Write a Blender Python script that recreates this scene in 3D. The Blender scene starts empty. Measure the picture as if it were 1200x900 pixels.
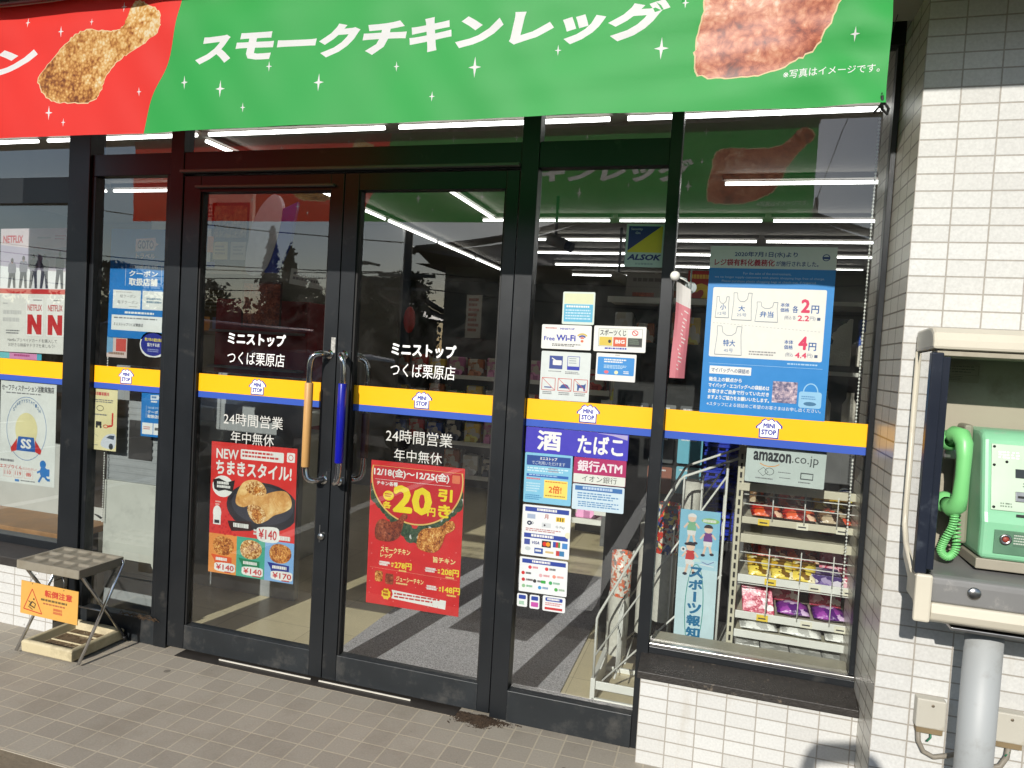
import bpy, bmesh, math, random
from mathutils import Vector, Matrix
from mathutils.geometry import delaunay_2d_cdt, tessellate_polygon
R = math.radians
rnd = random.Random(7)
SC = bpy.context.scene
COL = SC.collection

# ---------------------------------------------------------------- camera, sky, sun, exposure
cam_d = bpy.data.cameras.new('camera')
cam = bpy.data.objects.new('camera', cam_d)
COL.objects.link(cam)
SC.camera = cam
cam_d.sensor_width = 36.0
cam_d.lens = 829.72 / 1200 * 36
cam_d.clip_start = 0.02
cam_d.clip_end = 3000
cx_, cy_, cz_ = Vector((0.956417, 0.286099, 0.058432)), Vector((0.067944, -0.023422, -0.997414)), Vector((-0.283991, 0.957914, -0.04184))
cz_.normalize(); cx_ = (cx_ - cz_ * cx_.dot(cz_)).normalized(); cy_ = cz_.cross(cx_)
m3 = Matrix((cx_, -cy_, -cz_)).transposed()
cam.matrix_world = Matrix.Translation((0.2103, -2.5589, 1.4529)) @ m3.to_4x4()

SUN_DIR = Vector((0.15, 1.0, -0.49))
world = bpy.data.worlds.new('World'); SC.world = world; world.use_nodes = True
nt = world.node_tree
bg = nt.nodes['Background']
sky = nt.nodes.new('ShaderNodeTexSky'); sky.sky_type = 'NISHITA'; sky.sun_disc = False
sky.sun_elevation = math.atan2(0.5, math.hypot(0.15, 1.0))
sky.sun_rotation = R(188.5)
sky.air_density = 1.0; sky.dust_density = 0.6; sky.ozone_density = 1.2
nt.links.new(sky.outputs[0], bg.inputs[0]); bg.inputs[1].default_value = 0.13
sd = bpy.data.lights.new('sun', 'SUN'); sun = bpy.data.objects.new('sun', sd); COL.objects.link(sun)
sd.energy = 4.9; sd.angle = R(0.53); sd.color = (1.0, 0.945, 0.87)
sun.rotation_euler = SUN_DIR.to_track_quat('-Z', 'Y').to_euler()
sun.location = (-2, -12, 8)
vs = SC.view_settings
vs.view_transform = 'Standard'; vs.look = 'None'; vs.gamma = 1.0; vs.exposure = 0.03; vs.use_curve_mapping = False
SC.render.engine = 'CYCLES'
cy = SC.cycles
cy.use_denoising = True
cy.max_bounces = 8; cy.diffuse_bounces = 3; cy.glossy_bounces = 4; cy.transparent_max_bounces = 20
cy.transmission_bounces = 4; cy.caustics_reflective = False; cy.caustics_refractive = False
cy.sample_clamp_indirect = 6.0

# ---------------------------------------------------------------- materials
def lin(c):
    return tuple((v / 12.92 if v <= 0.04045 else ((v + 0.055) / 1.055) ** 2.4) for v in [x / 255.0 for x in c])
_M = {}
def mat(name, rgb, rough=0.5, metal=0.0, var=0.10, scale=18.0, bump=0.0, bscale=120.0, spec=0.5, coat=0.0, dirt=None, dscale=5.0, dth=(0.55, 0.75)):
    """Procedural surface: base colour broken up by noise, roughness varied, optional grain bump and dirt blotches."""
    if name in _M: return _M[name]
    m = bpy.data.materials.new(name); m.use_nodes = True
    n, l = m.node_tree.nodes, m.node_tree.links
    b = n['Principled BSDF']
    tc = n.new('ShaderNodeTexCoord')
    no = n.new('ShaderNodeTexNoise'); no.inputs['Scale'].default_value = scale; no.inputs['Detail'].default_value = 5
    l.new(tc.outputs['Object'], no.inputs['Vector'])
    r = n.new('ShaderNodeValToRGB')
    c = lin(rgb) if max(rgb) > 1.0 else rgb
    r.color_ramp.elements[0].position = 0.25; r.color_ramp.elements[1].position = 0.75
    r.color_ramp.elements[0].color = (*[v * (1 - var) for v in c], 1)
    r.color_ramp.elements[1].color = (*[min(1, v * (1 + var)) for v in c], 1)
    l.new(no.outputs['Fac'], r.inputs['Fac'])
    out = r.outputs['Color']
    if dirt:
        d = n.new('ShaderNodeTexNoise'); d.inputs['Scale'].default_value = dscale; d.inputs['Detail'].default_value = 8; d.inputs['Roughness'].default_value = 0.7
        l.new(tc.outputs['Object'], d.inputs['Vector'])
        mr = n.new('ShaderNodeMapRange'); mr.inputs['From Min'].default_value = dth[0]; mr.inputs['From Max'].default_value = dth[1]
        l.new(d.outputs['Fac'], mr.inputs['Value'])
        mx = n.new('ShaderNodeMixRGB'); l.new(mr.outputs[0], mx.inputs['Fac']); l.new(out, mx.inputs[1]); mx.inputs[2].default_value = (*lin(dirt), 1)
        out = mx.outputs[0]
    l.new(out, b.inputs['Base Color'])
    b.inputs['Roughness'].default_value = rough; b.inputs['Metallic'].default_value = metal
    b.inputs['Specular IOR Level'].default_value = spec; b.inputs['Coat Weight'].default_value = coat
    mr = n.new('ShaderNodeMapRange'); mr.inputs['To Min'].default_value = max(0.02, rough - 0.08); mr.inputs['To Max'].default_value = min(1, rough + 0.08)
    l.new(no.outputs['Fac'], mr.inputs['Value']); l.new(mr.outputs[0], b.inputs['Roughness'])
    if bump:
        bn = n.new('ShaderNodeTexNoise'); bn.inputs['Scale'].default_value = bscale; bn.inputs['Detail'].default_value = 4
        l.new(tc.outputs['Object'], bn.inputs['Vector'])
        bu = n.new('ShaderNodeBump'); bu.inputs['Strength'].default_value = bump; bu.inputs['Distance'].default_value = 0.01
        l.new(bn.outputs['Fac'], bu.inputs['Height']); l.new(bu.outputs[0], b.inputs['Normal'])
    _M[name] = m
    return m

def ink(rgb, rough=0.45):
    """printed paper / vinyl of one colour"""
    rgb = tuple(int(v) for v in rgb)
    return mat('print_%02x%02x%02x' % rgb, tuple(max(2, v * 0.95) for v in rgb), rough, var=0.03, scale=40)

def tile_mat(name, c1, c2, grout, w, h, mortar, axes, off, rough=0.35, bump=0.6, stain=None, coat=0.0):
    m = bpy.data.materials.new(name); m.use_nodes = True
    n, l = m.node_tree.nodes, m.node_tree.links
    b = n['Principled BSDF']
    g = n.new('ShaderNodeNewGeometry'); s = n.new('ShaderNodeSeparateXYZ'); l.new(g.outputs['Position'], s.inputs[0])
    cb = n.new('ShaderNodeCombineXYZ')
    for k, (ax, o) in enumerate(zip(axes, off)):
        a = n.new('ShaderNodeMath'); a.operation = 'SUBTRACT'; l.new(s.outputs['XYZ'.index(ax)], a.inputs[0]); a.inputs[1].default_value = o - 50 * (w if k == 0 else h)
        l.new(a.outputs[0], cb.inputs[k])
    br = n.new('ShaderNodeTexBrick'); br.offset = 0.0; br.squash = 1.0
    l.new(cb.outputs[0], br.inputs['Vector'])
    br.inputs['Scale'].default_value = 1.0; br.inputs['Brick Width'].default_value = w; br.inputs['Row Height'].default_value = h
    br.inputs['Mortar Size'].default_value = mortar; br.inputs['Mortar Smooth'].default_value = 0.15
    br.inputs['Color1'].default_value = (*lin(c1), 1); br.inputs['Color2'].default_value = (*lin(c2), 1); br.inputs['Mortar'].default_value = (*lin(grout), 1)
    out = br.outputs['Color']
    # fine grain
    no = n.new('ShaderNodeTexNoise'); no.inputs['Scale'].default_value = 140; no.inputs['Detail'].default_value = 6; l.new(g.outputs['Position'], no.inputs['Vector'])
    mp = n.new('ShaderNodeMapRange'); mp.inputs['To Min'].default_value = 0.82; mp.inputs['To Max'].default_value = 1.18; l.new(no.outputs['Fac'], mp.inputs['Value'])
    mu = n.new('ShaderNodeMixRGB'); mu.blend_type = 'MULTIPLY'; mu.inputs['Fac'].default_value = 1; l.new(out, mu.inputs[1])
    cmb = n.new('ShaderNodeCombineColor')
    for k in range(3): l.new(mp.outputs[0], cmb.inputs[k])
    l.new(cmb.outputs[0], mu.inputs[2]); out = mu.outputs[0]
    if stain:
        st = n.new('ShaderNodeTexNoise'); st.inputs['Scale'].default_value = stain[1]; st.inputs['Detail'].default_value = 9; st.inputs['Roughness'].default_value = 0.72
        
        if axes[1] == 'Z':           # rain streaks: stains drawn out down the wall
            mpg = n.new('ShaderNodeMapping'); mpg.inputs['Scale'].default_value = (2.2, 2.2, .30); l.new(g.outputs['Position'], mpg.inputs['Vector']); l.new(mpg.outputs[0], st.inputs['Vector'])
        else: l.new(g.outputs['Position'], st.inputs['Vector'])
        mr = n.new('ShaderNodeMapRange'); mr.inputs['From Min'].default_value = stain[2]; mr.inputs['From Max'].default_value = stain[3]; mr.inputs['To Max'].default_value = stain[4]
        l.new(st.outputs['Fac'], mr.inputs['Value'])
        mx = n.new('ShaderNodeMixRGB'); l.new(mr.outputs[0], mx.inputs['Fac']); l.new(out, mx.inputs[1]); mx.inputs[2].default_value = (*lin(stain[0]), 1); out = mx.outputs[0]
    if stain and len(stain) > 5:          # small dark spots: gum, drips
        vo = n.new('ShaderNodeTexVoronoi'); vo.inputs['Scale'].default_value = stain[5]; l.new(g.outputs['Position'], vo.inputs['Vector'])
        sp = n.new('ShaderNodeSeparateColor'); l.new(vo.outputs['Color'], sp.inputs[0])
        th = n.new('ShaderNodeMapRange'); th.inputs['From Min'].default_value = 0.72; th.inputs['From Max'].default_value = 1.0; th.inputs['To Max'].default_value = stain[6]; l.new(sp.outputs[0], th.inputs['Value'])
        ds = n.new('ShaderNodeMath'); ds.operation = 'LESS_THAN'; l.new(vo.outputs['Distance'], ds.inputs[0]); l.new(th.outputs[0], ds.inputs[1])
        ml = n.new('ShaderNodeMath'); ml.operation = 'MULTIPLY'; l.new(ds.outputs[0], ml.inputs[0]); ml.inputs[1].default_value = 0.55
        m2 = n.new('ShaderNodeMixRGB'); l.new(ml.outputs[0], m2.inputs['Fac']); l.new(out, m2.inputs[1]); m2.inputs[2].default_value = (*lin(tuple(v * .55 for v in stain[0])), 1); out = m2.outputs[0]
    l.new(out, b.inputs['Base Color'])
    b.inputs['Roughness'].default_value = rough; b.inputs['Coat Weight'].default_value = coat
    iv = n.new('ShaderNodeMath'); iv.operation = 'MULTIPLY_ADD'; l.new(br.outputs['Fac'], iv.inputs[0]); iv.inputs[1].default_value = -1.0
    ns = n.new('ShaderNodeMath'); ns.operation = 'MULTIPLY'; l.new(no.outputs['Fac'], ns.inputs[0]); ns.inputs[1].default_value = 0.25
    l.new(ns.outputs[0], iv.inputs[2])
    bu = n.new('ShaderNodeBump'); bu.inputs['Strength'].default_value = bump; bu.inputs['Distance'].default_value = 0.003
    l.new(iv.outputs[0], bu.inputs['Height']); l.new(bu.outputs[0], b.inputs['Normal'])
    return m

def food_mat(name, cols, scale=30.0, rough=0.4, grad=None, crumbs=0.0):
    """a printed food photograph: mottled crust, crumbs, and the picture's own bright and dark side (grad = x, z, offset, gain)"""
    if name in _M: return _M[name]
    m = bpy.data.materials.new(name); m.use_nodes = True
    n, l = m.node_tree.nodes, m.node_tree.links; b = n['Principled BSDF']
    def math_(op, a_, b_):
        k = n.new('ShaderNodeMath'); k.operation = op
        for i, v in enumerate((a_, b_)):
            if isinstance(v, (int, float)): k.inputs[i].default_value = v
            else: l.new(v, k.inputs[i])
        return k.outputs[0]
    tc = n.new('ShaderNodeTexCoord')
    no = n.new('ShaderNodeTexNoise'); no.inputs['Scale'].default_value = scale; no.inputs['Detail'].default_value = 9; no.inputs['Roughness'].default_value = 0.75; no.inputs['Distortion'].default_value = 0.5
    l.new(tc.outputs['Object'], no.inputs['Vector'])
    big = n.new('ShaderNodeTexNoise'); big.inputs['Scale'].default_value = scale * 0.25; big.inputs['Detail'].default_value = 3; l.new(tc.outputs['Object'], big.inputs['Vector'])
    v = math_('ADD', math_('MULTIPLY', no.outputs['Fac'], 1.25), math_('MULTIPLY', big.outputs['Fac'], 0.7)); v = math_('SUBTRACT', v, 0.47)
    if crumbs:
        vo = n.new('ShaderNodeTexVoronoi'); vo.inputs['Scale'].default_value = scale * 2.4; l.new(tc.outputs['Object'], vo.inputs['Vector'])
        v = math_('ADD', v, math_('MULTIPLY', math_('SUBTRACT', 0.45, vo.outputs['Distance']), crumbs))
    if grad:
        sx = n.new('ShaderNodeSeparateXYZ'); l.new(tc.outputs['Object'], sx.inputs[0])
        g = math_('ADD', math_('MULTIPLY', sx.outputs[0], grad[0]), math_('MULTIPLY', sx.outputs[2], grad[1]))
        g = math_('MULTIPLY', math_('SUBTRACT', g, grad[2]), grad[3]); v = math_('ADD', v, g)
    r = n.new('ShaderNodeValToRGB'); l.new(v, r.inputs['Fac'])
    els = r.color_ramp.elements
    els[0].position = 0.22; els[0].color = (*lin(cols[0]), 1); els[1].position = 0.86; els[1].color = (*lin(cols[-1]), 1)
    for k, c in enumerate(cols[1:-1]):
        e = els.new(0.22 + 0.64 * (k + 1) / (len(cols) - 1)); e.color = (*lin(c), 1)
    l.new(r.outputs[0], b.inputs['Base Color']); b.inputs['Roughness'].default_value = rough
    _M[name] = m
    return m

def pack_mat(name, cols, scale=34.0):
    """shiny printed packet film: hard-edged patches of a few print colours over crinkled foil"""
    if name in _M: return _M[name]
    m = bpy.data.materials.new(name); m.use_nodes = True
    n, l = m.node_tree.nodes, m.node_tree.links; b = n['Principled BSDF']
    tc = n.new('ShaderNodeTexCoord'); no = n.new('ShaderNodeTexNoise'); no.inputs['Scale'].default_value = 40; l.new(tc.outputs['Object'], no.inputs['Vector'])
    mx = n.new('ShaderNodeMixRGB'); mx.inputs['Fac'].default_value = 0.03; l.new(tc.outputs['Object'], mx.inputs[1]); l.new(no.outputs['Color'], mx.inputs[2])
    vo = n.new('ShaderNodeTexVoronoi'); vo.distance = 'CHEBYCHEV'; vo.inputs['Scale'].default_value = scale; l.new(mx.outputs[0], vo.inputs['Vector'])
    sp = n.new('ShaderNodeSeparateColor'); l.new(vo.outputs['Color'], sp.inputs[0])
    r = n.new('ShaderNodeValToRGB'); r.color_ramp.interpolation = 'CONSTANT'; l.new(sp.outputs[0], r.inputs['Fac'])
    els = r.color_ramp.elements; els[0].position = 0; els[0].color = (*lin(cols[0]), 1); els[1].position = 0.86; els[1].color = (*lin(cols[-1]), 1)
    for k, c in enumerate(cols[1:-1]):
        e = els.new(0.34 + 0.5 * k / max(1, len(cols) - 2)); e.color = (*lin(c), 1)
    l.new(r.outputs[0], b.inputs['Base Color']); b.inputs['Roughness'].default_value = 0.24
    bn = n.new('ShaderNodeTexNoise'); bn.inputs['Scale'].default_value = 55; bn.inputs['Detail'].default_value = 3; bn.inputs['Distortion'].default_value = 1.5; l.new(tc.outputs['Object'], bn.inputs['Vector'])
    bu = n.new('ShaderNodeBump'); bu.inputs['Strength'].default_value = 0.5; bu.inputs['Distance'].default_value = 0.006; l.new(bn.outputs['Fac'], bu.inputs['Height']); l.new(bu.outputs[0], b.inputs['Normal'])
    _M[name] = m
    return m

def cloth_mat(m, tr=0.46):
    """make an opaque print material into a thin sun-lit banner cloth: part of the light passes through"""
    if m.get('cloth'): return m
    n, l = m.node_tree.nodes, m.node_tree.links; b = n['Principled BSDF']; o = n['Material Output']
    t = n.new('ShaderNodeBsdfTranslucent'); mx = n.new('ShaderNodeMixShader'); mx.inputs[0].default_value = tr
    src = b.inputs['Base Color'].links[0].from_socket
    l.new(src, t.inputs['Color']); l.new(b.outputs[0], mx.inputs[1]); l.new(t.outputs[0], mx.inputs[2]); l.new(mx.outputs[0], o.inputs['Surface'])
    m['cloth'] = 1
    return m

def glass_mat(name, tint, refl):
    m = bpy.data.materials.new(name); m.use_nodes = True
    n, l = m.node_tree.nodes, m.node_tree.links; n.remove(n['Principled BSDF']); o = n['Material Output']
    tr = n.new('ShaderNodeBsdfTransparent')
    tc = n.new('ShaderNodeTexCoord'); no = n.new('ShaderNodeTexNoise'); no.inputs['Scale'].default_value = 9; no.inputs['Detail'].default_value = 7
    l.new(tc.outputs['Object'], no.inputs['Vector'])
    r = n.new('ShaderNodeValToRGB'); r.color_ramp.elements[0].color = (*[t * 0.97 for t in tint], 1); r.color_ramp.elements[1].color = (*tint, 1)
    r.color_ramp.elements[0].position = 0.3; r.color_ramp.elements[1].position = 0.6
    l.new(no.outputs['Fac'], r.inputs['Fac']); l.new(r.outputs[0], tr.inputs[0])
    if refl:
        gl = n.new('ShaderNodeBsdfGlossy'); gl.inputs['Roughness'].default_value = 0.0; gl.inputs['Color'].default_value = (1, 1, 1, 1)
        wv = n.new('ShaderNodeTexNoise'); wv.inputs['Scale'].default_value = 1.3; wv.inputs['Detail'].default_value = 1
        l.new(tc.outputs['Object'], wv.inputs['Vector'])
        bu = n.new('ShaderNodeBump'); bu.inputs['Strength'].default_value = 0.05; bu.inputs['Distance'].default_value = 0.02; l.new(wv.outputs['Fac'], bu.inputs['Height']); l.new(bu.outputs[0], gl.inputs['Normal'])
        fr = n.new('ShaderNodeFresnel'); fr.inputs['IOR'].default_value = 1.5
        mu = n.new('ShaderNodeMath'); mu.operation = 'MULTIPLY'; mu.use_clamp = True; l.new(fr.outputs[0], mu.inputs[0]); mu.inputs[1].default_value = refl
        mx = n.new('ShaderNodeMixShader'); l.new(mu.outputs[0], mx.inputs[0]); l.new(tr.outputs[0], mx.inputs[1]); l.new(gl.outputs[0], mx.inputs[2])
        df = n.new('ShaderNodeBsdfDiffuse'); df.inputs[0].default_value = (.75, .73, .70, 1)
        dn = n.new('ShaderNodeTexNoise'); dn.inputs['Scale'].default_value = 5; dn.inputs['Detail'].default_value = 10; dn.inputs['Roughness'].default_value = .75; dn.inputs['Distortion'].default_value = 1.2; l.new(tc.outputs['Object'], dn.inputs['Vector'])
        dm = n.new('ShaderNodeMapRange'); dm.inputs['From Min'].default_value = .45; dm.inputs['From Max'].default_value = .85; dm.inputs['To Max'].default_value = .03; l.new(dn.outputs['Fac'], dm.inputs['Value'])
        m2 = n.new('ShaderNodeMixShader'); l.new(dm.outputs[0], m2.inputs[0]); l.new(mx.outputs[0], m2.inputs[1]); l.new(df.outputs[0], m2.inputs[2]); l.new(m2.outputs[0], o.inputs[0])
    else:
        l.new(tr.outputs[0], o.inputs[0])
    return m

def emit_mat(name, rgb, s):
    if name in _M: return _M[name]
    m = bpy.data.materials.new(name); m.use_nodes = True
    b = m.node_tree.nodes['Principled BSDF']; b.inputs['Base Color'].default_value = (*rgb, 1)
    b.inputs['Emission Color'].default_value = (*rgb, 1); b.inputs['Emission Strength'].default_value = s
    _M[name] = m
    return m

GLASS = glass_mat('window_glass', (0.90, 0.93, 0.92), 2.45)
GLASS_IN = glass_mat('window_glass_inner', (0.985, 0.99, 0.99), 0)
ALU = mat('bronze_black_aluminium', (34, 37, 40), 0.34, 0.35, var=0.15, scale=5, bump=0.02, bscale=300, dirt=(84, 82, 78), dscale=7, dth=(0.60, 0.85))
ALU_LOW = mat('dusty_black_aluminium', (38, 42, 45), 0.42, 0.25, var=0.2, scale=6, dirt=(92, 90, 86), dscale=9, dth=(0.52, 0.9))
RUBBER = mat('black_gasket', (10, 10, 10), 0.6)
CHROME = mat('polished_steel', (200, 200, 200), 0.12, 1.0, var=0.05, scale=8)
STEEL = mat('brushed_steel', (170, 170, 168), 0.3, 1.0, var=0.08, scale=20)
WHITEP = mat('white_paint', (226, 226, 220), 0.4, var=0.04)
CREAM = mat('cream_enamel', (214, 208, 190), 0.38, var=0.05, scale=6, dirt=(150, 138, 110), dscale=6, dth=(0.62, 0.85))
YEL = mat('yellow_band_film', (248, 178, 12), 0.35, var=0.02, scale=3)
BLU = mat('blue_band_film', (52, 84, 172), 0.35, var=0.02, scale=3)
TXW = mat('white_cut_vinyl', (242, 242, 240), 0.5, var=0.02)
TXG = mat('thin_grey_vinyl', (196, 196, 190), 0.5, var=0.03)
NAVY = mat('navy_logo_film', (30, 44, 150), 0.4, var=0.02)

# ---------------------------------------------------------------- mesh helpers
class MB:
    def __init__(s): s.v = []; s.f = []; s.m = []; s.sm = []; s.mats = []
    def mi(s, m):
        if m not in s.mats: s.mats.append(m)
        return s.mats.index(m)
    def add(s, verts, faces, m, smooth=False):
        o = len(s.v); s.v += [tuple(p) for p in verts]; k = s.mi(m)
        for f in faces: s.f.append([i + o for i in f]); s.m.append(k); s.sm.append(smooth)
        return s
    def box(s, x0, x1, y0, y1, z0, z1, m):
        v = [(x0, y0, z0), (x1, y0, z0), (x1, y1, z0), (x0, y1, z0), (x0, y0, z1), (x1, y0, z1), (x1, y1, z1), (x0, y1, z1)]
        return s.add(v, [(0, 3, 2, 1), (4, 5, 6, 7), (0, 1, 5, 4), (1, 2, 6, 5), (2, 3, 7, 6), (3, 0, 4, 7)], m)
    def hexa(s, b, t, m):
        return s.add(list(b) + list(t), [(0, 3, 2, 1), (4, 5, 6, 7), (0, 1, 5, 4), (1, 2, 6, 5), (2, 3, 7, 6), (3, 0, 4, 7)], m)
    def prism(s, poly, ax, a, b, m):
        """poly in the two other axes (cyclic order kept), extruded along ax from a to b"""
        def P(p, t): return {'x': (t, p[0], p[1]), 'y': (p[0], t, p[1]), 'z': (p[0], p[1], t)}[ax]
        n = len(poly)
        v = [P(p, a) for p in poly] + [P(p, b) for p in poly]
        f = [tuple(range(n))[::-1], tuple(range(n, 2 * n))] + [(i, (i + 1) % n, (i + 1) % n + n, i + n) for i in range(n)]
        return s.add(v, f, m)
    def tube(s, path, r, m, seg=8, closed=False, caps=True):
        P = [Vector(p) for p in path]; n = len(P)
        rr = r if isinstance(r, (list, tuple)) else [r] * n
        T = []
        for i in range(n):
            a = P[(i - 1) % n] if (closed or i > 0) else P[i]; b = P[(i + 1) % n] if (closed or i < n - 1) else P[i]
            T.append((b - a).normalized())
        u = T[0].orthogonal().normalized(); V = []
        for i in range(n):
            u = (u - T[i] * u.dot(T[i]))
            u = u.normalized() if u.length > 1e-6 else T[i].orthogonal().normalized()
            w = T[i].cross(u)
            for k in range(seg):
                a = 2 * math.pi * k / seg
                V.append(P[i] + (u * math.cos(a) + w * math.sin(a)) * rr[i])
        F = []
        for i in range(n if closed else n - 1):
            for k in range(seg):
                a, b = i * seg + k, i * seg + (k + 1) % seg; c, d = ((i + 1) % n) * seg + k, ((i + 1) % n) * seg + (k + 1) % seg
                F.append((a, b, d, c))
        s.add(V, F, m, True)
        if caps and not closed:
            o = len(s.v) - len(V); k = s.mi(m)
            s.f.append(list(range(o, o + seg))[::-1]); s.f.append(list(range(o + (n - 1) * seg, o + n * seg))); s.m += [k, k]; s.sm += [False, False]
        return s
    def lathe(s, c, prof, m, seg=20, ax='z'):
        V = []
        for r, h in prof:
            for k in range(seg):
                a = 2 * math.pi * k / seg; p = (r * math.cos(a), r * math.sin(a), h)
                if ax == 'y': p = (p[0], p[2], p[1])
                if ax == 'x': p = (p[2], p[0], p[1])
                V.append((c[0] + p[0], c[1] + p[1], c[2] + p[2]))
        F = [(i * seg + k, i * seg + (k + 1) % seg, (i + 1) * seg + (k + 1) % seg, (i + 1) * seg + k) for i in range(len(prof) - 1) for k in range(seg)]
        return s.add(V, F, m, True)
    def ball(s, c, r, m, seg=16, sq=(1, 1, 1)):
        n = seg // 2
        V = [(c[0] + sq[0] * r * math.sin(math.pi * i / n) * math.cos(2 * math.pi * k / seg), c[1] + sq[1] * r * math.sin(math.pi * i / n) * math.sin(2 * math.pi * k / seg), c[2] + sq[2] * r * math.cos(math.pi * i / n)) for i in range(n + 1) for k in range(seg)]
        return s.add(V, [(i * seg + k, i * seg + (k + 1) % seg, (i + 1) * seg + (k + 1) % seg, (i + 1) * seg + k) for i in range(n) for k in range(seg)], m, True)
    def build(s, name, parent=None, bevel=0.0, segs=2, loc=None, recalc=True):
        off = Vector((0, 0, 0))
        if loc is not None: off = Vector(loc)
        elif parent is None and s.v:
            xs, ys, zs = zip(*s.v); off = Vector(((min(xs) + max(xs)) / 2, (min(ys) + max(ys)) / 2, min(zs)))
        base = off.copy(); q = parent
        while q is not None: base += q.location; q = q.parent
        me = bpy.data.meshes.new(name)
        me.from_pydata([tuple(Vector(p) - base) for p in s.v], [], s.f)
        for m in s.mats: me.materials.append(m)
        for p, k, sm in zip(me.polygons, s.m, s.sm): p.material_index = k; p.use_smooth = sm
        me.validate()
        if recalc:
            b = bmesh.new(); b.from_mesh(me); bmesh.ops.recalc_face_normals(b, faces=b.faces); b.to_mesh(me); b.free()
        o = bpy.data.objects.new(name, me); COL.objects.link(o)
        o.location = off
        if parent is not None: o.parent = parent
        if bevel:
            md = o.modifiers.new('bevel', 'BEVEL'); md.width = bevel; md.segments = segs; md.limit_method = 'ANGLE'; md.angle_limit = R(40)
        return o

def tag(o, label, cat, group=None, kind=None):
    o['label'] = label; o['category'] = cat
    if group: o['group'] = group
    if kind: o['kind'] = kind
    return o
def thing(name, label, cat, loc=(0, 0, 0), group=None):
    o = bpy.data.objects.new(name, None); COL.objects.link(o); o.location = loc; o.empty_display_size = 0.1
    return tag(o, label, cat, group)
def struct(name, mb, **k):
    o = mb.build(name, **k); o['kind'] = 'structure'; return o
def dup(o, loc=None, label=None, parent=None, rotz=None):
    c = o.copy(); COL.objects.link(c)
    if parent is not None: c.parent = parent
    if loc is not None: c.location = loc
    if rotz is not None: c.rotation_euler = (0, 0, rotz)
    if label: c['label'] = label
    for ch in list(o.children): dup(ch, parent=c)
    return c
def smooth_poly(pts, sub=5):
    out = []; n = len(pts)
    for i in range(n):
        p0, p1, p2, p3 = [Vector(pts[(i + k) % n]) for k in (-1, 0, 1, 2)]
        for j in range(sub):
            t = j / sub
            q = 0.5 * ((2 * p1) + (p2 - p0) * t + (2 * p0 - 5 * p1 + 4 * p2 - p3) * t * t + (3 * p1 - p0 - 3 * p2 + p3) * t ** 3)
            out.append((q.x, q.y))
    return out
_T = {}
def glyphs(s, bold=0.0, shear=0.0, fat=0.0):
    """outline lettering turned into flat faces, scaled to a unit box; bold = list of small shifts of the same outline"""
    key = (s, bold, shear, fat)
    if key in _T: return _T[key]
    c = bpy.data.curves.new('lettering', 'FONT'); c.body = s; c.size = 1; c.resolution_u = 2; c.shear = shear; c.offset = fat
    o = bpy.data.objects.new('lettering', c); COL.objects.link(o)
    dg = bpy.context.evaluated_depsgraph_get(); me = bpy.data.meshes.new_from_object(o.evaluated_get(dg))
    V = [(v.co.x, v.co.y) for v in me.vertices]; F = [tuple(p.vertices) for p in me.polygons]
    bpy.data.objects.remove(o); bpy.data.curves.remove(c); bpy.data.meshes.remove(me)
    x0, x1 = min(v[0] for v in V), max(v[0] for v in V); y0, y1 = min(v[1] for v in V), max(v[1] for v in V)
    e = (0.012 + bold * 0.55) if bold > 0.008 else 0.0
    sh = [(0, 0)] + ([(e, 0), (-e, 0), (0, e), (0, -e), (.7 * e, .7 * e), (-.7 * e, .7 * e), (.7 * e, -.7 * e), (-.7 * e, -.7 * e)] if e else [])
    A = []; G = []
    for dx, dy in sh:
        o_ = len(A); A += [((x + dx - x0 + e) / (x1 - x0 + 2 * e), (y + dy - y0 + e) / (y1 - y0 + 2 * e)) for x, y in V]; G += [tuple(i + o_ for i in f) for f in F]
    n = len(V)
    _T[key] = (A, G, n)
    return _T[key]
def lifted(V, n, y, step=-0.00001):
    """depth for every vertex: each shifted copy of the outline a hundredth of a millimetre in front of the last"""
    return [y + step * (i // n) for i in range(len(V))]

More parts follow.
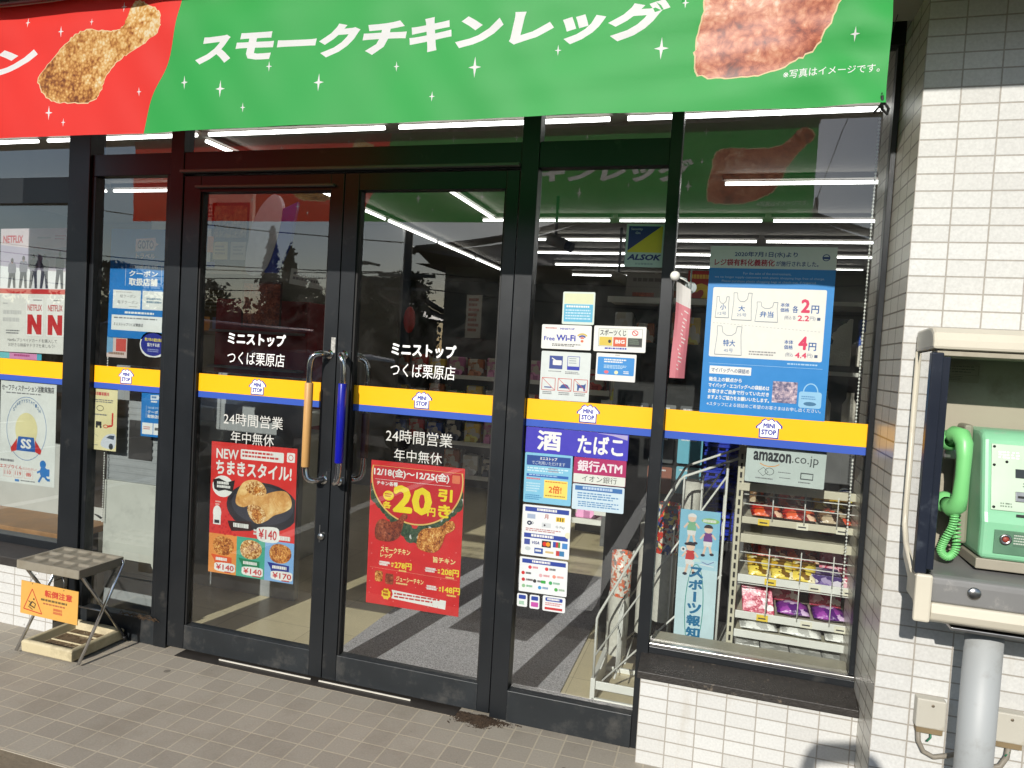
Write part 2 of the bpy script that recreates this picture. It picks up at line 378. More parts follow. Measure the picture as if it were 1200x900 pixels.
class Board:
    """A flat printed sheet. u runs right, v runs down, both 0..1 over the sheet; every print layer lies a hair in front of what it covers."""
    DL = 0.00013
    def __init__(s, name, c, y, W, H, rot, label, cat, bgc, group=None, rad=0.0, th=0.0008, mi=None):
        s.name, s.c, s.y, s.W, s.H, s.rot, s.label, s.cat, s.group = name, c, y, W, H, rot, label, cat, group
        s.mb = MB(); s.lay = []; s.flat = []
        s.k = 0.89 if y < 0.125 else 1.0
        m = mi or s.I(bgc)
        if rad: p = s.rr(0, 0, 1, 1, rad)
        else: p = [(0, 0), (1, 0), (1, 1), (0, 1)]
        s.outline = p
        s.mb.prism([s.xz(q) for q in p], 'y', 0, th, m)
    def I(s, c): return ink(tuple(int(v * s.k) for v in c))
    def xz(s, q): return ((q[0] - 0.5) * s.W, (0.5 - q[1]) * s.H)
    def rr(s, u0, v0, u1, v1, rad):
        """rounded rectangle; rad in metres"""
        ru, rv = rad / s.W, rad / s.H; out = []
        for cu, cv, a0 in ((u1 - ru, v0 + rv, -90), (u1 - ru, v1 - rv, 0), (u0 + ru, v1 - rv, 90), (u0 + ru, v0 + rv, 180)):
            for k in range(5):
                a = R(a0 + 22.5 * k); out.append((cu + ru * math.cos(a), cv + rv * math.sin(a)))
        return out
    def layer(s, pts):
        us = [p[0] for p in pts]; vs_ = [p[1] for p in pts]; b = (min(us), min(vs_), max(us), max(vs_))
        L = 1
        for q, k in s.lay:
            if b[0] < q[2] and q[0] < b[2] and b[1] < q[3] and q[1] < b[3]: L = max(L, k + 1)
        s.lay.append((b, L)); return -L * s.DL
    def faces(s, V, F, m):
        y = s.layer(V); X = [s.xz(q) for q in V]
        s.mb.add([(a, y, b) for a, b in X], F, m); return s
    def poly(s, pts, col):
        m = col if not isinstance(col, tuple) else s.I(col)
        F = [tuple(t) for t in tessellate_polygon([[Vector((p[0], p[1], 0)) for p in pts]])]
        return s.faces(pts, F, m)
    def rect(s, u0, v0, u1, v1, col, rad=0.0):
        return s.poly(s.rr(u0, v0, u1, v1, rad) if rad else [(u0, v0), (u1, v0), (u1, v1), (u0, v1)], col)
    def ell(s, cu, cv, ru, rv, col, n=28, a0=0, a1=360): 
        return s.poly([(min(.996, max(.004, cu + ru * math.cos(R(a0 + (a1 - a0) * k / n)))), min(.996, max(.004, cv + rv * math.sin(R(a0 + (a1 - a0) * k / n))))) for k in range(n + (a1 - a0 < 360))], col)
    def ring(s, cu, cv, ru, rv, w, col, n=36, a0=0, a1=360):
        V = []; 
        for k in range(n + 1):
            a = R(a0 + (a1 - a0) * k / n)
            V += [(cu + ru * math.cos(a), cv + rv * math.sin(a)), (cu + (ru - w / s.W) * math.cos(a), cv + (rv - w / s.H) * math.sin(a))]
        return s.faces(V, [(2 * k, 2 * k + 1, 2 * k + 3, 2 * k + 2) for k in range(n)], s.I(col) if isinstance(col, tuple) else col)
    def line(s, pts, w, col):
        """polyline of width w metres"""
        for (a, b) in zip(pts[:-1], pts[1:]):
            A, B = Vector((a[0] * s.W, a[1] * s.H)), Vector((b[0] * s.W, b[1] * s.H)); d = (B - A)
            if d.length < 1e-6: continue
            d.normalize(); n = Vector((-d.y, d.x)) * w / 2
            s.poly([((p.x) / s.W, (p.y) / s.H) for p in (A - n, B - n, B + n, A + n)], col)
        return s
    def frame(s, u0, v0, u1, v1, w, col): return s.line([(u0, v0), (u1, v0), (u1, v1), (u0, v1), (u0, v0)], w, col)
    def text(s, t, u0, v0, u1, v1, col, bold=0.0, shear=0.0):
        V, F, n = glyphs(t, bold, shear)
        P = [(u0 + (u1 - u0) * x, v1 - (v1 - v0) * y) for x, y in V]; X = [s.xz(q) for q in P]
        s.mb.add([(a, d, c) for (a, c), d in zip(X, lifted(V, n, s.layer(P)))], F, s.I(col) if isinstance(col, tuple) else col); return s
    def fine(s, u0, v0, u1, v1, n, col, fill=0.55):
        """print too small to read: broken hairlines"""
        q = random.Random(int((u0 * 31 + v0 * 57 + s.W * 91) * 1000))
        V = []; F = []
        for k in range(n):
            h = (v1 - v0) / n; a = v0 + h * k; u = u0; e = u1 - (u1 - u0) * q.random() * 0.25
            while u < e:
                l = min(e - u, (u1 - u0) * q.uniform(0.03, 0.12)); o = len(V)
                V += [(u, a), (u + l, a), (u + l, a + h * fill), (u, a + h * fill)]; F.append((o, o + 1, o + 2, o + 3)); u += l + (u1 - u0) * 0.018
        return s.faces(V, F, s.I(col) if isinstance(col, tuple) else col)
    def done(s):
        o = s.mb.build(s.name, loc=(0, 0, 0), recalc=False)
        o.location = (s.c[0], s.y, s.c[1]); o.rotation_euler = (0, -R(s.rot), 0)
        if s.label: tag(o, s.label, s.cat, s.group)
        return o

# ---------------------------------------------------------------- ground and paving
PAVE = tile_mat('paving_tiles', (162, 155, 141), (149, 142, 129), (180, 170, 150), 0.1, 0.1, 0.0033, 'XY', (0.0309, 0.0433), 0.75, 0.6, ((112, 102, 84), 2.6, 0.50, 0.74, 0.45, 9.0, 0.13))
CONC = mat('kerb_concrete', (124, 113, 94), 0.85, var=0.16, scale=9, bump=0.25, bscale=60, dirt=(96, 86, 68), dscale=3)
ASPH = mat('asphalt', (62, 61, 60), 0.9, var=0.3, scale=60, bump=0.5, bscale=220)
m = MB(); m.box(-60, 60, -0.762, 0.152, -0.14, 0.0, PAVE); struct('pavement', m)
m = MB(); m.box(-60, 60, -0.93, -0.7625, -0.15, -0.003, CONC); struct('kerb', m)
m = MB(); m.add([(-900, -900, -0.145), (900, -900, -0.145), (900, 900, -0.145), (-900, 900, -0.145)], [(0, 1, 2, 3)], ASPH); struct('ground', m)
m = MB()
for k in range(7): m.add([(-11 + k * 2.6, -6.2, -0.141), (-10.88 + k * 2.6, -6.2, -0.141), (-10.88 + k * 2.6, -1.6, -0.141), (-11 + k * 2.6, -1.6, -0.141)], [(0, 1, 2, 3)], mat('road_paint', (205, 205, 198), 0.7, var=0.15, scale=30))
struct('parking_lines', m)

# ---------------------------------------------------------------- shop structure
TILE_W = tile_mat('white_wall_tiles', (199, 200, 197), (189, 189, 185), (156, 151, 142), 0.1, 0.05, 0.0022, 'XZ', (0.0, 0.0), 0.3, 0.6, ((160, 150, 132), 4.5, 0.56, 0.78, 0.45, 14.0, 0.07))
TILE_P = tile_mat('white_pillar_tiles', (199, 200, 197), (190, 190, 186), (156, 151, 142), 0.1, 0.05, 0.0022, 'XZ', (0.7179, 0.0055), 0.3, 0.7, ((166, 156, 138), 3.6, 0.57, 0.8, 0.4, 12.0, 0.06))
TILE_S = tile_mat('white_pillar_side_tiles', (200, 196, 184), (192, 187, 176), (120, 111, 98), 0.1, 0.05, 0.0028, 'YZ', (-0.19, 0.0055), 0.3, 0.7)
INW = mat('interior_wall', (104, 102, 98), 0.7, var=0.06, scale=3)
CEIL = mat('ceiling_board', (132, 126, 118), 0.8, var=0.05, scale=30, bump=0.1)
FLR = tile_mat('vinyl_floor_tiles', (222, 208, 172), (214, 200, 164), (166, 152, 122), 0.45, 0.45, 0.0016, 'XY', (0.1, 0.13), 0.32, 0.15, ((150, 136, 106), 2.5, 0.5, 0.75, 0.3))
m = MB(); m.box(-7, 5, 0.1525, 9.5, -0.12, 0.0, FLR); struct('floor', m)
m = MB(); m.box(-7, 5, 0.16, 9.5, 2.715, 2.80, CEIL); struct('ceiling', m)
for nm, bx, lb in (('back_wall', (-7, 5, 9.5, 9.6), 'grey back wall of the shop behind the shelves'), ('side_wall', (-7.1, -7, 0.1, 9.6), 'grey side wall of the shop behind the eat-in corner'), ('side_wall', (5, 5.1, 0.1, 9.6), 'grey side wall of the shop behind the tiled pillar')):
    m = MB(); m.box(*bx, -0.1, 2.8, INW); tag(m.build(nm), lb, 'wall')

def shadow_wall(name, label, x0, x1, y0, y1, z0, z1, mt, mside):
    mb = MB(); mb.box(x0, x1, y0, y1, z0, z1, mt)
    k = mb.mi(mside); mb.m[3] = k; mb.m[5] = k
    return tag(mb.build(name, bevel=0.0), label, 'wall')
m = MB(); m.box(0.0, 0.7175, 0.0, 0.155, -0.1, 0.345, TILE_W); k = m.mi(TILE_S); m.m[5] = k; tag(m.build('low_wall'), 'low white tiled wall under the window with the bag notice', 'wall')
m = MB(); m.box(-6.6, -2.756, 0.012, 0.155, -0.1, 0.345, TILE_W); k = m.mi(TILE_S); m.m[3] = k; tag(m.build('low_wall'), 'low white tiled wall behind the umbrella stand', 'wall')
m = MB(); m.box(0.718, 3.4, -0.19, 0.40, -0.12, 3.4, TILE_P); k = m.mi(TILE_S); m.m[5] = k; tag(m.build('tiled_pillar'), 'wide white tiled pillar carrying the payphone shelter', 'pillar')

# canopy over the entrance
SOF = mat('soffit_board', (168, 163, 150), 0.8, var=0.06, scale=2, dirt=(120, 112, 98), dscale=1.5)
FAS = mat('fascia_metal', (190, 190, 186), 0.45, var=0.05, scale=2)
can = thing('canopy', 'grey canopy slab over the shop entrance with a banner tied to its edge', 'canopy', (-1, -0.5, 2.6))
m = MB(); m.box(-9, 3.4, -0.70, 0.02, 2.60, 2.66, SOF); m.build('soffit', can)
m = MB(); m.box(-9, 0.56, -0.745, -0.703, 2.595, 3.5, FAS); m.build('fascia', can, bevel=0.004)
m = MB(); m.box(0.5605, 3.4, -1.15, -0.703, 2.765, 3.5, FAS); m.build('end_fascia', can, bevel=0.01)
m = MB(); m.box(-9, 3.4, -0.70, 0.02, 2.662, 3.5, FAS); m.build('canopy_core', can)
m = MB(); m.box(-9, 0.7175, 0.10, 0.155, 2.56, 3.3, ALU); m.build('lintel', can)
m = MB(); m.box(-9, 5, 0.157, 9.6, 3.02, 3.1, FAS); tag(m.build('roof'), 'flat roof slab of the shop above its ceiling', 'roof')

FY0, FY1 = 0.100, 0.152          # window frames, front and back
GY = 0.125                       # front of the glass

def pane(parent, x0, x1, z0, z1):
    mb = MB(); mb.box(x0, x1, GY, GY + 0.006, z0, z1, GLASS_IN); k = mb.mi(GLASS); mb.m[2] = k
    return mb.build('pane', parent, recalc=False)

def logo(mb, cx, cz, y, w):
    """little house badge with two lines of lettering"""
    h = w * 0.82
    base = [(-.42, -.5), (.42, -.5), (.42, .02), (.56, .02), (.56, .14), (.30, .42), (.24, .36), (.10, .5), (-.06, .38), (-.18, .48), (-.34, .36), (-.34, .28), (-.56, .06), (-.56, -.04), (-.42, -.04)]
    for k, (s, mt, dy) in enumerate(((1.14, NAVY, 0), (1.0, TXW, -0.0003))):
        P = [(cx + a * w * s * .9, cz + b * h * s) for a, b in base]
        F = [tuple(t) for t in tessellate_polygon([[Vector((p[0], p[1], 0)) for p in P]])]
        mb.add([(p[0], y + dy, p[1]) for p in P], F, mt)
    for t, z0, z1, hw in (('MINI', 0.0, .27, .28), ('STOP', -.38, -.08, .36)):
        V, F, n = glyphs(t, 0.06)
        mb.add([(cx + (a - .5) * 2 * hw * w * .9, d, cz + (z0 + (z1 - z0) * b) * h) for (a, b), d in zip(V, lifted(V, n, y - 0.0006))], F, NAVY)

def band(parent, x0, x1, lx):
    mb = MB(); y = GY - 0.0008
    mb.box(x0, x1, y, GY - 0.0002, 1.204, 1.284, YEL); mb.box(x0, x1, y, GY - 0.0002, 1.176, 1.2035, BLU)
    if lx is not None: logo(mb, lx, 1.243, y - 0.0003, 0.078)
    return mb.build('stripe_band', parent, recalc=False)

def lettering(parent, rows):
    mb = MB()
    for t, cx, cz, w, h, b in rows:
        V, F, n = glyphs(t, max(0, b)); mb.add([(cx + (a - .5) * w, d, cz + (c - .5) * h) for (a, c), d in zip(V, lifted(V, n, GY - 0.0008))], F, TXG if b < 0 else TXW)
    return mb.build('lettering', parent, recalc=False)

# posts and beams of the shop front
fr = thing('entrance_frame', 'black aluminium frame of posts and beams around the double doors', 'frame', (-1.4, 0.1, 0))
def bar(name, x0, x1, z0, z1, y0=FY0, y1=FY1, mt=ALU, par=fr, bev=0.002):
    mb = MB(); mb.box(x0, x1, y0, y1, z0, z1, mt); return mb.build(name, par, bevel=bev)
bar('corner_post', -2.829, -2.703, 0.0, 2.56, 0.085, 0.175)
bar('door_post', -2.247, -2.176, 0.0, 2.56, 0.095, 0.16)
bar('door_post', -0.592, -0.521, 0.0, 2.56, 0.095, 0.16)
bar('window_post', -0.030, 0.014, 0.0, 2.56, 0.092, 0.16)
for a, b in ((-2.7028, -2.2472), (-2.1758, -0.5922), (-0.5208, -0.0302)):
    bar('transom', a, b, 2.175, 2.275)
    bar('head_rail', a, b, 2.50, 2.5595)
    pane(fr, a + 0.001, b - 0.001, 2.276, 2.499)
m = MB(); m.box(-2.1755, -0.5925, 0.07, 0.0945, 2.178, 2.190, mat('dull_rail', (110, 108, 104), 0.5, 0.3)); m.build('drip_rail', fr, bevel=0.002)

# fixed light left of the doors
w1 = thing('side_window', 'narrow side window between the corner post and the left door', 'window', (-2.475, 0.1, 0.05))
m = MB(); m.box(-2.7025, -2.2475, 0.098, 0.154, 0.0, 0.115, ALU_LOW); m.build('bottom_rail', w1, bevel=0.002)
m = MB(); m.box(-2.7025, -2.678, FY0, FY1, 0.116, 2.174, ALU); m.box(-2.268, -2.2475, FY0, FY1, 0.116, 2.174, ALU); m.build('side_rails', w1, bevel=0.0015)
pane(w1, -2.677, -2.269, 0.116, 2.174)
band(w1, -2.677, -2.269, -2.485)
# fixed light right of the doors
w2 = thing('sidelight_window', 'tall sidelight window covered in payment stickers right of the doors', 'window', (-0.27, 0.1, 0.05))
m = MB(); m.box(-0.5205, -0.0305, 0.088, 0.154, 0.0, 0.126, ALU_LOW); m.build('bottom_rail', w2, bevel=0.002)
pane(w2, -0.5203, -0.0307, 0.127, 2.174)
band(w2, -0.5203, -0.0307, -0.274)
# right display window
w3 = thing('display_window', 'display window above the low tiled wall with a dark stone sill', 'window', (0.37, 0.1, 0.34))
m = MB(); m.box(0.0145, 0.7175, 0.10, 0.155, 0.346, 0.395, ALU); m.build('bottom_rail', w3, bevel=0.002)
m = MB(); m.box(0.699, 0.7175, 0.112, 0.155, 0.409, 2.5595, ALU); m.build('side_rail', w3, bevel=0.002)
m = MB(); m.prism([(-0.016, 0.318), (-0.016, 0.345), (0.0985, 0.372), (0.0985, 0.346), (-0.0005, 0.346), (-0.0005, 0.318)], 'x', -0.012, 0.7172, mat('dark_stone', (44, 41, 38), 0.5, var=0.3, scale=60, bump=0.25, bscale=150, dirt=(112, 102, 88), dscale=22, dth=(0.62, 0.7))); m.build('sill', w3, bevel=0.003)
pane(w3, 0.015, 0.6985, 0.396, 2.559)
band(w3, 0.015, 0.7165, 0.381)
m = MB(); m.box(0.015, 0.7170, 0.1005, 0.1245, 0.3955, 0.408, STEEL); m.build('glazing_bead', w3, bevel=0.002)
# left eat-in window
w4 = thing('eat_in_window', 'wide window with a dark sill left of the corner post', 'window', (-3.6, 0.1, 0.34))
m = MB(); m.box(-5.9, -2.8295, 0.10, 0.155, 2.05, 2.175, ALU); m.box(-5.9, -2.8295, 0.095, 0.155, 0.346, 0.405, ALU); m.box(-5.9, -2.8295, 0.10, 0.155, 2.50, 2.5595, ALU); m.build('cross_rails', w4, bevel=0.002)
m = MB(); m.prism([(-0.02, 0.300), (-0.02, 0.342), (0.0945, 0.368), (0.0945, 0.346), (0.011, 0.346), (0.011, 0.300)], 'x', -5.9, -2.74, _M['dark_stone']); m.build('sill', w4, bevel=0.003)
pane(w4, -5.899, -2.830, 0.406, 2.049); pane(w4, -5.899, -2.830, 2.176, 2.499)
band(w4, -5.899, -2.830, -3.8)

# double doors
def door(x0, x1, lst, rst, label, rows, lx, side):
    t = thing('glass_door', label, 'door', ((x0 + x1) / 2, 0.1, 0.0), 'pair of glass entrance doors')
    a, b = x0 + lst, x1 - rst
    mb = MB(); mb.box(x0, a, 0.1, 0.15, 0.012, 2.168, ALU); mb.box(b, x1, 0.1, 0.15, 0.012, 2.168, ALU); mb.build('stiles', t, bevel=0.002)
    mb = MB(); mb.box(a + .0004, b - .0004, 0.101, 0.149, 2.096, 2.168, ALU); mb.build('top_rail', t, bevel=0.002)
    mb = MB(); mb.box(a + .0004, b - .0004, 0.101, 0.149, 0.012, 0.124, ALU_LOW); mb.build('bottom_rail', t, bevel=0.002)
    mb = MB()
    for (p, q, r_, s_) in ((a, a + .008, .124, 2.096), (b - .008, b, .124, 2.096)): mb.box(p + .0003, q - .0003, 0.108, 0.147, r_ + .0006, s_ - .0006, RUBBER)
    mb.build('gasket', t)
    pane(t, a + .0085, b - .0085, .1245, 2.0955)
    band(t, a + .0085, b - .0085, lx)
    lettering(t, rows)
    return t
d1 = door(-2.172, -1.360, 0.090, 0.062, 'left glass entrance door carrying the rice ball poster and a tan grip', [
    ('ミニストップ', -1.775, 1.452, 0.300, 0.056, 0.045), ('つくば栗原店', -1.775, 1.366, 0.296, 0.058, 0.0),
    ('24時間営業', -1.775, 1.090, 0.310, 0.056, -0.004), ('年中無休', -1.775, 1.010, 0.225, 0.054, -0.004)], -1.759, 1)
d2 = door(-1.356, -0.596, 0.066, 0.052, 'right glass entrance door carrying the chicken discount poster and a blue grip', [
    ('ミニストップ', -0.972, 1.447, 0.288, 0.056, 0.045), ('つくば栗原店', -0.972, 1.362, 0.288, 0.058, 0.0),
    ('24時間営業', -0.972, 1.086, 0.298, 0.056, -0.004), ('年中無休', -0.972, 1.008, 0.215, 0.050, -0.004)], -0.967, -1)
TAN = mat('tan_vinyl_grip', (190, 146, 88), 0.45, var=0.05, scale=12)
BROWN = mat('brown_vinyl_grip', (120, 82, 62), 0.45, var=0.05, scale=12)
BLUEG = mat('blue_vinyl_grip', (10, 18, 150), 0.3, var=0.05, scale=12)
def handle(parent, xm, xg, ym, yg, z0, z1, grip, gz0, gz1):
    """D-shaped pull: two bent arms and a straight bar with a vinyl sleeve"""
    def bend(za, zb):
        return [(xm, ym, za), (xm + (xg - xm) * .35, ym + (yg - ym) * .75, za), (xm + (xg - xm) * .8, yg, za + (zb - za) * .10), (xg, yg, za + (zb - za) * .42), (xg, yg, zb)]
    def sm(p):
        out = []
        for i in range(len(p) - 1):
            p0 = Vector(p[max(0, i - 1)]); p1 = Vector(p[i]); p2 = Vector(p[i + 1]); p3 = Vector(p[min(len(p) - 1, i + 2)])
            for k in range(5):
                s_ = k / 5; out.append(0.5 * ((2 * p1) + (p2 - p0) * s_ + (2 * p0 - 5 * p1 + 4 * p2 - p3) * s_ * s_ + (3 * p1 - p0 - 3 * p2 + p3) * s_ ** 3))
        return out + [Vector(p[-1])]
    top = sm(bend(z1, z1 - 0.15)); bot = sm(bend(z0, z0 + 0.13))
    mb = MB(); mb.tube(top + bot[::-1], 0.0125, CHROME, 14)
    h = mb.build('handle', parent)
    mb = MB(); mb.tube([(xg, yg, gz0), (xg, yg, gz0 + .003), (xg, yg, gz1 - .003), (xg, yg, gz1)], [0.0165, 0.0178, 0.0178, 0.0165], grip, 16); mb.build('grip', h)
    mb = MB()
    for z in (z0, z1): mb.lathe((xm, ym - (0.004 if yg < ym else -0.004), z), [(0.0, 0), (0.02, 0), (0.02, .004), (0, .004)], CHROME, 16, 'y')
    mb.build('mount', h)
handle(d1, -1.392, -1.442, 0.1, 0.035, 0.872, 1.408, TAN, 0.930, 1.285)
handle(d1, -1.392, -1.442, 0.15, 0.215, 0.872, 1.408, BROWN, 0.930, 1.285)
handle(d2, -1.322, -1.285, 0.1, 0.035, 0.872, 1.408, BLUEG, 0.962, 1.292)
handle(d2, -1.330, -1.262, 0.15, 0.205, 0.868, 1.396, BROWN, 0.965, 1.160)
m = MB(); m.lathe((-1.388, 0.0995, 0.628), [(0, -.012), (.014, -.012), (.016, -.004), (.016, 0)], STEEL, 16, 'y'); m.box(-1.400, -1.396, 0.0985, 0.0998, 0.60, 0.675, STEEL); m.build('lock', d1)
m = MB(); m.box(-1.385, -1.365, 0.0975, 0.0997, 1.415, 1.480, mat('worn_label', (160, 160, 155), 0.5, var=0.6, scale=60)); m.build('latch_plate', d1)
m = MB(); m.box(-2.1, -1.40, 0.08, 0.0995, 2.112, 2.122, _M['dull_rail']); m.build('closer_arm', d1, bevel=0.002)
# threshold
thr = thing('threshold', 'steel threshold strip in the paving along the foot of the doors', 'threshold', (-1.4, 0.08, 0))
m = MB(); m.box(-2.08, -0.72, 0.047, 0.150, 0.0006, 0.0036, mat('dark_rail', (58, 54, 50), 0.5, 0.4, var=0.2)); m.build('rail', thr)
m = MB(); m.box(-1.87, -1.40, 0.084, 0.0885, 0.004, 0.009, mat('pale_strip', (206, 202, 190), 0.4)); m.build('edge_strip', thr)
m = MB(); m.box(-1.36, -0.93, 0.084, 0.0885, 0.004, 0.009, _M['pale_strip']); m.build('edge_strip', thr)

# ---------------------------------------------------------------- banner: one sheet, its print cut into it
RED_C = cloth_mat(mat('banner_red', (252, 52, 40), 0.55, var=0.03, scale=3))
GRN_C = cloth_mat(mat('banner_green', (52, 182, 82), 0.55, var=0.04, scale=3))
WHT_C = cloth_mat(mat('banner_white', (250, 250, 248), 0.55, var=0.02, scale=3))
RIM_C = cloth_mat(mat('banner_rim', (250, 220, 170), 0.55, var=0.04, scale=3))
FRY_C = cloth_mat(food_mat('banner_fried_chicken', [(126, 66, 22), (186, 118, 50), (226, 166, 86), (246, 204, 132), (252, 236, 196)], 38, grad=(.55, .85, -.20, .65), crumbs=.42))
SMK_C = cloth_mat(food_mat('banner_smoked_chicken', [(110, 40, 22), (168, 76, 46), (210, 118, 80), (236, 164, 124), (252, 222, 196)], 26, grad=(-.35, .75, -.43, .9), crumbs=.3))
BX0, BX1, BZ0, BZ1 = -3.24, 0.545, 2.118, 2.585
def banner():
    polys = []
    nx, nz = 120, 20
    # red | green split: an S-shaped edge
    def edge(z):
        t = (z - BZ0) / (BZ1 - BZ0); return -1.700 + 0.025 * t + 0.065 / (1 + math.exp(-(t - 0.35) * 14)) + 0.06 * t
    cells = []
    gx = [BX0 + (BX1 - BX0) * i / nx for i in range(nx + 1)]; gz = [BZ0 + (BZ1 - BZ0) * j / nz for j in range(nz + 1)]
    for i in range(nx):
        for j in range(nz): polys.append(([(gx[i], gz[j]), (gx[i + 1], gz[j]), (gx[i + 1], gz[j + 1]), (gx[i], gz[j + 1])], RED_C))
    zz = [BZ0 + (BZ1 - BZ0) * k / 24 for k in range(25)]
    polys.append(([(BX1, BZ1), ] + [(edge(z), z) for z in zz[::-1]] + [(BX1, BZ0)], GRN_C))
    def star(x, z, s):
        P = []
        for k in range(8):
            a = R(90 + 45 * k); r = s * (1.25 if k % 4 == 0 else 1.0) if k % 2 == 0 else s * 0.24
            P.append((x + r * math.cos(a) * (0.8 if k % 2 == 0 else 1), z + r * math.sin(a)))
        polys.append((P, WHT_C))
    def word(t, x0, x1, z0, z1, rise, bold, shear=0.0, mt=WHT_C):
        V, F, _ = glyphs(t, 0, shear, bold)
        W = [(x0 + (x1 - x0) * a, z0 + (z1 - z0) * c + rise * a) for a, c in V]
        for f in F: polys.append(([W[i] for i in f], mt))
    qb = random.Random(4)
    def bird(pts, mt):
        P = [(x + qb.uniform(-.0032, .0032), z + qb.uniform(-.0032, .0032)) for x, z in smooth_poly(pts, 6)]; c = Vector((sum(p[0] for p in P) / len(P), sum(p[1] for p in P) / len(P)))
        polys.append(([tuple(c + (Vector(p) - c) * 1.0 + (Vector(p) - c).normalized() * 0.004) for p in P], RIM_C)); polys.append((P, mt))
    bird([(-2.153, 2.326), (-2.135, 2.275), (-2.096, 2.244), (-2.01, 2.232), (-1.925, 2.234), (-1.885, 2.262), (-1.862, 2.312), (-1.825, 2.355), (-1.768, 2.384), (-1.70, 2.412), (-1.645, 2.445), (-1.636, 2.48), (-1.655, 2.515), (-1.70, 2.535), (-1.74, 2.556), (-1.772, 2.540), (-1.782, 2.498), (-1.80, 2.468), (-1.86, 2.462), (-1.935, 2.472), (-1.99, 2.462), (-2.03, 2.435), (-2.09, 2.39)], FRY_C)
    bird([(0.085, 2.235), (0.11, 2.208), (0.18, 2.200), (0.26, 2.208), (0.33, 2.235), (0.375, 2.262), (0.40, 2.315), (0.425, 2.37), (0.455, 2.42), (0.49, 2.455), (0.525, 2.49), (0.52, 2.525), (0.49, 2.545), (0.46, 2.535), (0.43, 2.50), (0.38, 2.462), (0.31, 2.450), (0.20, 2.455), (0.14, 2.452), (0.105, 2.425), (0.10, 2.36), (0.085, 2.29)], SMK_C)
    word('チキン', -2.80, -2.165, 2.318, 2.412, 0.03, 0.055, 0.12)
    xs = -1.49
    word('スモークチキンレッグ', -1.492, 0.012, 2.322, 2.428, -0.014, 0.05, 0.13)
    word('※写真はイメージです。', 0.305, 0.527, 2.190, 2.212, 0.006, 0.006)
    for x, z, s in ((-2.06, 2.475, .016), (-1.93, 2.50, .010), (-1.80, 2.542, .014), (-1.72, 2.255, .012), (-2.105, 2.2, .02), (-2.04, 2.165, .012), (-2.22, 2.52, .014), (-2.4, 2.24, .016), (-2.9, 2.2, .018), (-2.62, 2.54, .015),
                    (-1.535, 2.275, .018), (-1.385, 2.243, .022), (-1.21, 2.305, .013), (-1.30, 2.182, .012), (-1.03, 2.246, .022), (-0.775, 2.282, .012), (-0.655, 2.188, .012), (-0.525, 2.262, .024), (-0.285, 2.296, .012), (-0.005, 2.286, .024), (0.465, 2.29, .014), (-1.44, 2.55, .014), (-1.2, 2.545, .02), (-0.86, 2.54, .018), (-0.5, 2.53, .012), (0.06, 2.54, .02), (0.05, 2.40, .012)): star(x, z, s)
    V = []; Fs = []; Ms = []
    for P, mt in polys:
        if sum(P[i - 1][0] * P[i][1] - P[i][0] * P[i - 1][1] for i in range(len(P))) < 0: P = P[::-1]
        o = len(V); V += [Vector(p) for p in P]; Fs.append(list(range(o, o + len(P)))); Ms.append(mt)
    ov, oe, of, _, _, _ = delaunay_2d_cdt(V, [], Fs, 1, 1e-6)
    import numpy as np
    XY = np.array([(p.x, p.y) for p in ov]); CT = np.array([XY[list(f)].mean(0) for f in of])
    top = np.zeros(len(of), int) - 1
    for k, (P, mt) in enumerate(polys):          # which print covers each little face
        P = np.array(P); ok = np.where((CT[:, 0] >= P[:, 0].min()) & (CT[:, 0] <= P[:, 0].max()) & (CT[:, 1] >= P[:, 1].min()) & (CT[:, 1] <= P[:, 1].max()))[0]
        if not len(ok): continue
        x, y = CT[ok, 0], CT[ok, 1]; ins = np.zeros(len(ok), bool)
        for i in range(len(P)):
            (x1, y1), (x2, y2) = P[i - 1], P[i]
            if y1 == y2: continue
            ins ^= ((y1 > y) != (y2 > y)) & (x < (x2 - x1) * (y - y1) / (y2 - y1) + x1)
        top[ok[ins]] = k
    def wave(x, z):
        t = (BZ1 - z) / (BZ1 - BZ0)
        y = 0.005 * math.sin(2.1 * x + 0.6) + 0.0065 * t * math.sin(6.5 * x + 3.0 * z) + 0.0036 * math.sin(15 * x - 11 * z) * (.4 + .6 * math.sin(1.3 * x) ** 2)
        y += 0.010 * math.exp(-((x - 0.5) / 0.22) ** 2) * math.sin((z + 0.7 * x) * 30) * 0.5
        y += 0.0016 * math.sin(31 * x + 22 * z) * math.sin(3.1 * x) + 0.0022 * math.sin(58 * (z - 0.12 * x)) * max(0, math.sin(1.7 * x + 1))
        y += 0.006 * math.sin(z * 26 + x * 1.2) * math.exp(-((z - 2.55) / 0.09) ** 2)
        return -0.63 + y
    mb = MB(); mb.v = [(p.x, wave(p.x, p.y), p.y) for p in ov]
    for f, k in zip(of, top):
        if k < 0: continue
        mb.f.append(list(f)); mb.m.append(mb.mi(Ms[k])); mb.sm.append(True)
    return mb
bn = thing('banner', 'long red and green cloth banner with fried chicken legs hanging across the shop front', 'banner', (-1.3, -0.63, BZ0))
o = banner().build('cloth', bn, recalc=False)
_b = bmesh.new(); _b.from_mesh(o.data)
for f in _b.faces:
    if f.normal.y > 0: f.normal_flip()
_b.to_mesh(o.data); _b.free()
m = MB(); m.tube([(BX0 - .02, -0.638, BZ1 + 0.004), (BX1 + .02, -0.638, BZ1 + 0.004)], 0.009, STEEL, 10); m.build('top_pole', bn)
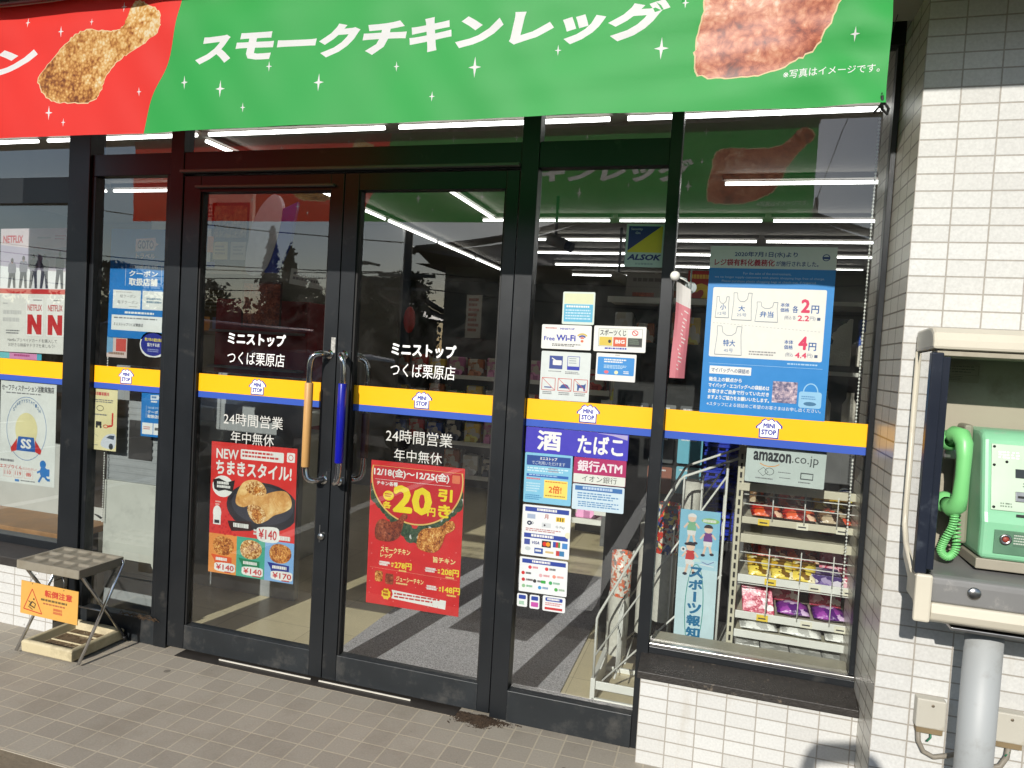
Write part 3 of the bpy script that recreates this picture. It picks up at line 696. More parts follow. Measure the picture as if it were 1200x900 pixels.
m = MB(); m.tube([(0.535, -0.632, 2.135), (0.54, -0.62, 2.105), (0.555, -0.60, 2.100), (0.56, -0.585, 2.118), (0.548, -0.585, 2.135), (0.53, -0.61, 2.11), (0.522, -0.62, 2.098)], 0.0035, RUBBER, 6); m.tube([(0.535, -0.628, 2.14), (0.60, -0.30, 2.42), (0.66, -0.05, 2.59)], 0.0015, RUBBER, 5); m.build('cord', bn)

# ---------------------------------------------------------------- posters and stickers on the glass
PY = 0.1340
PO = 0.1239
WH = (244, 244, 240); INK = (40, 42, 48); REDP = (222, 44, 44); GRAYT = (120, 122, 126)
FRY = food_mat('fried_chicken_print', [(96, 42, 14), (160, 84, 30), (206, 132, 58), (236, 184, 106), (250, 226, 170)], 80, crumbs=.4)
SMK = food_mat('smoked_chicken_print', [(60, 18, 12), (116, 46, 28), (160, 78, 48), (206, 130, 96)], 70, crumbs=.3)
RICE = food_mat('rice_print', [(120, 66, 26), (190, 128, 66), (226, 184, 120), (246, 226, 186), (252, 244, 226)], 60, crumbs=.5)
WRE = food_mat('wreath_print', [(16, 34, 22), (40, 66, 44), (70, 96, 72), (180, 60, 50)], 120)
PHOTO = food_mat('photo_print', [(30, 36, 60), (96, 92, 120), (190, 170, 176), (236, 230, 232)], 70)
OFFC = dict()

# left glass door: rice ball poster
b = Board('poster', (-1.768, 0.682), PY, 0.448, 0.600, 0.8, 'red poster of rice rolls on a dark plate with three coloured price panels below', 'poster', (226, 52, 48))
b.rect(0, .70, .335, 1, (240, 152, 74)); b.rect(.335, .70, .668, 1, (70, 176, 150)); b.rect(.668, .70, 1, 1, (136, 184, 236))
q = random.Random(3)
for k in range(60):
    u, v = q.uniform(.02, .34), q.uniform(.47, .69); b.rect(u, v, u + .02, v + .015, (206, 34, 38))
b.text('NEW', .06, .05, .325, .125, WH, .02); b.rect(.35, .04, .85, .115, WH, .006); b.fine(.37, .052, .83, .108, 2, (206, 60, 60)); b.rect(.885, .035, .975, .105, WH, .005); b.ring(.93, .07, .028, .022, .003, REDP)
b.text('ちまきスタイル!', .06, .135, .945, .245, WH, .035)
b.ell(.62, .46, .42, .185, (38, 38, 46)); b.ell(.62, .445, .36, .145, (58, 58, 70)); 
WRAP = food_mat('wrap_print', [(176, 112, 50), (214, 158, 88), (240, 204, 140), (250, 228, 180)], 16)
b.poly(smooth_poly([(.31, .45), (.33, .36), (.40, .285), (.52, .26), (.62, .285), (.665, .345), (.60, .40), (.50, .44), (.40, .475)], 4), WRAP)
b.poly(smooth_poly([(.42, .32), (.50, .27), (.60, .285), (.66, .335), (.62, .37), (.54, .375), (.46, .36)], 4), RICE); b.poly(smooth_poly([(.52, .32), (.58, .31), (.60, .345), (.54, .36)], 3), FRY)
b.poly(smooth_poly([(.46, .455), (.56, .40), (.70, .345), (.86, .32), (.94, .36), (.955, .43), (.88, .475), (.76, .51), (.68, .555), (.60, .575), (.50, .53)], 4), WRAP)
b.poly(smooth_poly([(.45, .47), (.52, .445), (.61, .465), (.67, .52), (.64, .57), (.56, .585), (.48, .54)], 4), RICE); b.poly(smooth_poly([(.50, .49), (.57, .48), (.63, .53), (.58, .56), (.52, .535)], 3), FRY)
b.line([(.60, .43), (.66, .50)], .0014, (206, 150, 84)); b.line([(.72, .37), (.80, .47)], .0014, (206, 150, 84))
b.ell(.15, .335, .125, .082, WH); b.poly([(.03, .29), (.10, .275), (.20, .30), (.29, .28), (.27, .37), (.18, .36), (.10, .375), (.05, .36)], (28, 28, 30)); b.fine(.08, .30, .25, .355, 2, WH, .7)
b.ell(.09, .54, .05, .055, WH); b.rect(.045, .545, .135, .63, WH); b.rect(.06, .595, .12, .62, INK); b.fine(.065, .45, .13, .49, 2, (240, 190, 180))
b.poly([(.22, .59), (.50, .575), (.51, .645), (.27, .665), (.24, .63)], (46, 18, 18)); b.fine(.29, .60, .48, .64, 1, WH, .8)
b.poly(smooth_poly([(.565, .64), (.60, .61), (.80, .60), (.825, .66), (.80, .71), (.60, .71)], 4), WH); b.text('¥140', .59, .62, .80, .695, (206, 30, 40), .012); b.fine(.81, .655, .96, .70, 1, WH, .7); b.fine(.53, .63, .575, .68, 2, WH, .6)
for u, c, t, mt in ((.02, (232, 92, 40), '¥140', FRY), (.35, (20, 130, 86), '¥140', RICE), (.69, (28, 44, 140), '¥170', FRY)):
    b.poly(smooth_poly([(u + .03, .78), (u + .07, .73), (u + .16, .715), (u + .26, .74), (u + .28, .80), (u + .22, .85), (u + .12, .86), (u + .05, .835)], 4), mt)
    b.poly([(u + .01, .86), (u + .26, .87), (u + .26, .915), (u + .06, .925), (u + .05, .905)], c); b.fine(u + .07, .88, u + .24, .908, 1, WH, .8)
    b.poly(smooth_poly([(u + .055, .95), (u + .08, .922), (u + .28, .918), (u + .302, .95), (u + .28, .982), (u + .08, .982)], 4), WH); b.text(t, u + .075, .929, u + .29, .973, (206, 30, 40), .012); b.fine(u + .18, .98, u + .28, .992, 1, (206, 30, 40), .8)
b.done()

# right glass door: discount poster
b = Board('poster', (-0.973, 0.670), PY, 0.422, 0.611, 0.6, 'red poster with a big yellow 20 yen discount above two chicken legs', 'poster', (222, 38, 42))
for s in (0, 1):
    for k in range(9):
        u, v = (.02 + k * .055, .16 + .035 * k) if s == 0 else (.98 - k * .055, .16 + .035 * k)
        b.ell(u, v + .05, .075, .055, WRE, 12)
        if k % 2 == 0: b.ell(u + .01, v + .06, .022, .016, (214, 214, 208), 10)
def arc(cu, cv, ru, rv, n=40): return [(cu + ru * math.cos(R(a)), max(0.012, cv + rv * math.sin(R(a)))) for a in [(-12 + 204 * k / n) for k in range(n + 1)]]
b.poly(arc(.5, .10, .492, .318), (236, 196, 110)); b.poly(arc(.5, .10, .478, .308), (204, 22, 36))
b.text('12/18(金)〜12/25(金)', .035, .045, .845, .112, WH, .03); b.rect(.875, .05, .955, .105, (232, 120, 80), .004); b.line([(.05, .128), (.86, .128)], .0012, WH)
b.text('チキン各種', .07, .138, .30, .168, WH, .03)
b.ell(.205, .235, .058, .034, (250, 222, 40)); b.fine(.165, .22, .245, .25, 2, (204, 30, 36)); b.text('各', .145, .275, .24, .325, (250, 222, 40), .05)
b.text('20', .255, .155, .675, .345, (252, 226, 34), .055); b.text('円', .63, .285, .715, .345, (252, 226, 34), .05)
b.text('引', .735, .15, .885, .235, (252, 226, 34), .05); b.text('き', .74, .255, .875, .345, (252, 226, 34), .05)
b.poly(smooth_poly([(.07, .49), (.09, .43), (.15, .40), (.24, .415), (.31, .40), (.35, .365), (.385, .345), (.42, .355), (.415, .38), (.385, .40), (.37, .45), (.34, .51), (.27, .545), (.18, .555), (.09, .545)], 4), SMK)
b.poly(smooth_poly([(.53, .535), (.545, .475), (.60, .435), (.70, .42), (.78, .405), (.82, .375), (.87, .36), (.91, .365), (.925, .40), (.89, .43), (.83, .455), (.805, .51), (.77, .56), (.70, .59), (.60, .585), (.54, .565)], 4), FRY)
b.text('スモークチキン', .14, .592, .465, .632, (250, 236, 160), .03); b.text('レッグ', .14, .635, .275, .668, (250, 236, 160), .03)
b.text('旨チキン', .71, .615, .945, .655, (250, 236, 160), .03)
for u, v, t in ((.30, .685, '278円'), (.80, .685, '208円'), (.82, .805, '148円')):
    b.text(t, u, v, u + .185, v + .048, (252, 226, 60), .035); b.fine(u + .05, v + .054, u + .15, v + .068, 1, (250, 220, 120), .8)
    b.fine(u - .165, v + .01, u - .05, v + .045, 2, WH, .7); b.line([(u - .175, v + .028), (u - .045, v + .022)], .0016, WH); b.fine(u - .035, v + .012, u - .008, v + .045, 2, (250, 226, 90), .7)
b.line([(.03, .745), (.97, .755)], .0008, (250, 180, 150))
b.rect(.09, .765, .175, .84, FRY, .008); b.rect(.205, .775, .295, .85, SMK, .008)
b.text('ジューシーチキン', .325, .785, .62, .82, (250, 236, 160), .025); b.fine(.325, .828, .48, .842, 1, (250, 220, 150), .8)
b.poly([(.22 + .055 * (1 if k % 2 else .8) * math.cos(R(22.5 * k)), .92 + .042 * (1 if k % 2 else .8) * math.sin(R(22.5 * k))) for k in range(16)], (250, 214, 50)); b.fine(.185, .895, .255, .94, 2, (190, 70, 20), .7)
b.poly([(.28, .885), (.865, .905), (.86, .965), (.28, .945), (.295, .915)], WH); b.fine(.31, .902, .845, .945, 2, (206, 50, 50), .5)
q = random.Random(5)
for k in range(34): u, v = q.uniform(.03, .97), q.uniform(.56, .98); b.ell(u, v, .005, .0035, (246, 150, 150), 6)
b.done()

# display window: carrier bag notice
BL = (18, 136, 214)
b = Board('poster', (0.349, 1.585), PO, 0.424, 0.606, 0.0, 'blue notice about paid carrier bags at 2 yen and 4 yen', 'poster', BL)
b.rect(0, 0, 1, .13, (222, 232, 222)); DN = (24, 62, 130)
b.text('2020年7月1日(水)より', .20, .03, .70, .066, DN, .02); b.text('レジ袋有料化義務化', .04, .075, .525, .116, (176, 24, 56), .03); b.text('が施行されました。', .535, .083, .865, .114, DN, .015)
b.ring(.92, .06, .03, .02, .003, DN); b.rect(.895, .055, .945, .068, DN)
b.text('For the sake of the environment,', .28, .152, .66, .168, (190, 216, 236)); b.text('we no longer supply customers with plastic shopping bags free of charge.', .05, .176, .92, .192, (190, 216, 236)); b.text('Please purchase plastic shopping bags at check-out, if required.', .11, .200, .86, .216, (190, 216, 236))
b.rect(.045, .245, .945, .66, (240, 240, 232), .006)
def bag(u0, v0, u1, v1, col=(84, 110, 136)):
    w, h = u1 - u0, v1 - v0
    P = [(0, 1), (.06, .3), (.04, 0), (.22, 0), (.26, .22), (.40, .32), (.60, .32), (.74, .22), (.78, 0), (.96, 0), (.94, .3), (1, 1), (0, 1)]
    b.line([(u0 + w * x, v0 + h * y) for x, y in P], .0014, col)
bag(.075, .30, .185, .425); bag(.21, .275, .37, .435); bag(.40, .325, .58, .44); bag(.09, .475, .31, .645)
b.text('小', .11, .345, .16, .378, (30, 100, 170), .02); b.text('12号', .095, .39, .165, .41, (60, 110, 160)); b.text('大', .26, .35, .315, .385, (30, 100, 170), .02); b.text('25号', .25, .395, .33, .415, (60, 110, 160)); b.text('弁当', .435, .378, .545, .415, (30, 100, 170), .02)
b.text('特大', .155, .555, .255, .595, (30, 100, 170), .02); b.text('45号', .165, .608, .24, .63, (60, 110, 160))
PK = (222, 36, 92)
for v, n, t in ((.31, '2', '2.2'), (.525, '4', '4.4')):
    b.text('本体', .595 + (.05 if n == '4' else 0), v + .015, .665 + (.05 if n == '4' else 0), v + .04, (30, 90, 160), .02); b.text('価格', .595 + (.05 if n == '4' else 0), v + .045, .665 + (.05 if n == '4' else 0), v + .07, (30, 90, 160), .02)
    if n == '2': b.text('各', .69, v + .03, .735, v + .072, (30, 90, 160), .02)
    b.text(n, .755, v - .01, .825, v + .07, PK, .05); b.text('円', .835, v + .025, .895, v + .072, (30, 90, 160), .02)
    b.text('(税込' + (' 各' if n == '2' else ''), .63 if n == '2' else .66, v + .088, .72, v + .115, (60, 80, 120)); b.text(t, .735, v + .085, .825, v + .118, PK, .035); b.text('円)', .83, v + .09, .872, v + .115, (60, 80, 120)); b.rect(.885, v + .095, .91, v + .112, (60, 80, 120))
for k in range(30): b.line([(.06 + k * .029, .457 + .001 * k), (.075 + k * .029, .4575 + .001 * k)], .001, (130, 140, 150))
b.fine(.37, .615, .62, .645, 2, (150, 150, 150)); b.fine(.68, .675, .94, .69, 1, (170, 210, 240)); b.line([(.05, .70), (.955, .70)], .001, (170, 210, 240))
b.rect(.06, .715, .40, .762, WH); b.text('マイバッグへの袋詰め', .075, .725, .385, .753, (40, 80, 130), .012)
for k, (t, e) in enumerate((('衛生上の観点から', .33), ('マイバッグ・エコバッグへの袋詰めは', .555), ('お客さまご自身で行っていただき', .555), ('ますようご協力をお願いいたします。', .56))): b.text(t, .06, .782 + k * .036, e, .808 + k * .036, WH, .03)
b.text('※スタッフによる袋詰めご希望のお客さまはお申し出ください。', .055, .932, .965, .955, WH, .0)
b.rect(.58, .785, .775, .91, PHOTO); b.rect(.79, .835, .965, .93, (150, 205, 240), .008); b.ring(.878, .84, .06, .055, .004, (150, 205, 240), a0=180, a1=360); b.fine(.81, .86, .945, .885, 2, (90, 150, 200)); b.ell(.878, .905, .05, .012, (60, 120, 160), 12)
b.done()

# security sticker, wifi etc. on the sidelight
b = Board('sticker', (-0.101, 1.886), PO, 0.143, 0.160, -0.5, 'blue and yellow security company sticker high on the sidelight', 'sticker', (196, 222, 214), 'stickers on the sidelight', rad=.004)
b.rect(.06, .05, .94, .66, (232, 214, 34)); b.poly([(.06, .05), (.90, .05), (.06, .62)], (22, 36, 122)); b.text('Security', .12, .09, .42, .16, (210, 220, 230)); b.text('On', .24, .18, .36, .235, (210, 220, 230)); b.text('ALSOK', .06, .70, .94, .84, (24, 36, 120), .06, .25); b.text('安全警備保障', .28, .90, .74, .945, (90, 110, 130)); b.done()
def stk(c, W, H, rot, label, bg=WH, rad=.005): return Board('sticker', c, PO, W, H, rot, label, 'sticker', bg, 'stickers on the sidelight', rad=rad)
b = stk((-0.337, 1.644), 0.125, 0.125, 0.6, 'square sticker with pale yellow top and light blue bottom above the Wi-Fi sticker', (222, 236, 226)); b.rect(.05, .05, .95, .36, (226, 232, 190)); b.rect(.05, .38, .95, .92, (84, 184, 222)); b.fine(.12, .42, .86, .50, 1, WH, .7); b.fine(.1, .54, .9, .88, 4, (190, 228, 244)); b.done()
b = stk((-0.378, 1.531), 0.196, 0.094, 0.6, 'white Free Wi-Fi sticker with signal arcs'); b.text('Free', .05, .48, .27, .66, NAVY, .02); b.text('Wi-Fi', .30, .40, .69, .66, NAVY, .045); b.fine(.07, .12, .35, .2, 1, (200, 90, 90)); b.text('MINISTOP', .37, .12, .66, .2, NAVY, .03); b.fine(.22, .78, .8, .9, 2, INK)
for r_, c in ((.135, (214, 184, 80)), (.095, (40, 50, 150)), (.055, (222, 92, 60))): b.ring(.82, .58, r_, r_ * 1.95, .006, c, 14, 220, 320)
b.ell(.82, .64, .03, .055, (230, 110, 70), 12); b.done()
b = stk((-0.172, 1.534), 0.197, 0.097, 0.8, 'white sports lottery sticker with yellow, orange and black panels'); b.rect(.09, .10, .93, .80, (60, 62, 62)); b.rect(.095, .11, .925, .79, (232, 236, 226)); b.text('スポーツくじ', .12, .14, .62, .38, INK, .02); b.rect(.65, .11, .925, .40, (244, 244, 240)); b.ring(.79, .255, .06, .11, .003, REDP); b.line([(.75, .18), (.83, .33)], .003, REDP)
b.rect(.11, .43, .36, .77, (226, 198, 70)); b.rect(.38, .43, .63, .79, (222, 92, 50)); b.text('BIG', .42, .53, .6, .68, WH, .05); b.rect(.66, .45, .925, .78, (40, 44, 40)); b.fine(.69, .5, .9, .72, 3, (110, 130, 110)); b.ell(.31, .6, .03, .07, INK, 10); b.fine(.22, .84, .78, .92, 1, NAVY, .8); b.done()
b = stk((-0.374, 1.380), 0.195, 0.189, 0.3, 'pale sticker of camera and prohibition pictograms above the yellow band', (224, 232, 230))
b.rect(.17, .09, .44, .36, (44, 70, 150)); b.rect(.24, .18, .42, .28, WH, .003); b.line([(.22, .14), (.32, .2)], .004, WH); b.fine(.16, .40, .45, .43, 1, GRAYT); b.frame(.54, .09, .78, .36, .002, NAVY); b.rect(.54, .29, .78, .36, NAVY); b.fine(.57, .12, .75, .26, 3, (150, 160, 170), .4); b.fine(.5, .40, .8, .46, 2, GRAYT)
for u, t in ((.04, 0), (.37, 1), (.69, 2)):
    b.frame(u, .55, u + .27, .80, .0022, (206, 60, 50))
    if t == 0: b.rect(u + .05, .73, u + .2, .755, (60, 80, 150))
    if t == 1: b.ell(u + .135, .73, .085, .07, (44, 80, 150), 18, 180, 360); b.rect(u + .03, .725, u + .24, .75, (44, 80, 150))
    if t == 2: b.poly([(u + .05, .63), (u + .1, .66), (u + .2, .655), (u + .24, .62), (u + .23, .78), (u + .2, .78), (u + .19, .72), (u + .11, .72), (u + .1, .78), (u + .07, .78), (u + .07, .69)], (44, 80, 150))
    b.line([(u + .01, .56), (u + .26, .79)], .002, (206, 60, 50)); b.fine(u + .02, .83, u + .25, .90, 2, GRAYT)
b.done()
b = stk((-0.180, 1.426), 0.151, 0.104, 0.0, 'white card with a bright blue panel under the sports lottery sticker', WH, .003); b.rect(.04, .13, .96, .78, (44, 146, 222), .004); b.fine(.2, .2, .82, .36, 2, WH, .6); b.fine(.2, .42, .8, .56, 3, (190, 224, 246)); b.ell(.27, .68, .06, .06, (236, 110, 120), 10); b.ell(.52, .68, .05, .07, (240, 236, 190), 10); b.fine(.7, .62, .86, .74, 2, WH); b.fine(.47, .04, .62, .08, 1, GRAYT); b.done()

PUR = (62, 56, 190)
b = stk((-0.314, 1.124), 0.402, 0.100, 0.2, 'long violet sign reading sake and tobacco under the yellow band', PUR, .002); b.text('酒', .115, .10, .355, .88, WH, .035); b.text('たばこ', .515, .14, .955, .86, WH, .03); b.poly([(.70, .03), (.99, .03), (.99, .22), (.85, .09)], (180, 170, 214)); b.done()
b = stk((-0.417, 0.975), 0.191, 0.197, 0.9, 'light blue card sticker with a yellow double points box', (132, 200, 230)); b.rect(.04, .05, .96, .25, (30, 74, 150)); b.text('ミニストップ', .32, .07, .68, .135, WH, .04); b.text('でご利用いただけます', .15, .155, .85, .23, (214, 228, 240)); b.fine(.06, .29, .94, .39, 2, (206, 236, 246)); b.fine(.5, .28, .72, .38, 2, (150, 150, 170)); b.rect(.05, .42, .93, .475, (40, 100, 180)); b.fine(.1, .43, .88, .468, 1, (170, 205, 236))
b.rect(.43, .52, .92, .88, (248, 226, 110)); b.text('2倍!', .53, .62, .80, .78, (222, 96, 30), .03); b.fine(.45, .545, .9, .58, 1, (214, 120, 40)); b.fine(.46, .82, .88, .86, 1, (180, 130, 50)); b.fine(.05, .50, .38, .54, 1, (214, 110, 120), .8); b.fine(.05, .60, .36, .80, 4, (190, 226, 240)); b.fine(.04, .84, .40, .95, 3, (70, 140, 190)); b.done()
b = stk((-0.216, 1.024), 0.201, 0.099, 0.5, 'crimson and white bank ATM sticker', (178, 34, 98), .003); b.text('銀行ATM', .07, .10, .93, .54, (236, 226, 232), .03); b.rect(0.004, .64, .996, .99, (226, 232, 222), .003); b.text('イオン銀行', .17, .68, .84, .93, (70, 72, 70), .008); b.done()
b = stk((-0.216, 0.921), 0.200, 0.099, 0.7, 'pale blue notice sticker under the bank ATM sticker', (208, 230, 240)); b.rect(.05, .06, .96, .24, (60, 116, 180)); b.fine(.2, .09, .8, .21, 1, (190, 214, 236), .8); b.fine(.1, .32, .95, .6, 3, (100, 150, 196)); b.fine(.12, .66, .92, .9, 3, (100, 150, 196)); b.done()
b = stk((-0.412, 0.767), 0.194, 0.200, 0.8, 'white sticker of card and payment logos with two navy headings', (240, 244, 244))
b.rect(.05, .04, .96, .13, (44, 70, 160)); b.fine(.3, .055, .72, .115, 1, WH, .8); b.rect(.05, .56, .96, .65, (44, 70, 160)); b.fine(.2, .575, .78, .635, 1, WH, .8)
b.rect(.10, .18, .27, .27, (170, 186, 210)); b.text('月', .46, .16, .54, .25, (180, 80, 70), .02); b.rect(.70, .19, .88, .28, (240, 200, 40)); 
for k in range(3): b.rect(.73 + k * .05, .20, .75 + k * .05, .27, INK)
b.ring(.15, .36, .05, .045, .006, (30, 40, 70)); b.text('iD', .18, .33, .24, .38, (30, 40, 70), .02); b.rect(.41, .33, .60, .42, (214, 220, 222)); b.ell(.47, .375, .02, .02, INK, 10); b.text('G Pay', .70, .36, .89, .42, (130, 134, 140), .01); b.fine(.08, .46, .85, .53, 2, (190, 120, 120))
b.rect(.06, .68, .18, .79, (66, 84, 160)); b.text('VISA', .22, .71, .38, .77, (36, 52, 130), .03, .2); b.rect(.43, .68, .62, .81, (40, 36, 40)); b.ell(.49, .745, .045, .045, (222, 50, 36), 14); b.ell(.56, .745, .045, .045, (240, 160, 40), 14); b.rect(.66, .68, .72, .79, (40, 80, 170)); b.rect(.72, .68, .77, .79, (200, 50, 60)); b.rect(.77, .68, .81, .79, (70, 150, 70)); b.rect(.85, .69, .96, .80, (70, 140, 206)); b.ell(.14, .87, .06, .04, (200, 212, 212), 14); b.rect(.28, .84, .46, .95, (44, 84, 160)); b.fine(.3, .87, .44, .92, 1, WH, .8); b.rect(.51, .88, .68, .92, (222, 190, 130)); b.rect(.73, .85, .80, .95, (200, 60, 60)); b.rect(.80, .85, .90, .95, (60, 130, 180)); b.ell(.96, .53, .065, .06, (236, 234, 200), 12)
b.done()
b = stk((-0.412, 0.589), 0.194, 0.139, 1.0, 'white sticker of code payment logos with one navy heading', (240, 244, 244)); b.rect(.05, .05, .96, .17, (44, 70, 160)); b.fine(.26, .075, .72, .15, 1, WH, .8)
for u, v, c, t, tc in ((.22, .28, (220, 70, 80), 'd払い', (222, 130, 140)), (.57, .28, (220, 60, 60), 'PayPay', (70, 70, 76)), (.08, .46, (214, 50, 50), '楽天ペイ', (60, 60, 64)), (.45, .48, (230, 180, 186), 'メルペイ', (222, 150, 156)), (.73, .47, (236, 150, 130), 'au PAY', (230, 160, 150)), (.09, .65, (200, 50, 50), 'R Pay', (80, 60, 60)), (.33, .66, (60, 60, 60), 'LINE', (70, 74, 72)), (.66, .66, (70, 170, 100), 'FamiPay', (130, 180, 150)), (.1, .83, (150, 196, 150), 'QUOPay', (110, 180, 130)), (.44, .83, (60, 150, 210), '支付宝', (110, 150, 190)), (.78, .83, (80, 170, 80), 'WeChat', (150, 180, 150))):
    b.ell(u, v, .038, .052, c, 12); b.fine(u + .055, v - .035, u + .2, v + .03, 1, tc, .9)
b.rect(.46, .615, .56, .70, (60, 170, 70), .003); b.done()
b = stk((-0.491, 0.483), 0.042, 0.052, 1.5, 'tiny white sticker with a green scribble, lowest row by the door post', (240, 244, 244), .006); b.rect(.15, .1, .86, .42, (44, 70, 160), .004); b.fine(.2, .58, .84, .86, 3, (130, 190, 150), .8); b.done()
b = stk((-0.440, 0.483), 0.040, 0.055, 1.5, 'tiny white sticker with a magenta block in the lowest row', (240, 244, 244), .006); b.rect(.15, .1, .86, .40, (44, 70, 160), .004); b.rect(.14, .52, .88, .86, (200, 84, 170), .003); b.done()
b = stk((-0.362, 0.486), 0.091, 0.060, 1.2, 'small white service sticker with a red bar, end of the lowest row', (240, 244, 244), .006); b.rect(.12, .1, .88, .34, (44, 70, 160), .004); b.fine(.2, .14, .8, .3, 1, WH, .8); b.fine(.12, .42, .88, .66, 2, (214, 150, 150), .7); b.rect(.1, .74, .88, .9, (204, 60, 60)); b.done()

# posters on the left windows
b = Board('poster', (-3.086, 1.628), PY, 0.439, 0.615, 0.9, 'video streaming poster with five dark standing silhouettes over two red N cards', 'poster', (238, 238, 232))
b.rect(0, 0, 1, .36, (206, 194, 198)); b.poly([(0, .30), (.5, .33), (1, .35), (1, .49), (0, .49)], (232, 234, 238)); b.poly([(0, .13), (.6, .17), (1, .15), (1, .34), (.5, .33), (0, .30)], (176, 168, 188))
for k, (u, h) in enumerate(((.18, .24), (.35, .26), (.50, .275), (.66, .275), (.88, .30))):
    t = .48 - h; s = h; D = (52, 54, 72); M_ = (120, 118, 134)
    b.poly(smooth_poly([(u - .035, t + s * .16), (u + .035, t + s * .16), (u + .055, t + s * .24), (u + .05, t + s * .52), (u - .05, t + s * .52), (u - .058, t + s * .24)], 3), M_)
    b.poly([(u - .048, t + s * .5), (u + .048, t + s * .5), (u + .055, t + s), (u + .02, t + s), (u + .004, t + s * .6), (u - .03, t + s), (u - .065, t + s)], D); b.ell(u, t + s * .08, .022, .022, (70, 60, 66), 12); b.rect(u - .012, t + s * .12, u + .012, t + s * .18, (150, 124, 118))
b.text('NETFLIX', .04, .055, .335, .115, (186, 28, 36), .03); b.fine(.55, .07, .75, .09, 1, (150, 140, 146)); b.fine(.80, .055, .96, .10, 2, (186, 90, 100))
b.rect(0, .485, 1, .525, (200, 46, 48)); b.fine(.05, .60, .12, .62, 1, (190, 190, 190)); b.fine(.05, .66, .36, .78, 2, (206, 206, 204)); b.fine(.1, .82, .33, .86, 2, GRAYT)
for u in (.40, .70):
    b.rect(u - .005, .555, u + .255, .865, (246, 246, 242), .004); b.frame(u - .005, .555, u + .255, .865, .0008, (206, 206, 204)); b.fine(u + .1, .57, u + .23, .585, 1, GRAYT); b.text('NETFLIX', u + .02, .61, u + .23, .66, (196, 60, 64), .015)
    c = (200, 40, 46); b.poly([(u + .02, .69), (u + .09, .69), (u + .09, .85), (u + .02, .85)], c); b.poly([(u + .16, .69), (u + .23, .69), (u + .23, .85), (u + .16, .85)], c); b.poly([(u + .021, .69), (u + .091, .69), (u + .229, .85), (u + .159, .85)], c)
b.text('Netflixプリペイドカードを購入して', .13, .885, .86, .915, INK, .006); b.text('お好きな映画やドラマを楽しもう!', .14, .925, .83, .955, INK, .006); b.done()
b = Board('flyer_strip', (-3.17, 1.300), PY, 0.30, 0.03, 0.4, 'narrow pink and teal strip showing under the streaming poster', 'flyer', (226, 150, 196)); b.rect(0, 0, .3, 1, (120, 200, 206)); b.rect(.9, 0, 1, 1, (80, 180, 200)); b.fine(.4, .2, .8, .8, 1, (180, 70, 130)); b.done()
b = Board('poster', (-3.097, 0.919), PY, 0.364, 0.516, 0.6, 'white safety station poster with a blue oval and a blue running child', 'poster', (232, 236, 232))
b.text('セーフティステーション活動実施店', .02, .04, .96, .10, INK, .025); b.fine(.1, .115, .9, .135, 1, GRAYT); b.ring(.48, .46, .36, .31, .0028, (44, 110, 176)); 
for k, ch in enumerate('SAFETYSTATION'):
    a = R(-138 + k * 8); 
    b.text(ch, .48 + .31 * math.cos(a) - .016, .46 + .27 * math.sin(a) - .016, .48 + .31 * math.cos(a) + .016, .46 + .27 * math.sin(a) + .016, (60, 110, 160), .01)
b.ell(.48, .47, .20, .165, (232, 224, 170)); b.poly([(.34, .54), (.62, .54), (.66, .68), (.30, .68)], (36, 96, 176)); b.text('SS', .385, .56, .575, .655, WH, .05); b.poly([(.32, .56), (.20, .66), (.22, .70), (.31, .68)], (206, 44, 40)); b.poly([(.64, .56), (.76, .66), (.74, .70), (.65, .68)], (206, 44, 40))
b.fine(.02, .775, .30, .80, 1, GRAYT, .9); b.text('エスゾウくん', .01, .825, .42, .865, (206, 70, 60), .03); b.text('のおねがい!', .43, .835, .68, .865, (206, 70, 60))
for k, t in enumerate(('110', '119', '番')): b.frame(.08 + k * .19, .875, .235 + k * .19, .945, .0012, (220, 140, 130)); b.text(t, .10 + k * .19, .885, .215 + k * .19, .925, (206, 90, 80), .01)
C_ = (40, 120, 196); b.ell(.79, .79, .055, .04, C_, 16); b.poly(smooth_poly([(.76, .82), (.84, .82), (.87, .86), (.85, .91), (.77, .91), (.74, .87)], 3), C_); b.line([(.78, .90), (.72, .965)], .012, C_); b.line([(.82, .90), (.87, .935), (.92, .935)], .012, C_); b.line([(.77, .85), (.69, .875)], .010, C_); b.rect(.84, .83, .91, .90, C_, .004)
b.rect(.29, .962, .37, .985, (60, 130, 200), .003); b.fine(.40, .965, .7, .985, 1, GRAYT); b.done()
b = Board('poster', (-2.440, 1.679), PY, 0.346, 0.513, -0.4, 'tall blue travel coupon poster with white form panels', 'poster', (20, 122, 200))
b.poly([(.42, .09), (.74, .075), (.76, .12), (.80, .135), (.75, .155), (.74, .19), (.42, .205)], WH); b.text('GOTO', .45, .10, .72, .18, (20, 60, 110), .04); b.text('トラベル', .43, .22, .75, .265, WH, .02)
b.line([(.27, .32), (.27, .52)], .0015, WH); b.line([(.87, .32), (.87, .52)], .0015, WH); b.text('地域共通', .33, .325, .81, .36, (190, 214, 236), .01); b.text('クーポン', .33, .375, .81, .43, WH, .03); b.text('取扱店舗', .33, .445, .81, .515, WH, .045)
b.rect(.07, .56, .54, .73, (236, 240, 238)); b.rect(.57, .56, .985, .73, (236, 240, 238)); b.text('紙クーポン', .19, .60, .46, .63, GRAYT); b.text('電子クーポン', .15, .655, .50, .685, GRAYT); b.fine(.12, .575, .4, .588, 1, (190, 190, 186)); b.fine(.35, .705, .5, .718, 1, (170, 170, 166)); b.fine(.64, .62, .92, .68, 2, (120, 150, 170), .6)
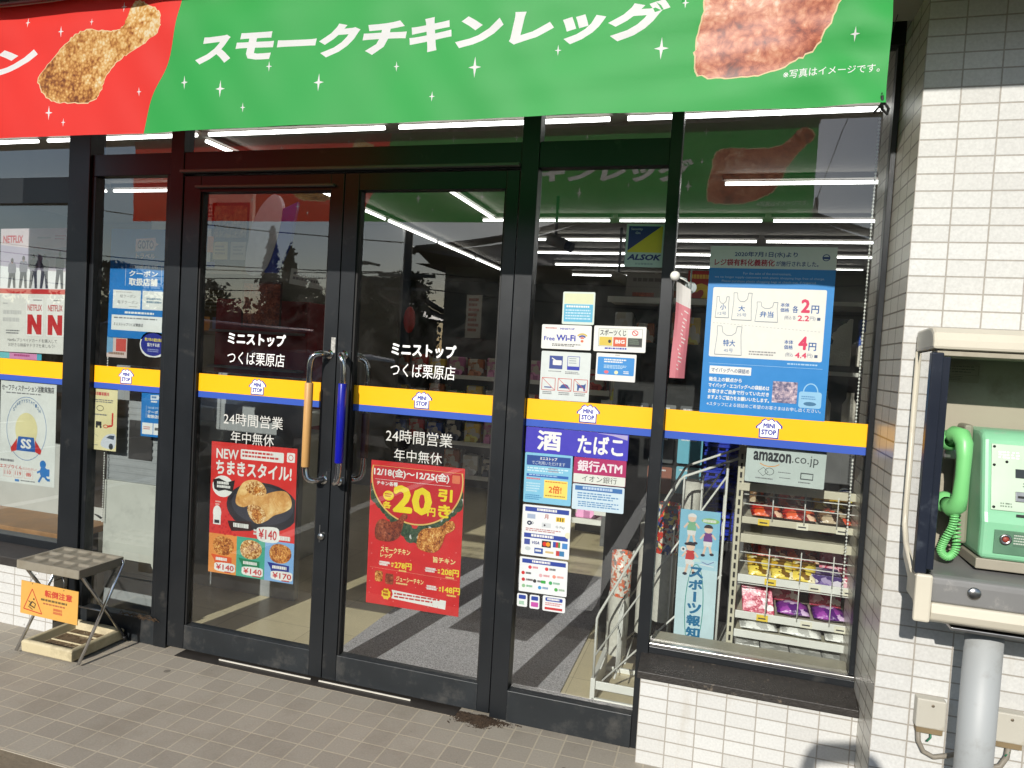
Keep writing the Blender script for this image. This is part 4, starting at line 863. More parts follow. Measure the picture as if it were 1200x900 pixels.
b.fine(.28, .755, .80, .775, 1, WH, .9); b.rect(.06, .79, .985, .93, (236, 240, 238)); b.fine(.1, .81, .95, .83, 1, GRAYT); b.text('ミニストップつくば栗原店', .10, .86, .60, .89, INK, .01); b.rect(.91, .84, .975, .90, (150, 154, 156)); b.done()
b = Board('sticker', (-2.345, 1.400), PY, 0.155, 0.118, -1, 'navy oval sticker below the tall travel coupon poster', 'sticker', (28, 40, 140), mi=ink((236, 238, 236)), rad=.0585); b.ell(.5, .5, .46, .455, (28, 40, 140)); b.text('青少年の健全育成', .18, .24, .84, .38, (226, 206, 90), .03); b.text('協力する店', .28, .44, .74, .58, WH, .02); b.fine(.3, .68, .72, .82, 2, (150, 160, 210)); b.done()
b = Board('flyer_strip', (-2.56, 1.378), PY + .004, 0.12, 0.10, 0, 'small flyer corner peeping out beneath the tall travel coupon poster', 'flyer', (214, 196, 190)); b.rect(0, 0, .3, .8, (120, 170, 206)); b.rect(.45, .1, .95, .7, (206, 80, 70)); b.fine(.1, .75, .9, .95, 1, (150, 120, 100)); b.done()
b = Board('poster', (-2.650, 1.030), PY, 0.218, 0.305, 0.2, 'pale yellow car notice with blue and red arrows', 'poster', (240, 230, 178))
b.fine(.1, .04, .35, .06, 1, GRAYT); b.fine(.10, .085, .90, .15, 1, (206, 90, 90), .8); b.fine(.06, .2, .95, .26, 2, GRAYT); b.line([(.14, .58), (.14, .33), (.30, .33)], .012, (60, 80, 180)); b.poly([(.28, .28), (.40, .33), (.28, .38)], (60, 80, 180)); b.line([(.88, .40), (.88, .60), (.74, .62)], .010, (214, 60, 50)); b.ring(.53, .34, .10, .045, .003, INK); b.rect(.42, .55, .58, .62, INK, .004); b.ell(.45, .635, .03, .02, INK, 10); b.ell(.56, .635, .03, .02, INK, 10); b.ring(.7, .62, .07, .03, .004, (214, 60, 50)); b.fine(.3, .43, .75, .47, 1, GRAYT); b.line([(.24, .70), (.5, .79)], .002, (160, 170, 150))
b.poly(smooth_poly([(.58, .87), (.66, .79), (.78, .74), (.97, .735), (.99, .88), (.93, .96), (.78, .97), (.60, .94)], 3), (214, 220, 230)); b.poly([(.72, .80), (.82, .755), (.95, .755), (.93, .82)], (60, 74, 96)); b.ell(.86, .93, .06, .05, (44, 48, 54), 14); b.fine(.08, .84, .28, .87, 1, (90, 110, 140), .9); b.fine(.08, .92, .5, .94, 1, GRAYT); b.done()
b = Board('sticker', (-2.334, 1.075), PY, 0.130, 0.215, 0.6, 'small blue travel coupon card beside the car notice', 'sticker', (20, 122, 200)); b.poly([(.4, .09), (.75, .08), (.78, .13), (.75, .18), (.4, .19)], (220, 230, 238)); b.fine(.45, .11, .7, .16, 1, (40, 110, 170), .9); b.fine(.42, .21, .76, .25, 1, WH, .9); b.line([(.22, .32), (.22, .60)], .001, WH); b.line([(.95, .32), (.95, .60)], .001, WH); b.text('地域共通', .28, .34, .9, .39, (200, 222, 240)); b.text('クーポン', .28, .42, .9, .49, WH, .02); b.text('取扱店舗', .28, .515, .9, .59, WH, .03); b.rect(.06, .70, .53, .95, (236, 240, 240)); b.rect(.56, .70, .97, .95, (236, 240, 240)); b.fine(.12, .78, .46, .86, 2, (206, 120, 110)); b.fine(.62, .79, .82, .86, 1, INK, .9); b.done()
# gift card sign hung in the display window, facing out
b = Board('shop_sign', (0.446, 1.109), 0.150, 0.268, 0.137, -0.8, 'pale grey online shop sign hanging above the wire product rack', 'sign', (206, 218, 214), rad=.004)
b.text('amazon', .09, .17, .57, .42, INK, .04); b.text('.co.jp', .58, .17, .91, .46, (60, 62, 64), .0); 
b.ring(.30, .36, .16, .20, .003, (236, 160, 60), 20, 35, 140); b.ring(.23, .70, .07, .12, .002, (70, 74, 76), 4); b.ring(.31, .68, .06, .10, .002, (70, 74, 76), 14); b.fine(.14, .86, .36, .92, 1, GRAYT); b.rect(.70, .62, .86, .80, (80, 84, 86)); b.rect(.712, .65, .85, .77, (206, 218, 214)); b.fine(.68, .86, .88, .92, 1, GRAYT); b.fine(.42, .66, .6, .70, 1, GRAYT); b.fine(.44, .80, .6, .84, 1, GRAYT); b.done()
# ---------------------------------------------------------------- ceiling lights
TUBE = emit_mat('lit_tube', (1.0, 0.98, 0.94), 6.0)
def light(loc, along, label):
    t = thing('ceiling_light', label, 'light', loc, 'fluorescent lights under the shop ceiling')
    L = 0.58; mb = MB()
    bx = (-L - .02, L + .02, -.022, .022) if along == 'x' else (-.022, .022, -L - .02, L + .02)
    mb.box(loc[0] + bx[0], loc[0] + bx[1], loc[1] + bx[2], loc[1] + bx[3], loc[2] + .014, loc[2] + .045, mat('light_housing', (110, 106, 100), 0.6)); mb.build('housing', t, bevel=.004)
    mb = MB(); d = Vector((L, 0, 0)) if along == 'x' else Vector((0, L, 0))
    mb.tube([Vector(loc) - d - Vector((0, 0, .008)), Vector(loc) + d - Vector((0, 0, .008))], 0.0115, TUBE, 10); mb.build('tube', t)
    return t
LL = 'fluorescent tube light in a row running along the shop ceiling'
px = light((-6.0, 1.02, 2.668), 'x', LL); py = light((-2.95, 1.72, 2.668), 'y', LL)
first = True
for y, x0, x1 in ((1.02, -4.75, 1.6), (2.36, -5.6, -3.3), (2.36, 0.72, 3.3), (3.6, -1.4, 2.6), (4.6, -1.4, 2.6), (5.5, -1.4, 2.6), (6.5, -1.4, 2.6), (7.6, -1.4, 2.6)):
    x = x0
    while x <= x1: dup(px, (x, y, 2.668)); x += 1.25
for x, y0, y1 in ((-2.95, 2.97, 8), (-1.86, 2.95, 3.0)):
    y = y0
    while y <= y1: dup(py, (x, y, 2.668)); y += 1.25

# ---------------------------------------------------------------- shop interior
MATM = mat('entrance_mat', (190, 187, 192), 0.95, var=0.75, scale=170, bump=0.6, bscale=400)
m = MB(); m.box(-1.45, -0.37, 0.24, 2.1, 0.0004, 0.008, MATM); tag(m.build('door_mat', bevel=.003), 'dark grey speckled mat inside the double doors', 'mat')
SHW = mat('shelf_white', (206, 204, 196), 0.45, var=0.05)
SHD = mat('shelf_grey', (96, 96, 96), 0.5, var=0.08)
DARK = mat('dark_laminate', (46, 44, 44), 0.5, var=0.1, scale=4)
PAN = mat('grey_partition', (150, 154, 156), 0.5, var=0.05, scale=2, dirt=(120, 122, 122), dscale=3)
# eat-in corner on the left
m = MB(); m.box(-3.3, -2.0, 0.86, 0.90, 0.0, 1.25, PAN); tag(m.build('partition', bevel=.004), 'grey partition board deeper inside behind the car notice', 'partition')
WBD = mat('white_board', (190, 192, 184), 0.45, var=0.05, scale=2, dirt=(150, 152, 146), dscale=4)
wc = thing('screen_panel', 'white upright panel with a grey slatted top standing right behind the side window', 'panel', (-2.46, .25, 0))
m = MB(); m.box(-2.655, -2.325, .185, .215, .285, .725, WBD); m.build('front_panel', wc, bevel=.003)
m = MB(); m.box(-2.655, -2.325, .20, .215, .02, .2845, PAN); m.build('plinth', wc, bevel=.003)
m = MB(); m.box(-2.655, -2.325, .195, .215, .7255, 1.12, PAN)
for k in range(12): m.box(-2.65, -2.330, .192, .1948, .735 + k * .032, .752 + k * .032, PAN)
m.build('slatted_top', wc, bevel=.002)
m = MB(); m.box(-2.52, -2.38, .188, .1915, .84, 1.03, DARK); m.build('dark_vent', wc, bevel=.002)
WOOD = mat('counter_wood', (158, 118, 78), 0.5, var=0.22, scale=14)
ct = thing('counter', 'low wooden window counter inside the eat-in window', 'counter', (-4.3, 0.3, 0))
m = MB(); m.box(-6, -2.92, 0.20, 0.50, 0.375, 0.41, WOOD); m.build('counter_top', ct, bevel=.004)
m = MB(); m.box(-6, -2.95, 0.44, 0.48, 0.0, 0.374, SHW); m.build('front_panel', ct)
m = MB(); m.box(-6.4, -2.80, 0.505, 0.53, 0.0, 0.80, mat('white_panel', (190, 192, 188), 0.5, var=0.04, scale=2)); tag(m.build('partition', bevel=.003), 'low white partition behind the wooden window counter', 'partition')
m = MB(); m.tube([(-3.07, .5, .62), (-3.07, .52, .50), (-3.05, .51, .44), (-3.0, .5, .425)], .006, RUBBER, 6); m.box(-3.13, -3.05, .49, .51, .62, .67, SHW); tag(m.build('power_lead'), 'black lead hanging from a white plug over the wooden counter', 'cord')
def chain(x, y, z0, z1, label):
    mb = MB(); n = int((z1 - z0) / 0.0125)
    for k in range(n): mb.ball((x, y, z0 + k * .0125), .0042, WHITEP, 6)
    mb.tube([(x, y, z0), (x, y, z1)], .001, WHITEP, 4); return tag(mb.build('blind_chain', recalc=False), label, 'chain')
chain(0.668, 0.165, 0.70, 2.50, 'white beaded blind chain at the right edge of the display window')
chain(-2.675 + .03, 0.17, 0.52, 1.72, 'white beaded blind chain beside the tall travel coupon poster')
# multifunction copier behind the left door
CPW = mat('copier_white', (206, 208, 200), 0.4, var=0.03)
cp = thing('copier', 'white copier with a price flyer behind the left glass door', 'copier', (-2.74, 1.5, 0))
m = MB(); m.box(-3.08, -2.40, 1.25, 1.85, 0.0, 0.84, CPW); m.build('body', cp, bevel=.02)
m = MB(); m.box(-3.06, -2.42, 1.22, 1.84, 0.885, 0.985, CPW); m.build('lid', cp, bevel=.015)
m = MB(); m.box(-2.98, -2.50, 1.215, 1.2495, 0.62, 0.80, mat('copier_tray', (150, 152, 150), 0.5)); m.build('paper_tray', cp, bevel=.006)
m = MB(); m.hexa([(-2.78, 1.14, .845), (-2.43, 1.14, .845), (-2.43, 1.245, .885), (-2.78, 1.245, .885)], [(-2.78, 1.14, .885), (-2.43, 1.14, .885), (-2.43, 1.245, .955), (-2.78, 1.245, .955)], mat('copier_panel', (130, 180, 206), 0.3)); m.build('control_panel', cp)
b = Board('price_flyer', (-2.78, 1.09), 1.20, 0.40, 0.17, 0, 'purple price flyer standing on the copier', 'flyer', (70, 50, 130)); b.text('2,980', .52, .3, .92, .62, (240, 190, 60), .03); b.rect(.03, .1, .42, .9, (150, 70, 150)); b.fine(.08, .4, .38, .7, 1, (250, 160, 90), .8); b.rect(.46, .05, .49, .95, WH); b.done()
# red display by the left door
rd = thing('display_stand', 'dark red display stand of snacks inside the left glass door', 'stand', (-3.1, 2.7, 0))
RDM = mat('display_red', (120, 16, 20), 0.5, var=0.15, scale=6)
m = MB(); m.box(-3.95, -3.05, 2.5, 2.9, 0, 1.78, RDM); m.build('cabinet', rd, bevel=.01)
m = MB()
for z in (.9, 1.2, 1.5): m.box(-3.93, -3.07, 2.40, 2.499, z, z + .02, SHD)
m.build('shelf', rd)
def sbox(name, label, cat, x0, x1, y0, y1, z0, z1, mt, group=None, bev=.004):
    mb = MB(); mb.box(x0, x1, y0, y1, z0, z1, mt); return tag(mb.build(name, bevel=bev), label, cat, group)
# posters on the inside wall left: orange zone with notices
b = Board('wall_notice', (-5.75, 2.60), 3.96, 0.62, 0.40, 0, 'white paper notice high on the left shop wall', 'notice', (206, 204, 190)); b.text('おうち', .35, .12, .85, .4, (120, 110, 100), .02); b.fine(.15, .58, .9, .82, 1, (110, 100, 90), .9); b.done()
for k, (x, w, h, c, lb) in enumerate(((-5.95, .5, .42, (196, 192, 170), 'pale notice on the left shop wall'), (-5.2, .34, .5, (70, 60, 40), 'dark notice with a photo on the left shop wall'), (-4.55, .42, .44, (200, 196, 180), 'cream notice beside the dark one on the left shop wall'))):
    b = Board('wall_notice', (x, 1.72), 3.955, w, h, 0, lb, 'notice', c); b.fine(.1, .1, .9, .5, 5, (100, 96, 90)); b.rect(.1, .6, .45, .9, (190, 130, 60)); b.rect(.55, .6, .9, .9, (90, 100, 140)); b.done()
m = MB(); m.box(-7, -3.0, 4.05, 4.12, 0, 2.7, INW); tag(m.build('partition_wall'), 'grey inner wall behind the paper notices', 'wall')

b = Board('wall_notice', (-3.83, 2.28), 2.2, 0.20, 0.55, 0, 'narrow white and orange notice at the upper left behind the left door', 'notice', (214, 210, 196)); b.rect(.1, .55, .9, .78, (226, 140, 50)); b.rect(0, .38, 1, .44, (50, 70, 160)); b.fine(.1, .08, .9, .3, 4, INK); b.rect(0, .92, 1, 1, (50, 70, 160)); b.done()
b = Board('wall_notice', (-3.60, 2.27), 2.2, 0.35, 0.50, 0, 'dark photo notice with two pale yellow boxes behind the left door', 'notice', (30, 30, 30)); b.rect(.06, .05, .94, .55, food_mat('crowd_print', [(30, 26, 22), (90, 76, 50), (150, 130, 84), (200, 184, 130)], 30)); b.rect(.06, .62, .46, .90, (196, 182, 120)); b.rect(.54, .62, .94, .90, (170, 166, 150)); b.fine(.12, .68, .4, .84, 3, (120, 100, 50)); b.fine(.6, .68, .88, .84, 3, (100, 96, 90)); b.done()
m = MB(); m.box(-3.95, -3.40, 2.205, 2.24, 1.96, 2.64, mat('board_frame', (190, 184, 168), .5)); tag(m.build('notice_board', bevel=.004), 'cream notice board hanging behind the left door', 'board')
m = MB(); P = smooth_poly([(-3.36, 1.97), (-3.34, 2.25), (-3.26, 2.45), (-3.13, 2.56), (-3.06, 2.45), (-3.10, 2.2), (-3.20, 1.97)], 4); m.prism(P, 'y', 2.10, 2.14, mat('sign_grey', (190, 192, 196), .4)); P2 = [(-3.20, 1.965), (-3.10, 2.2), (-3.055, 2.45), (-2.93, 2.50), (-2.98, 2.2), (-3.09, 1.965)]; m.prism(P2, 'y', 2.105, 2.135, mat('sign_blue', (40, 60, 150), .4)); tag(m.build('hanging_sign'), 'curved white and blue sign hanging behind the left door', 'sign')
b = Board('wall_notice', (-2.84, 1.93), 2.15, 0.32, 0.12, -8, 'small white label sign under the curved blue sign', 'notice', (186, 186, 180)); b.fine(.08, .2, .92, .8, 2, (110, 110, 110)); b.done()
b = Board('wall_notice', (-3.22, 1.72), 2.12, 0.36, 0.36, 0, 'dark reddish food picture above the copier', 'notice', (60, 24, 18)); b.rect(.05, .05, .95, .95, SMK); b.done()
m = MB(); m.ball((-2.85, 4.0, 1.74), .085, mat('lantern_red', (170, 40, 34), .5), 14, (.7, .7, 1.6)); tag(m.build('paper_lantern'), 'small red paper ornament deep behind the right door', 'ornament')
b = Board('hanging_sign', (-2.16, 1.80), 3.98, 0.16, 0.42, 0, 'narrow white price sign deep behind the right door', 'sign', (170, 166, 158)); b.fine(.15, .08, .85, .9, 7, (150, 90, 80)); b.done()
# gondola shelves with goods
PCK = [pack_mat('pack_%d' % k, [c, tuple(min(255, v + 50) for v in c), (214, 208, 196), tuple(v // 2 for v in c)], 2.6) for k, c in enumerate(((40, 80, 170), (206, 60, 50), (236, 200, 90), (90, 160, 100), (226, 226, 226), (80, 84, 100), (176, 106, 66), (206, 130, 176)))]
_shelfseed = random.Random(11)
def gondola(x0, x1, y, h, label, levels):
    t = thing('shelf_unit', label, 'shelf', ((x0 + x1) / 2, y, 0))
    mb = MB(); mb.box(x0, x1, y, y + .04, 0, h, SHD); mb.build('back_panel', t)
    for z in levels:
        mb = MB(); mb.box(x0, x1, y - .36, y - .001, z - .02, z, SHW); mb.build('shelf', t, bevel=.002)
        mb = MB(); mb.box(x0, x1, y - .366, y - .3605, z - .03, z + .012, WHITEP); mb.build('price_rail', t)
GPK = {}
def goods(x0, x1, y, z, hmax, step, where, ci=None):
    x = x0 + .05
    while x < x1 - .05:
        k = _shelfseed.randrange(len(PCK)) if ci is None else ci
        w, h = step * .8, hmax * _shelfseed.uniform(.6, .95)
        lb = ('packaged goods %s' % where)
        if k not in GPK:
            mb = MB(); mb.box(-.5, .5, -.5, .5, 0, 1, PCK[k]); GPK[k] = tag(mb.build('goods_pack', loc=(0, 0, 0), bevel=.06), lb, 'package', 'goods on the inner shelves'); o = GPK[k]
        else:
            o = GPK[k].copy(); COL.objects.link(o); o['label'] = lb
        o.location = (x + w / 2, y - .2, z + .0005); o.scale = (w, .2, h); x += step
lev = (.18, .52, .86, 1.2)
for (x0, x1, y, h, lb) in ((-0.9, 1.1, 3.3, 1.5, 'shelf unit of mixed goods behind the sidelight'), (1.35, 3.2, 2.4, 1.75, 'tall shelf unit of blue packs behind the display window'), (-0.9, 2.6, 5.6, 1.5, 'second shelf unit further back in the shop'), (-3.2, -1.2, 4.6, 1.6, 'shelf unit far behind the right glass door')):
    gondola(x0, x1, y, h, lb, lev)
    for z in lev: goods(x0, x1, y, z, .26, .21, 'on the ' + lb)
gondola(-0.62, 0.55, 2.9, 1.95, 'tall narrow shelf unit behind the bank ATM sticker', (.35, .75, 1.15, 1.55, 1.9))
for z in (1.15, 1.55): goods(-0.62, 0.55, 2.9, z, .3, .16, 'on the tall narrow shelf unit')
# counter and back cabinets at the far left of the doors
sbox('cashier_counter', 'dark cashier counter deep inside the shop', 'counter', -2.6, -0.9, 7.6, 8.2, 0, 1.0, DARK)
cl = thing('drink_cooler', 'dark glass drink cooler along the back wall', 'cooler', (0.8, 9.2, 0))
m = MB(); m.box(-1.0, 2.8, 9.0, 9.49, 0, 2.1, DARK); m.build('cabinet', cl, bevel=.01)
for k in range(5):
    m = MB(); m.box(-.95 + k * .75, -.25 + k * .75, 8.97, 8.999, .15, 1.95, mat('cooler_door', (60, 66, 70), 0.15, var=0.2)); m.build('cooler_door', cl, bevel=.004)
# hanging ceiling signs and cameras
def camera_thing(x, y, z, label):
    t = thing('security_camera', label, 'camera', (x, y, z))
    mb = MB(); mb.tube([(x, y, 2.71), (x, y, z)], .012, SHD, 8); mb.build('drop_rod', t)
    mb = MB(); mb.tube([(x - .05, y - .02, z + .01), (x + .10, y - .05, z - .05)], [.045, .045], mat('camera_grey', (110, 106, 98), 0.5), 12); mb.build('body', t)
    mb = MB(); mb.tube([(x + .10, y - .05, z - .05), (x + .15, y - .06, z - .07)], [.036, .04], RUBBER, 12); mb.build('lens', t)
camera_thing(-1.12, 2.9, 2.37, 'security camera on a drop rod left of the security company sticker')
camera_thing(-0.80, 4.2, 2.25, 'security camera further back, just under the security company sticker')
b = Board('hanging_sign', (-0.40, 2.02), 4.1, 0.62, 0.5, 0, 'white hanging sign with red food photos behind the sidelight', 'sign', (120, 116, 112)); b.rect(.1, .35, .42, .98, SMK); b.rect(.56, .3, .92, .98, SMK); b.fine(.1, .08, .9, .2, 1, (70, 66, 66)); b.done()
b = Board('hanging_sign', (-0.42, 1.62), 4.1, 0.66, 0.2, 0, 'black hanging sign with pale hiragana behind the sidelight', 'sign', (36, 34, 34)); b.ell(.14, .5, .1, .32, (120, 118, 112)); b.text('いつも', .30, .2, .96, .8, (150, 146, 140), .02); b.done()
b = Board('hanging_sign', (-0.02, 2.02), 4.05, 0.26, 0.56, 0, 'red sale sign with a yellow 2 behind the pink flag', 'sign', (176, 24, 26)); b.text('2', .2, .2, .85, .62, (236, 200, 40), .06); b.fine(.1, .06, .9, .14, 1, (230, 190, 80), .8); b.fine(.1, .7, .9, .95, 2, (230, 190, 80), .7); b.done()
b = Board('hanging_sign', (1.28, 2.12), 4.0, 0.62, 0.30, -14, 'tilted white sign with red katakana right of the bag notice', 'sign', (120, 118, 112)); b.rect(.03, .06, .46, .94, (150, 148, 142), .01); b.rect(.52, .06, .97, .94, (150, 148, 142), .01); b.text('ン', .12, .22, .38, .76, (170, 30, 34), .05); b.text('カ', .60, .2, .88, .8, (170, 30, 34), .05); b.done()
# white light box edge, ticket box and blue bottles on a shelf near the display window
su = thing('side_shelf', 'grey side shelf of blue goods right behind the bag notice', 'shelf', (0.95, 1.5, 0))
m = MB(); m.box(.62, 1.6, 1.55, 1.6, 0, 2.0, SHD); m.build('back_panel', su)
for z in (1.18, 1.46, 1.80):
    m = MB(); m.box(.62, 1.6, 1.2, 1.549, z - .02, z, SHW); m.build('shelf', su)
for k in range(5):
    sbox('goods_pack', 'dark blue pack hanging in a row right of the bag notice', 'package', .70 + k * .13, .80 + k * .13, 1.22, 1.27, 1.49, 1.72, PCK[0] if k % 2 else PCK[5], 'dark blue packs on the side shelf')
for k in range(5):
    m = MB(); c = (.70 + k * .12, 1.27, 1.181); m.lathe(c, [(0, 0), (.035, 0), (.035, .12), (.018, .15), (.018, .18), (0, .18)], PCK[0] if k != 2 else PCK[4], 12); tag(m.build('bottle'), 'small bottle in the row on the side shelf right of the bag notice', 'bottle', 'bottles on the side shelf')
# stack of blue shopping baskets
BSK = mat('basket_blue', (22, 46, 170), 0.4, var=0.1)
def basket(z, parent=None):
    mb = MB()
    x0, x1, y0, y1 = .13, .47, .98, 1.26
    mb.box(x0, x1, y0, y1, z, z + .008, BSK); mb.box(x0 - .012, x1 + .012, y0 - .012, y1 + .012, z + .026, z + .04, BSK)
    for a in range(9):
        x = x0 + (x1 - x0) * a / 8; mb.box(x - .006, x + .006, y0 - .004, y0 + .006, z + .0085, z + .0255, BSK)
    return mb.build('shopping_basket')
b0 = basket(.62); tag(b0, 'blue plastic basket in the tall stack behind the sports paper stand', 'basket', 'blue baskets in a stack')
for k in range(1, 15): dup(b0, Vector(b0.location) + Vector((_shelfseed.uniform(-.006, .006), _shelfseed.uniform(-.006, .006), .042 * k)))
sbox('basket_trolley', 'dark base under the stack of blue baskets', 'trolley', .12, .48, .98, 1.26, 0, .615, DARK)
# gift cards on a black mesh rack
gr = thing('card_rack', 'black mesh rack of gift cards behind the window post', 'rack', (0.02, 0.92, 0))
m = MB(); m.box(-.30, .13, 0.93, 0.95, 0.0, 1.55, RUBBER); m.build('mesh_panel', gr)
def card(u, z, c, t, label):
    bb = Board('gift_card', (u, z), 0.905, 0.115, 0.13, 0, label, 'card', c, rad=.006)
    if t: bb.text(t, .3, .35, .6, .7, INK, .03)
    bb.fine(.12, .1, .8, .2, 1, (230, 230, 230)); bb.done()
card(-.05, 1.19, (120, 122, 122), 'a', 'grey gift card with a black letter a on the mesh rack')
card(.085, 1.19, (96, 98, 100), '', 'grey gift card with a black picture, right of the letter card'); card(-.05, 1.04, (80, 84, 86), '', 'dark grey gift card under the letter card'); card(.085, 1.045, (110, 184, 206), '', 'light blue gift card on the mesh rack'); card(-.05, .89, (150, 90, 70), '', 'brownish gift card low on the mesh rack'); card(.085, .90, (120, 190, 210), '', 'second light blue gift card, lower on the mesh rack')
card(-.18, 1.19, (70, 74, 80), '', 'charcoal gift card at the left of the mesh rack')
# newspaper stand seen through the sidelight, facing the doors
ns = thing('newspaper_stand', 'white wire newspaper stand rising in steps behind the window post', 'rack', (0.05, 0.55, 0))
WIRE = mat('white_wire', (218, 218, 212), 0.35, var=0.04)
for y in (.385, .72):
    m = MB()
    m.tube([(-.228, y, 0.10), (-.228, y, .36), (-.22, y, .385), (.075, y, .985), (.09, y, 1.0), (.31, y, 1.10), (.315, y, 1.08), (.315, y, 0.0)], .0055, WIRE, 8)
    m.tube([(-.228, y, .20), (.255, y, 1.02)], .004, WIRE, 6); m.tube([(-.19, y, .10), (.26, y, .62)], .004, WIRE, 6); m.tube([(.255, y, .12), (.255, y, 1.075)], .005, WIRE, 8)
    m.tube([(.09, y, .87), (.09, y, 1.0)], .004, WIRE, 6)
    m.build('side_frame', ns)
m = MB(); m.box(-.232, .318, .378, .392, .0, .022, WHITEP); m.box(-.232, .318, .713, .727, .0, .022, WHITEP); m.box(-.238, -.218, .378, .727, .0, .105, WHITEP); m.build('base', ns, bevel=.002)
m = MB(); m.box(-.216, .318, .381, .389, .06, .095, WHITEP); m.build('skirt', ns, bevel=.002)
for s, (x, z0, z1) in enumerate(((-.20, .12, .40), (-.10, .16, .58), (.0, .22, .78), (.10, .30, .96))):
    m = MB()
    for k in range(7):
        y = .42 + k * .045; m.tube([(x + .06, y, z0), (x + .06, y, z1)], .003, WIRE, 6)
    m.tube([(x + .06, .385, z1), (x + .06, .72, z1)], .004, WIRE, 6); m.tube([(x + .06, .385, z0), (x + .06, .72, z0)], .004, WIRE, 6)
    m.tube([(x, .385, z0 + .03), (x, .72, z0 + .03)], .003, WIRE, 6); m.build('divider', ns)
# folded papers standing in the stand
NEWS = mat('newsprint', (196, 194, 184), 0.8, var=0.12, scale=60)
NEWC = pack_mat('news_front', [(216, 210, 198), (226, 92, 44), (224, 220, 210), (206, 120, 90), (120, 116, 112)], 75)
SCALL = pack_mat('news_headline', [(206, 60, 44), (222, 212, 196), (226, 206, 110), (60, 84, 150), (90, 86, 90)], 60)
def roll(x, y, z, h, r, label, mt):
    t = thing('newspaper', label, 'newspaper', (x, y, z))
    mb = MB(); mb.lathe((x, y, z), [(r * .96, 0), (r, h * .3), (r, h * .58)], NEWS, 20); mb.build('inner_pages', t)
    mb = MB(); mb.lathe((x, y, z), [(r * 1.004, h * .58), (r * 1.02, h * .8), (r * 1.03, h), (r * .9, h * .995), (r * .8, h * .9)], mt, 20); mb.build('front_page', t)
roll(-.165, .60, .14, .46, .045, 'rolled newspaper with an orange headline at the front of the stand', NEWC)
roll(.030, .50, .36, .50, .047, 'rolled newspaper with a red and yellow front page behind the window post', SCALL)
roll(-.055, .62, .25, .55, .040, 'rolled plain white newspaper in the middle of the stand', NEWS)
roll(.115, .62, .45, .50, .040, 'rolled grey newspaper at the top step of the stand', NEWS)
# sports paper banner hung on the window side of the stand
b = Board('stand_banner', (0.165, 0.615), 0.362, 0.155, 0.515, 0.5, 'pale blue sports paper banner with cartoon children on the newspaper stand', 'banner', (206, 232, 240))
b.rect(0, 0, 1, .30, (140, 202, 230)); b.rect(0, .30, 1, .38, (160, 212, 234)); b.rect(0, .38, 1, .46, (182, 222, 238)); b.ell(.76, .075, .22, .022, (150, 200, 120)); b.fine(.58, .065, .94, .088, 1, WH, .9)
def kid(cu, cv, s, shirt, hair=(44, 36, 44), cap=None):
    k = .155 / .515
    b.poly([(cu - .10 * s, cv + .10 * s * k), (cu + .10 * s, cv + .10 * s * k), (cu + .12 * s, cv + .34 * s * k), (cu - .12 * s, cv + .34 * s * k)], shirt)
    b.poly([(cu - .12 * s, cv + .34 * s * k), (cu + .12 * s, cv + .34 * s * k), (cu + .10 * s, cv + .48 * s * k), (cu - .10 * s, cv + .48 * s * k)], (236, 236, 236))
    b.line([(cu - .05 * s, cv + .46 * s * k), (cu - .10 * s, cv + .70 * s * k)], .009 * s, (240, 206, 184)); b.line([(cu + .05 * s, cv + .46 * s * k), (cu + .10 * s, cv + .66 * s * k)], .009 * s, (240, 206, 184))
    b.ell(cu - .11 * s, cv + .72 * s * k, .06 * s, .03 * s * k * 1.3, (40, 40, 60), 10); b.ell(cu + .12 * s, cv + .68 * s * k, .06 * s, .03 * s * k * 1.3, (40, 40, 60), 10)
    b.line([(cu - .10 * s, cv + .14 * s * k), (cu - .2 * s, cv + .28 * s * k)], .008 * s, (240, 206, 184)); b.line([(cu + .10 * s, cv + .14 * s * k), (cu + .2 * s, cv + .26 * s * k)], .008 * s, (240, 206, 184))
    b.ell(cu, cv, .11 * s, .11 * s * k, (244, 212, 190), 16); b.ell(cu, cv - .03 * s * k, .12 * s, .10 * s * k, cap or hair, 16, 180, 360)
kid(.30, .065, .95, (130, 190, 150), cap=(240, 240, 240)); kid(.72, .14, .95, (120, 60, 140)); kid(.30, .29, 1.0, (206, 60, 60)); b.ell(.12, .315, .07, .021, (236, 236, 236), 12); b.ell(.12, .315, .03, .009, (40, 40, 60), 8); b.line([(.55, .42), (.9, .43)], .004, (230, 240, 246)); b.line([(.6, .40), (.75, .415), (.9, .39)], .003, (120, 120, 180))
TL_ = (20, 112, 160); b.ring(.47, .76, .235, .34, .003, (40, 150, 140)); b.ell(.47, .405, .10, .028, (200, 232, 232), 16, 180, 360)
for k, ch in enumerate('スポ|ツ報知'):
    v = .445 + k * .095
    if ch == '|': b.rect(.44, v + .005, .515, v + .085, TL_)
    else: b.text(ch, .30, v, .66, v + .086, TL_, .06)
b.done()
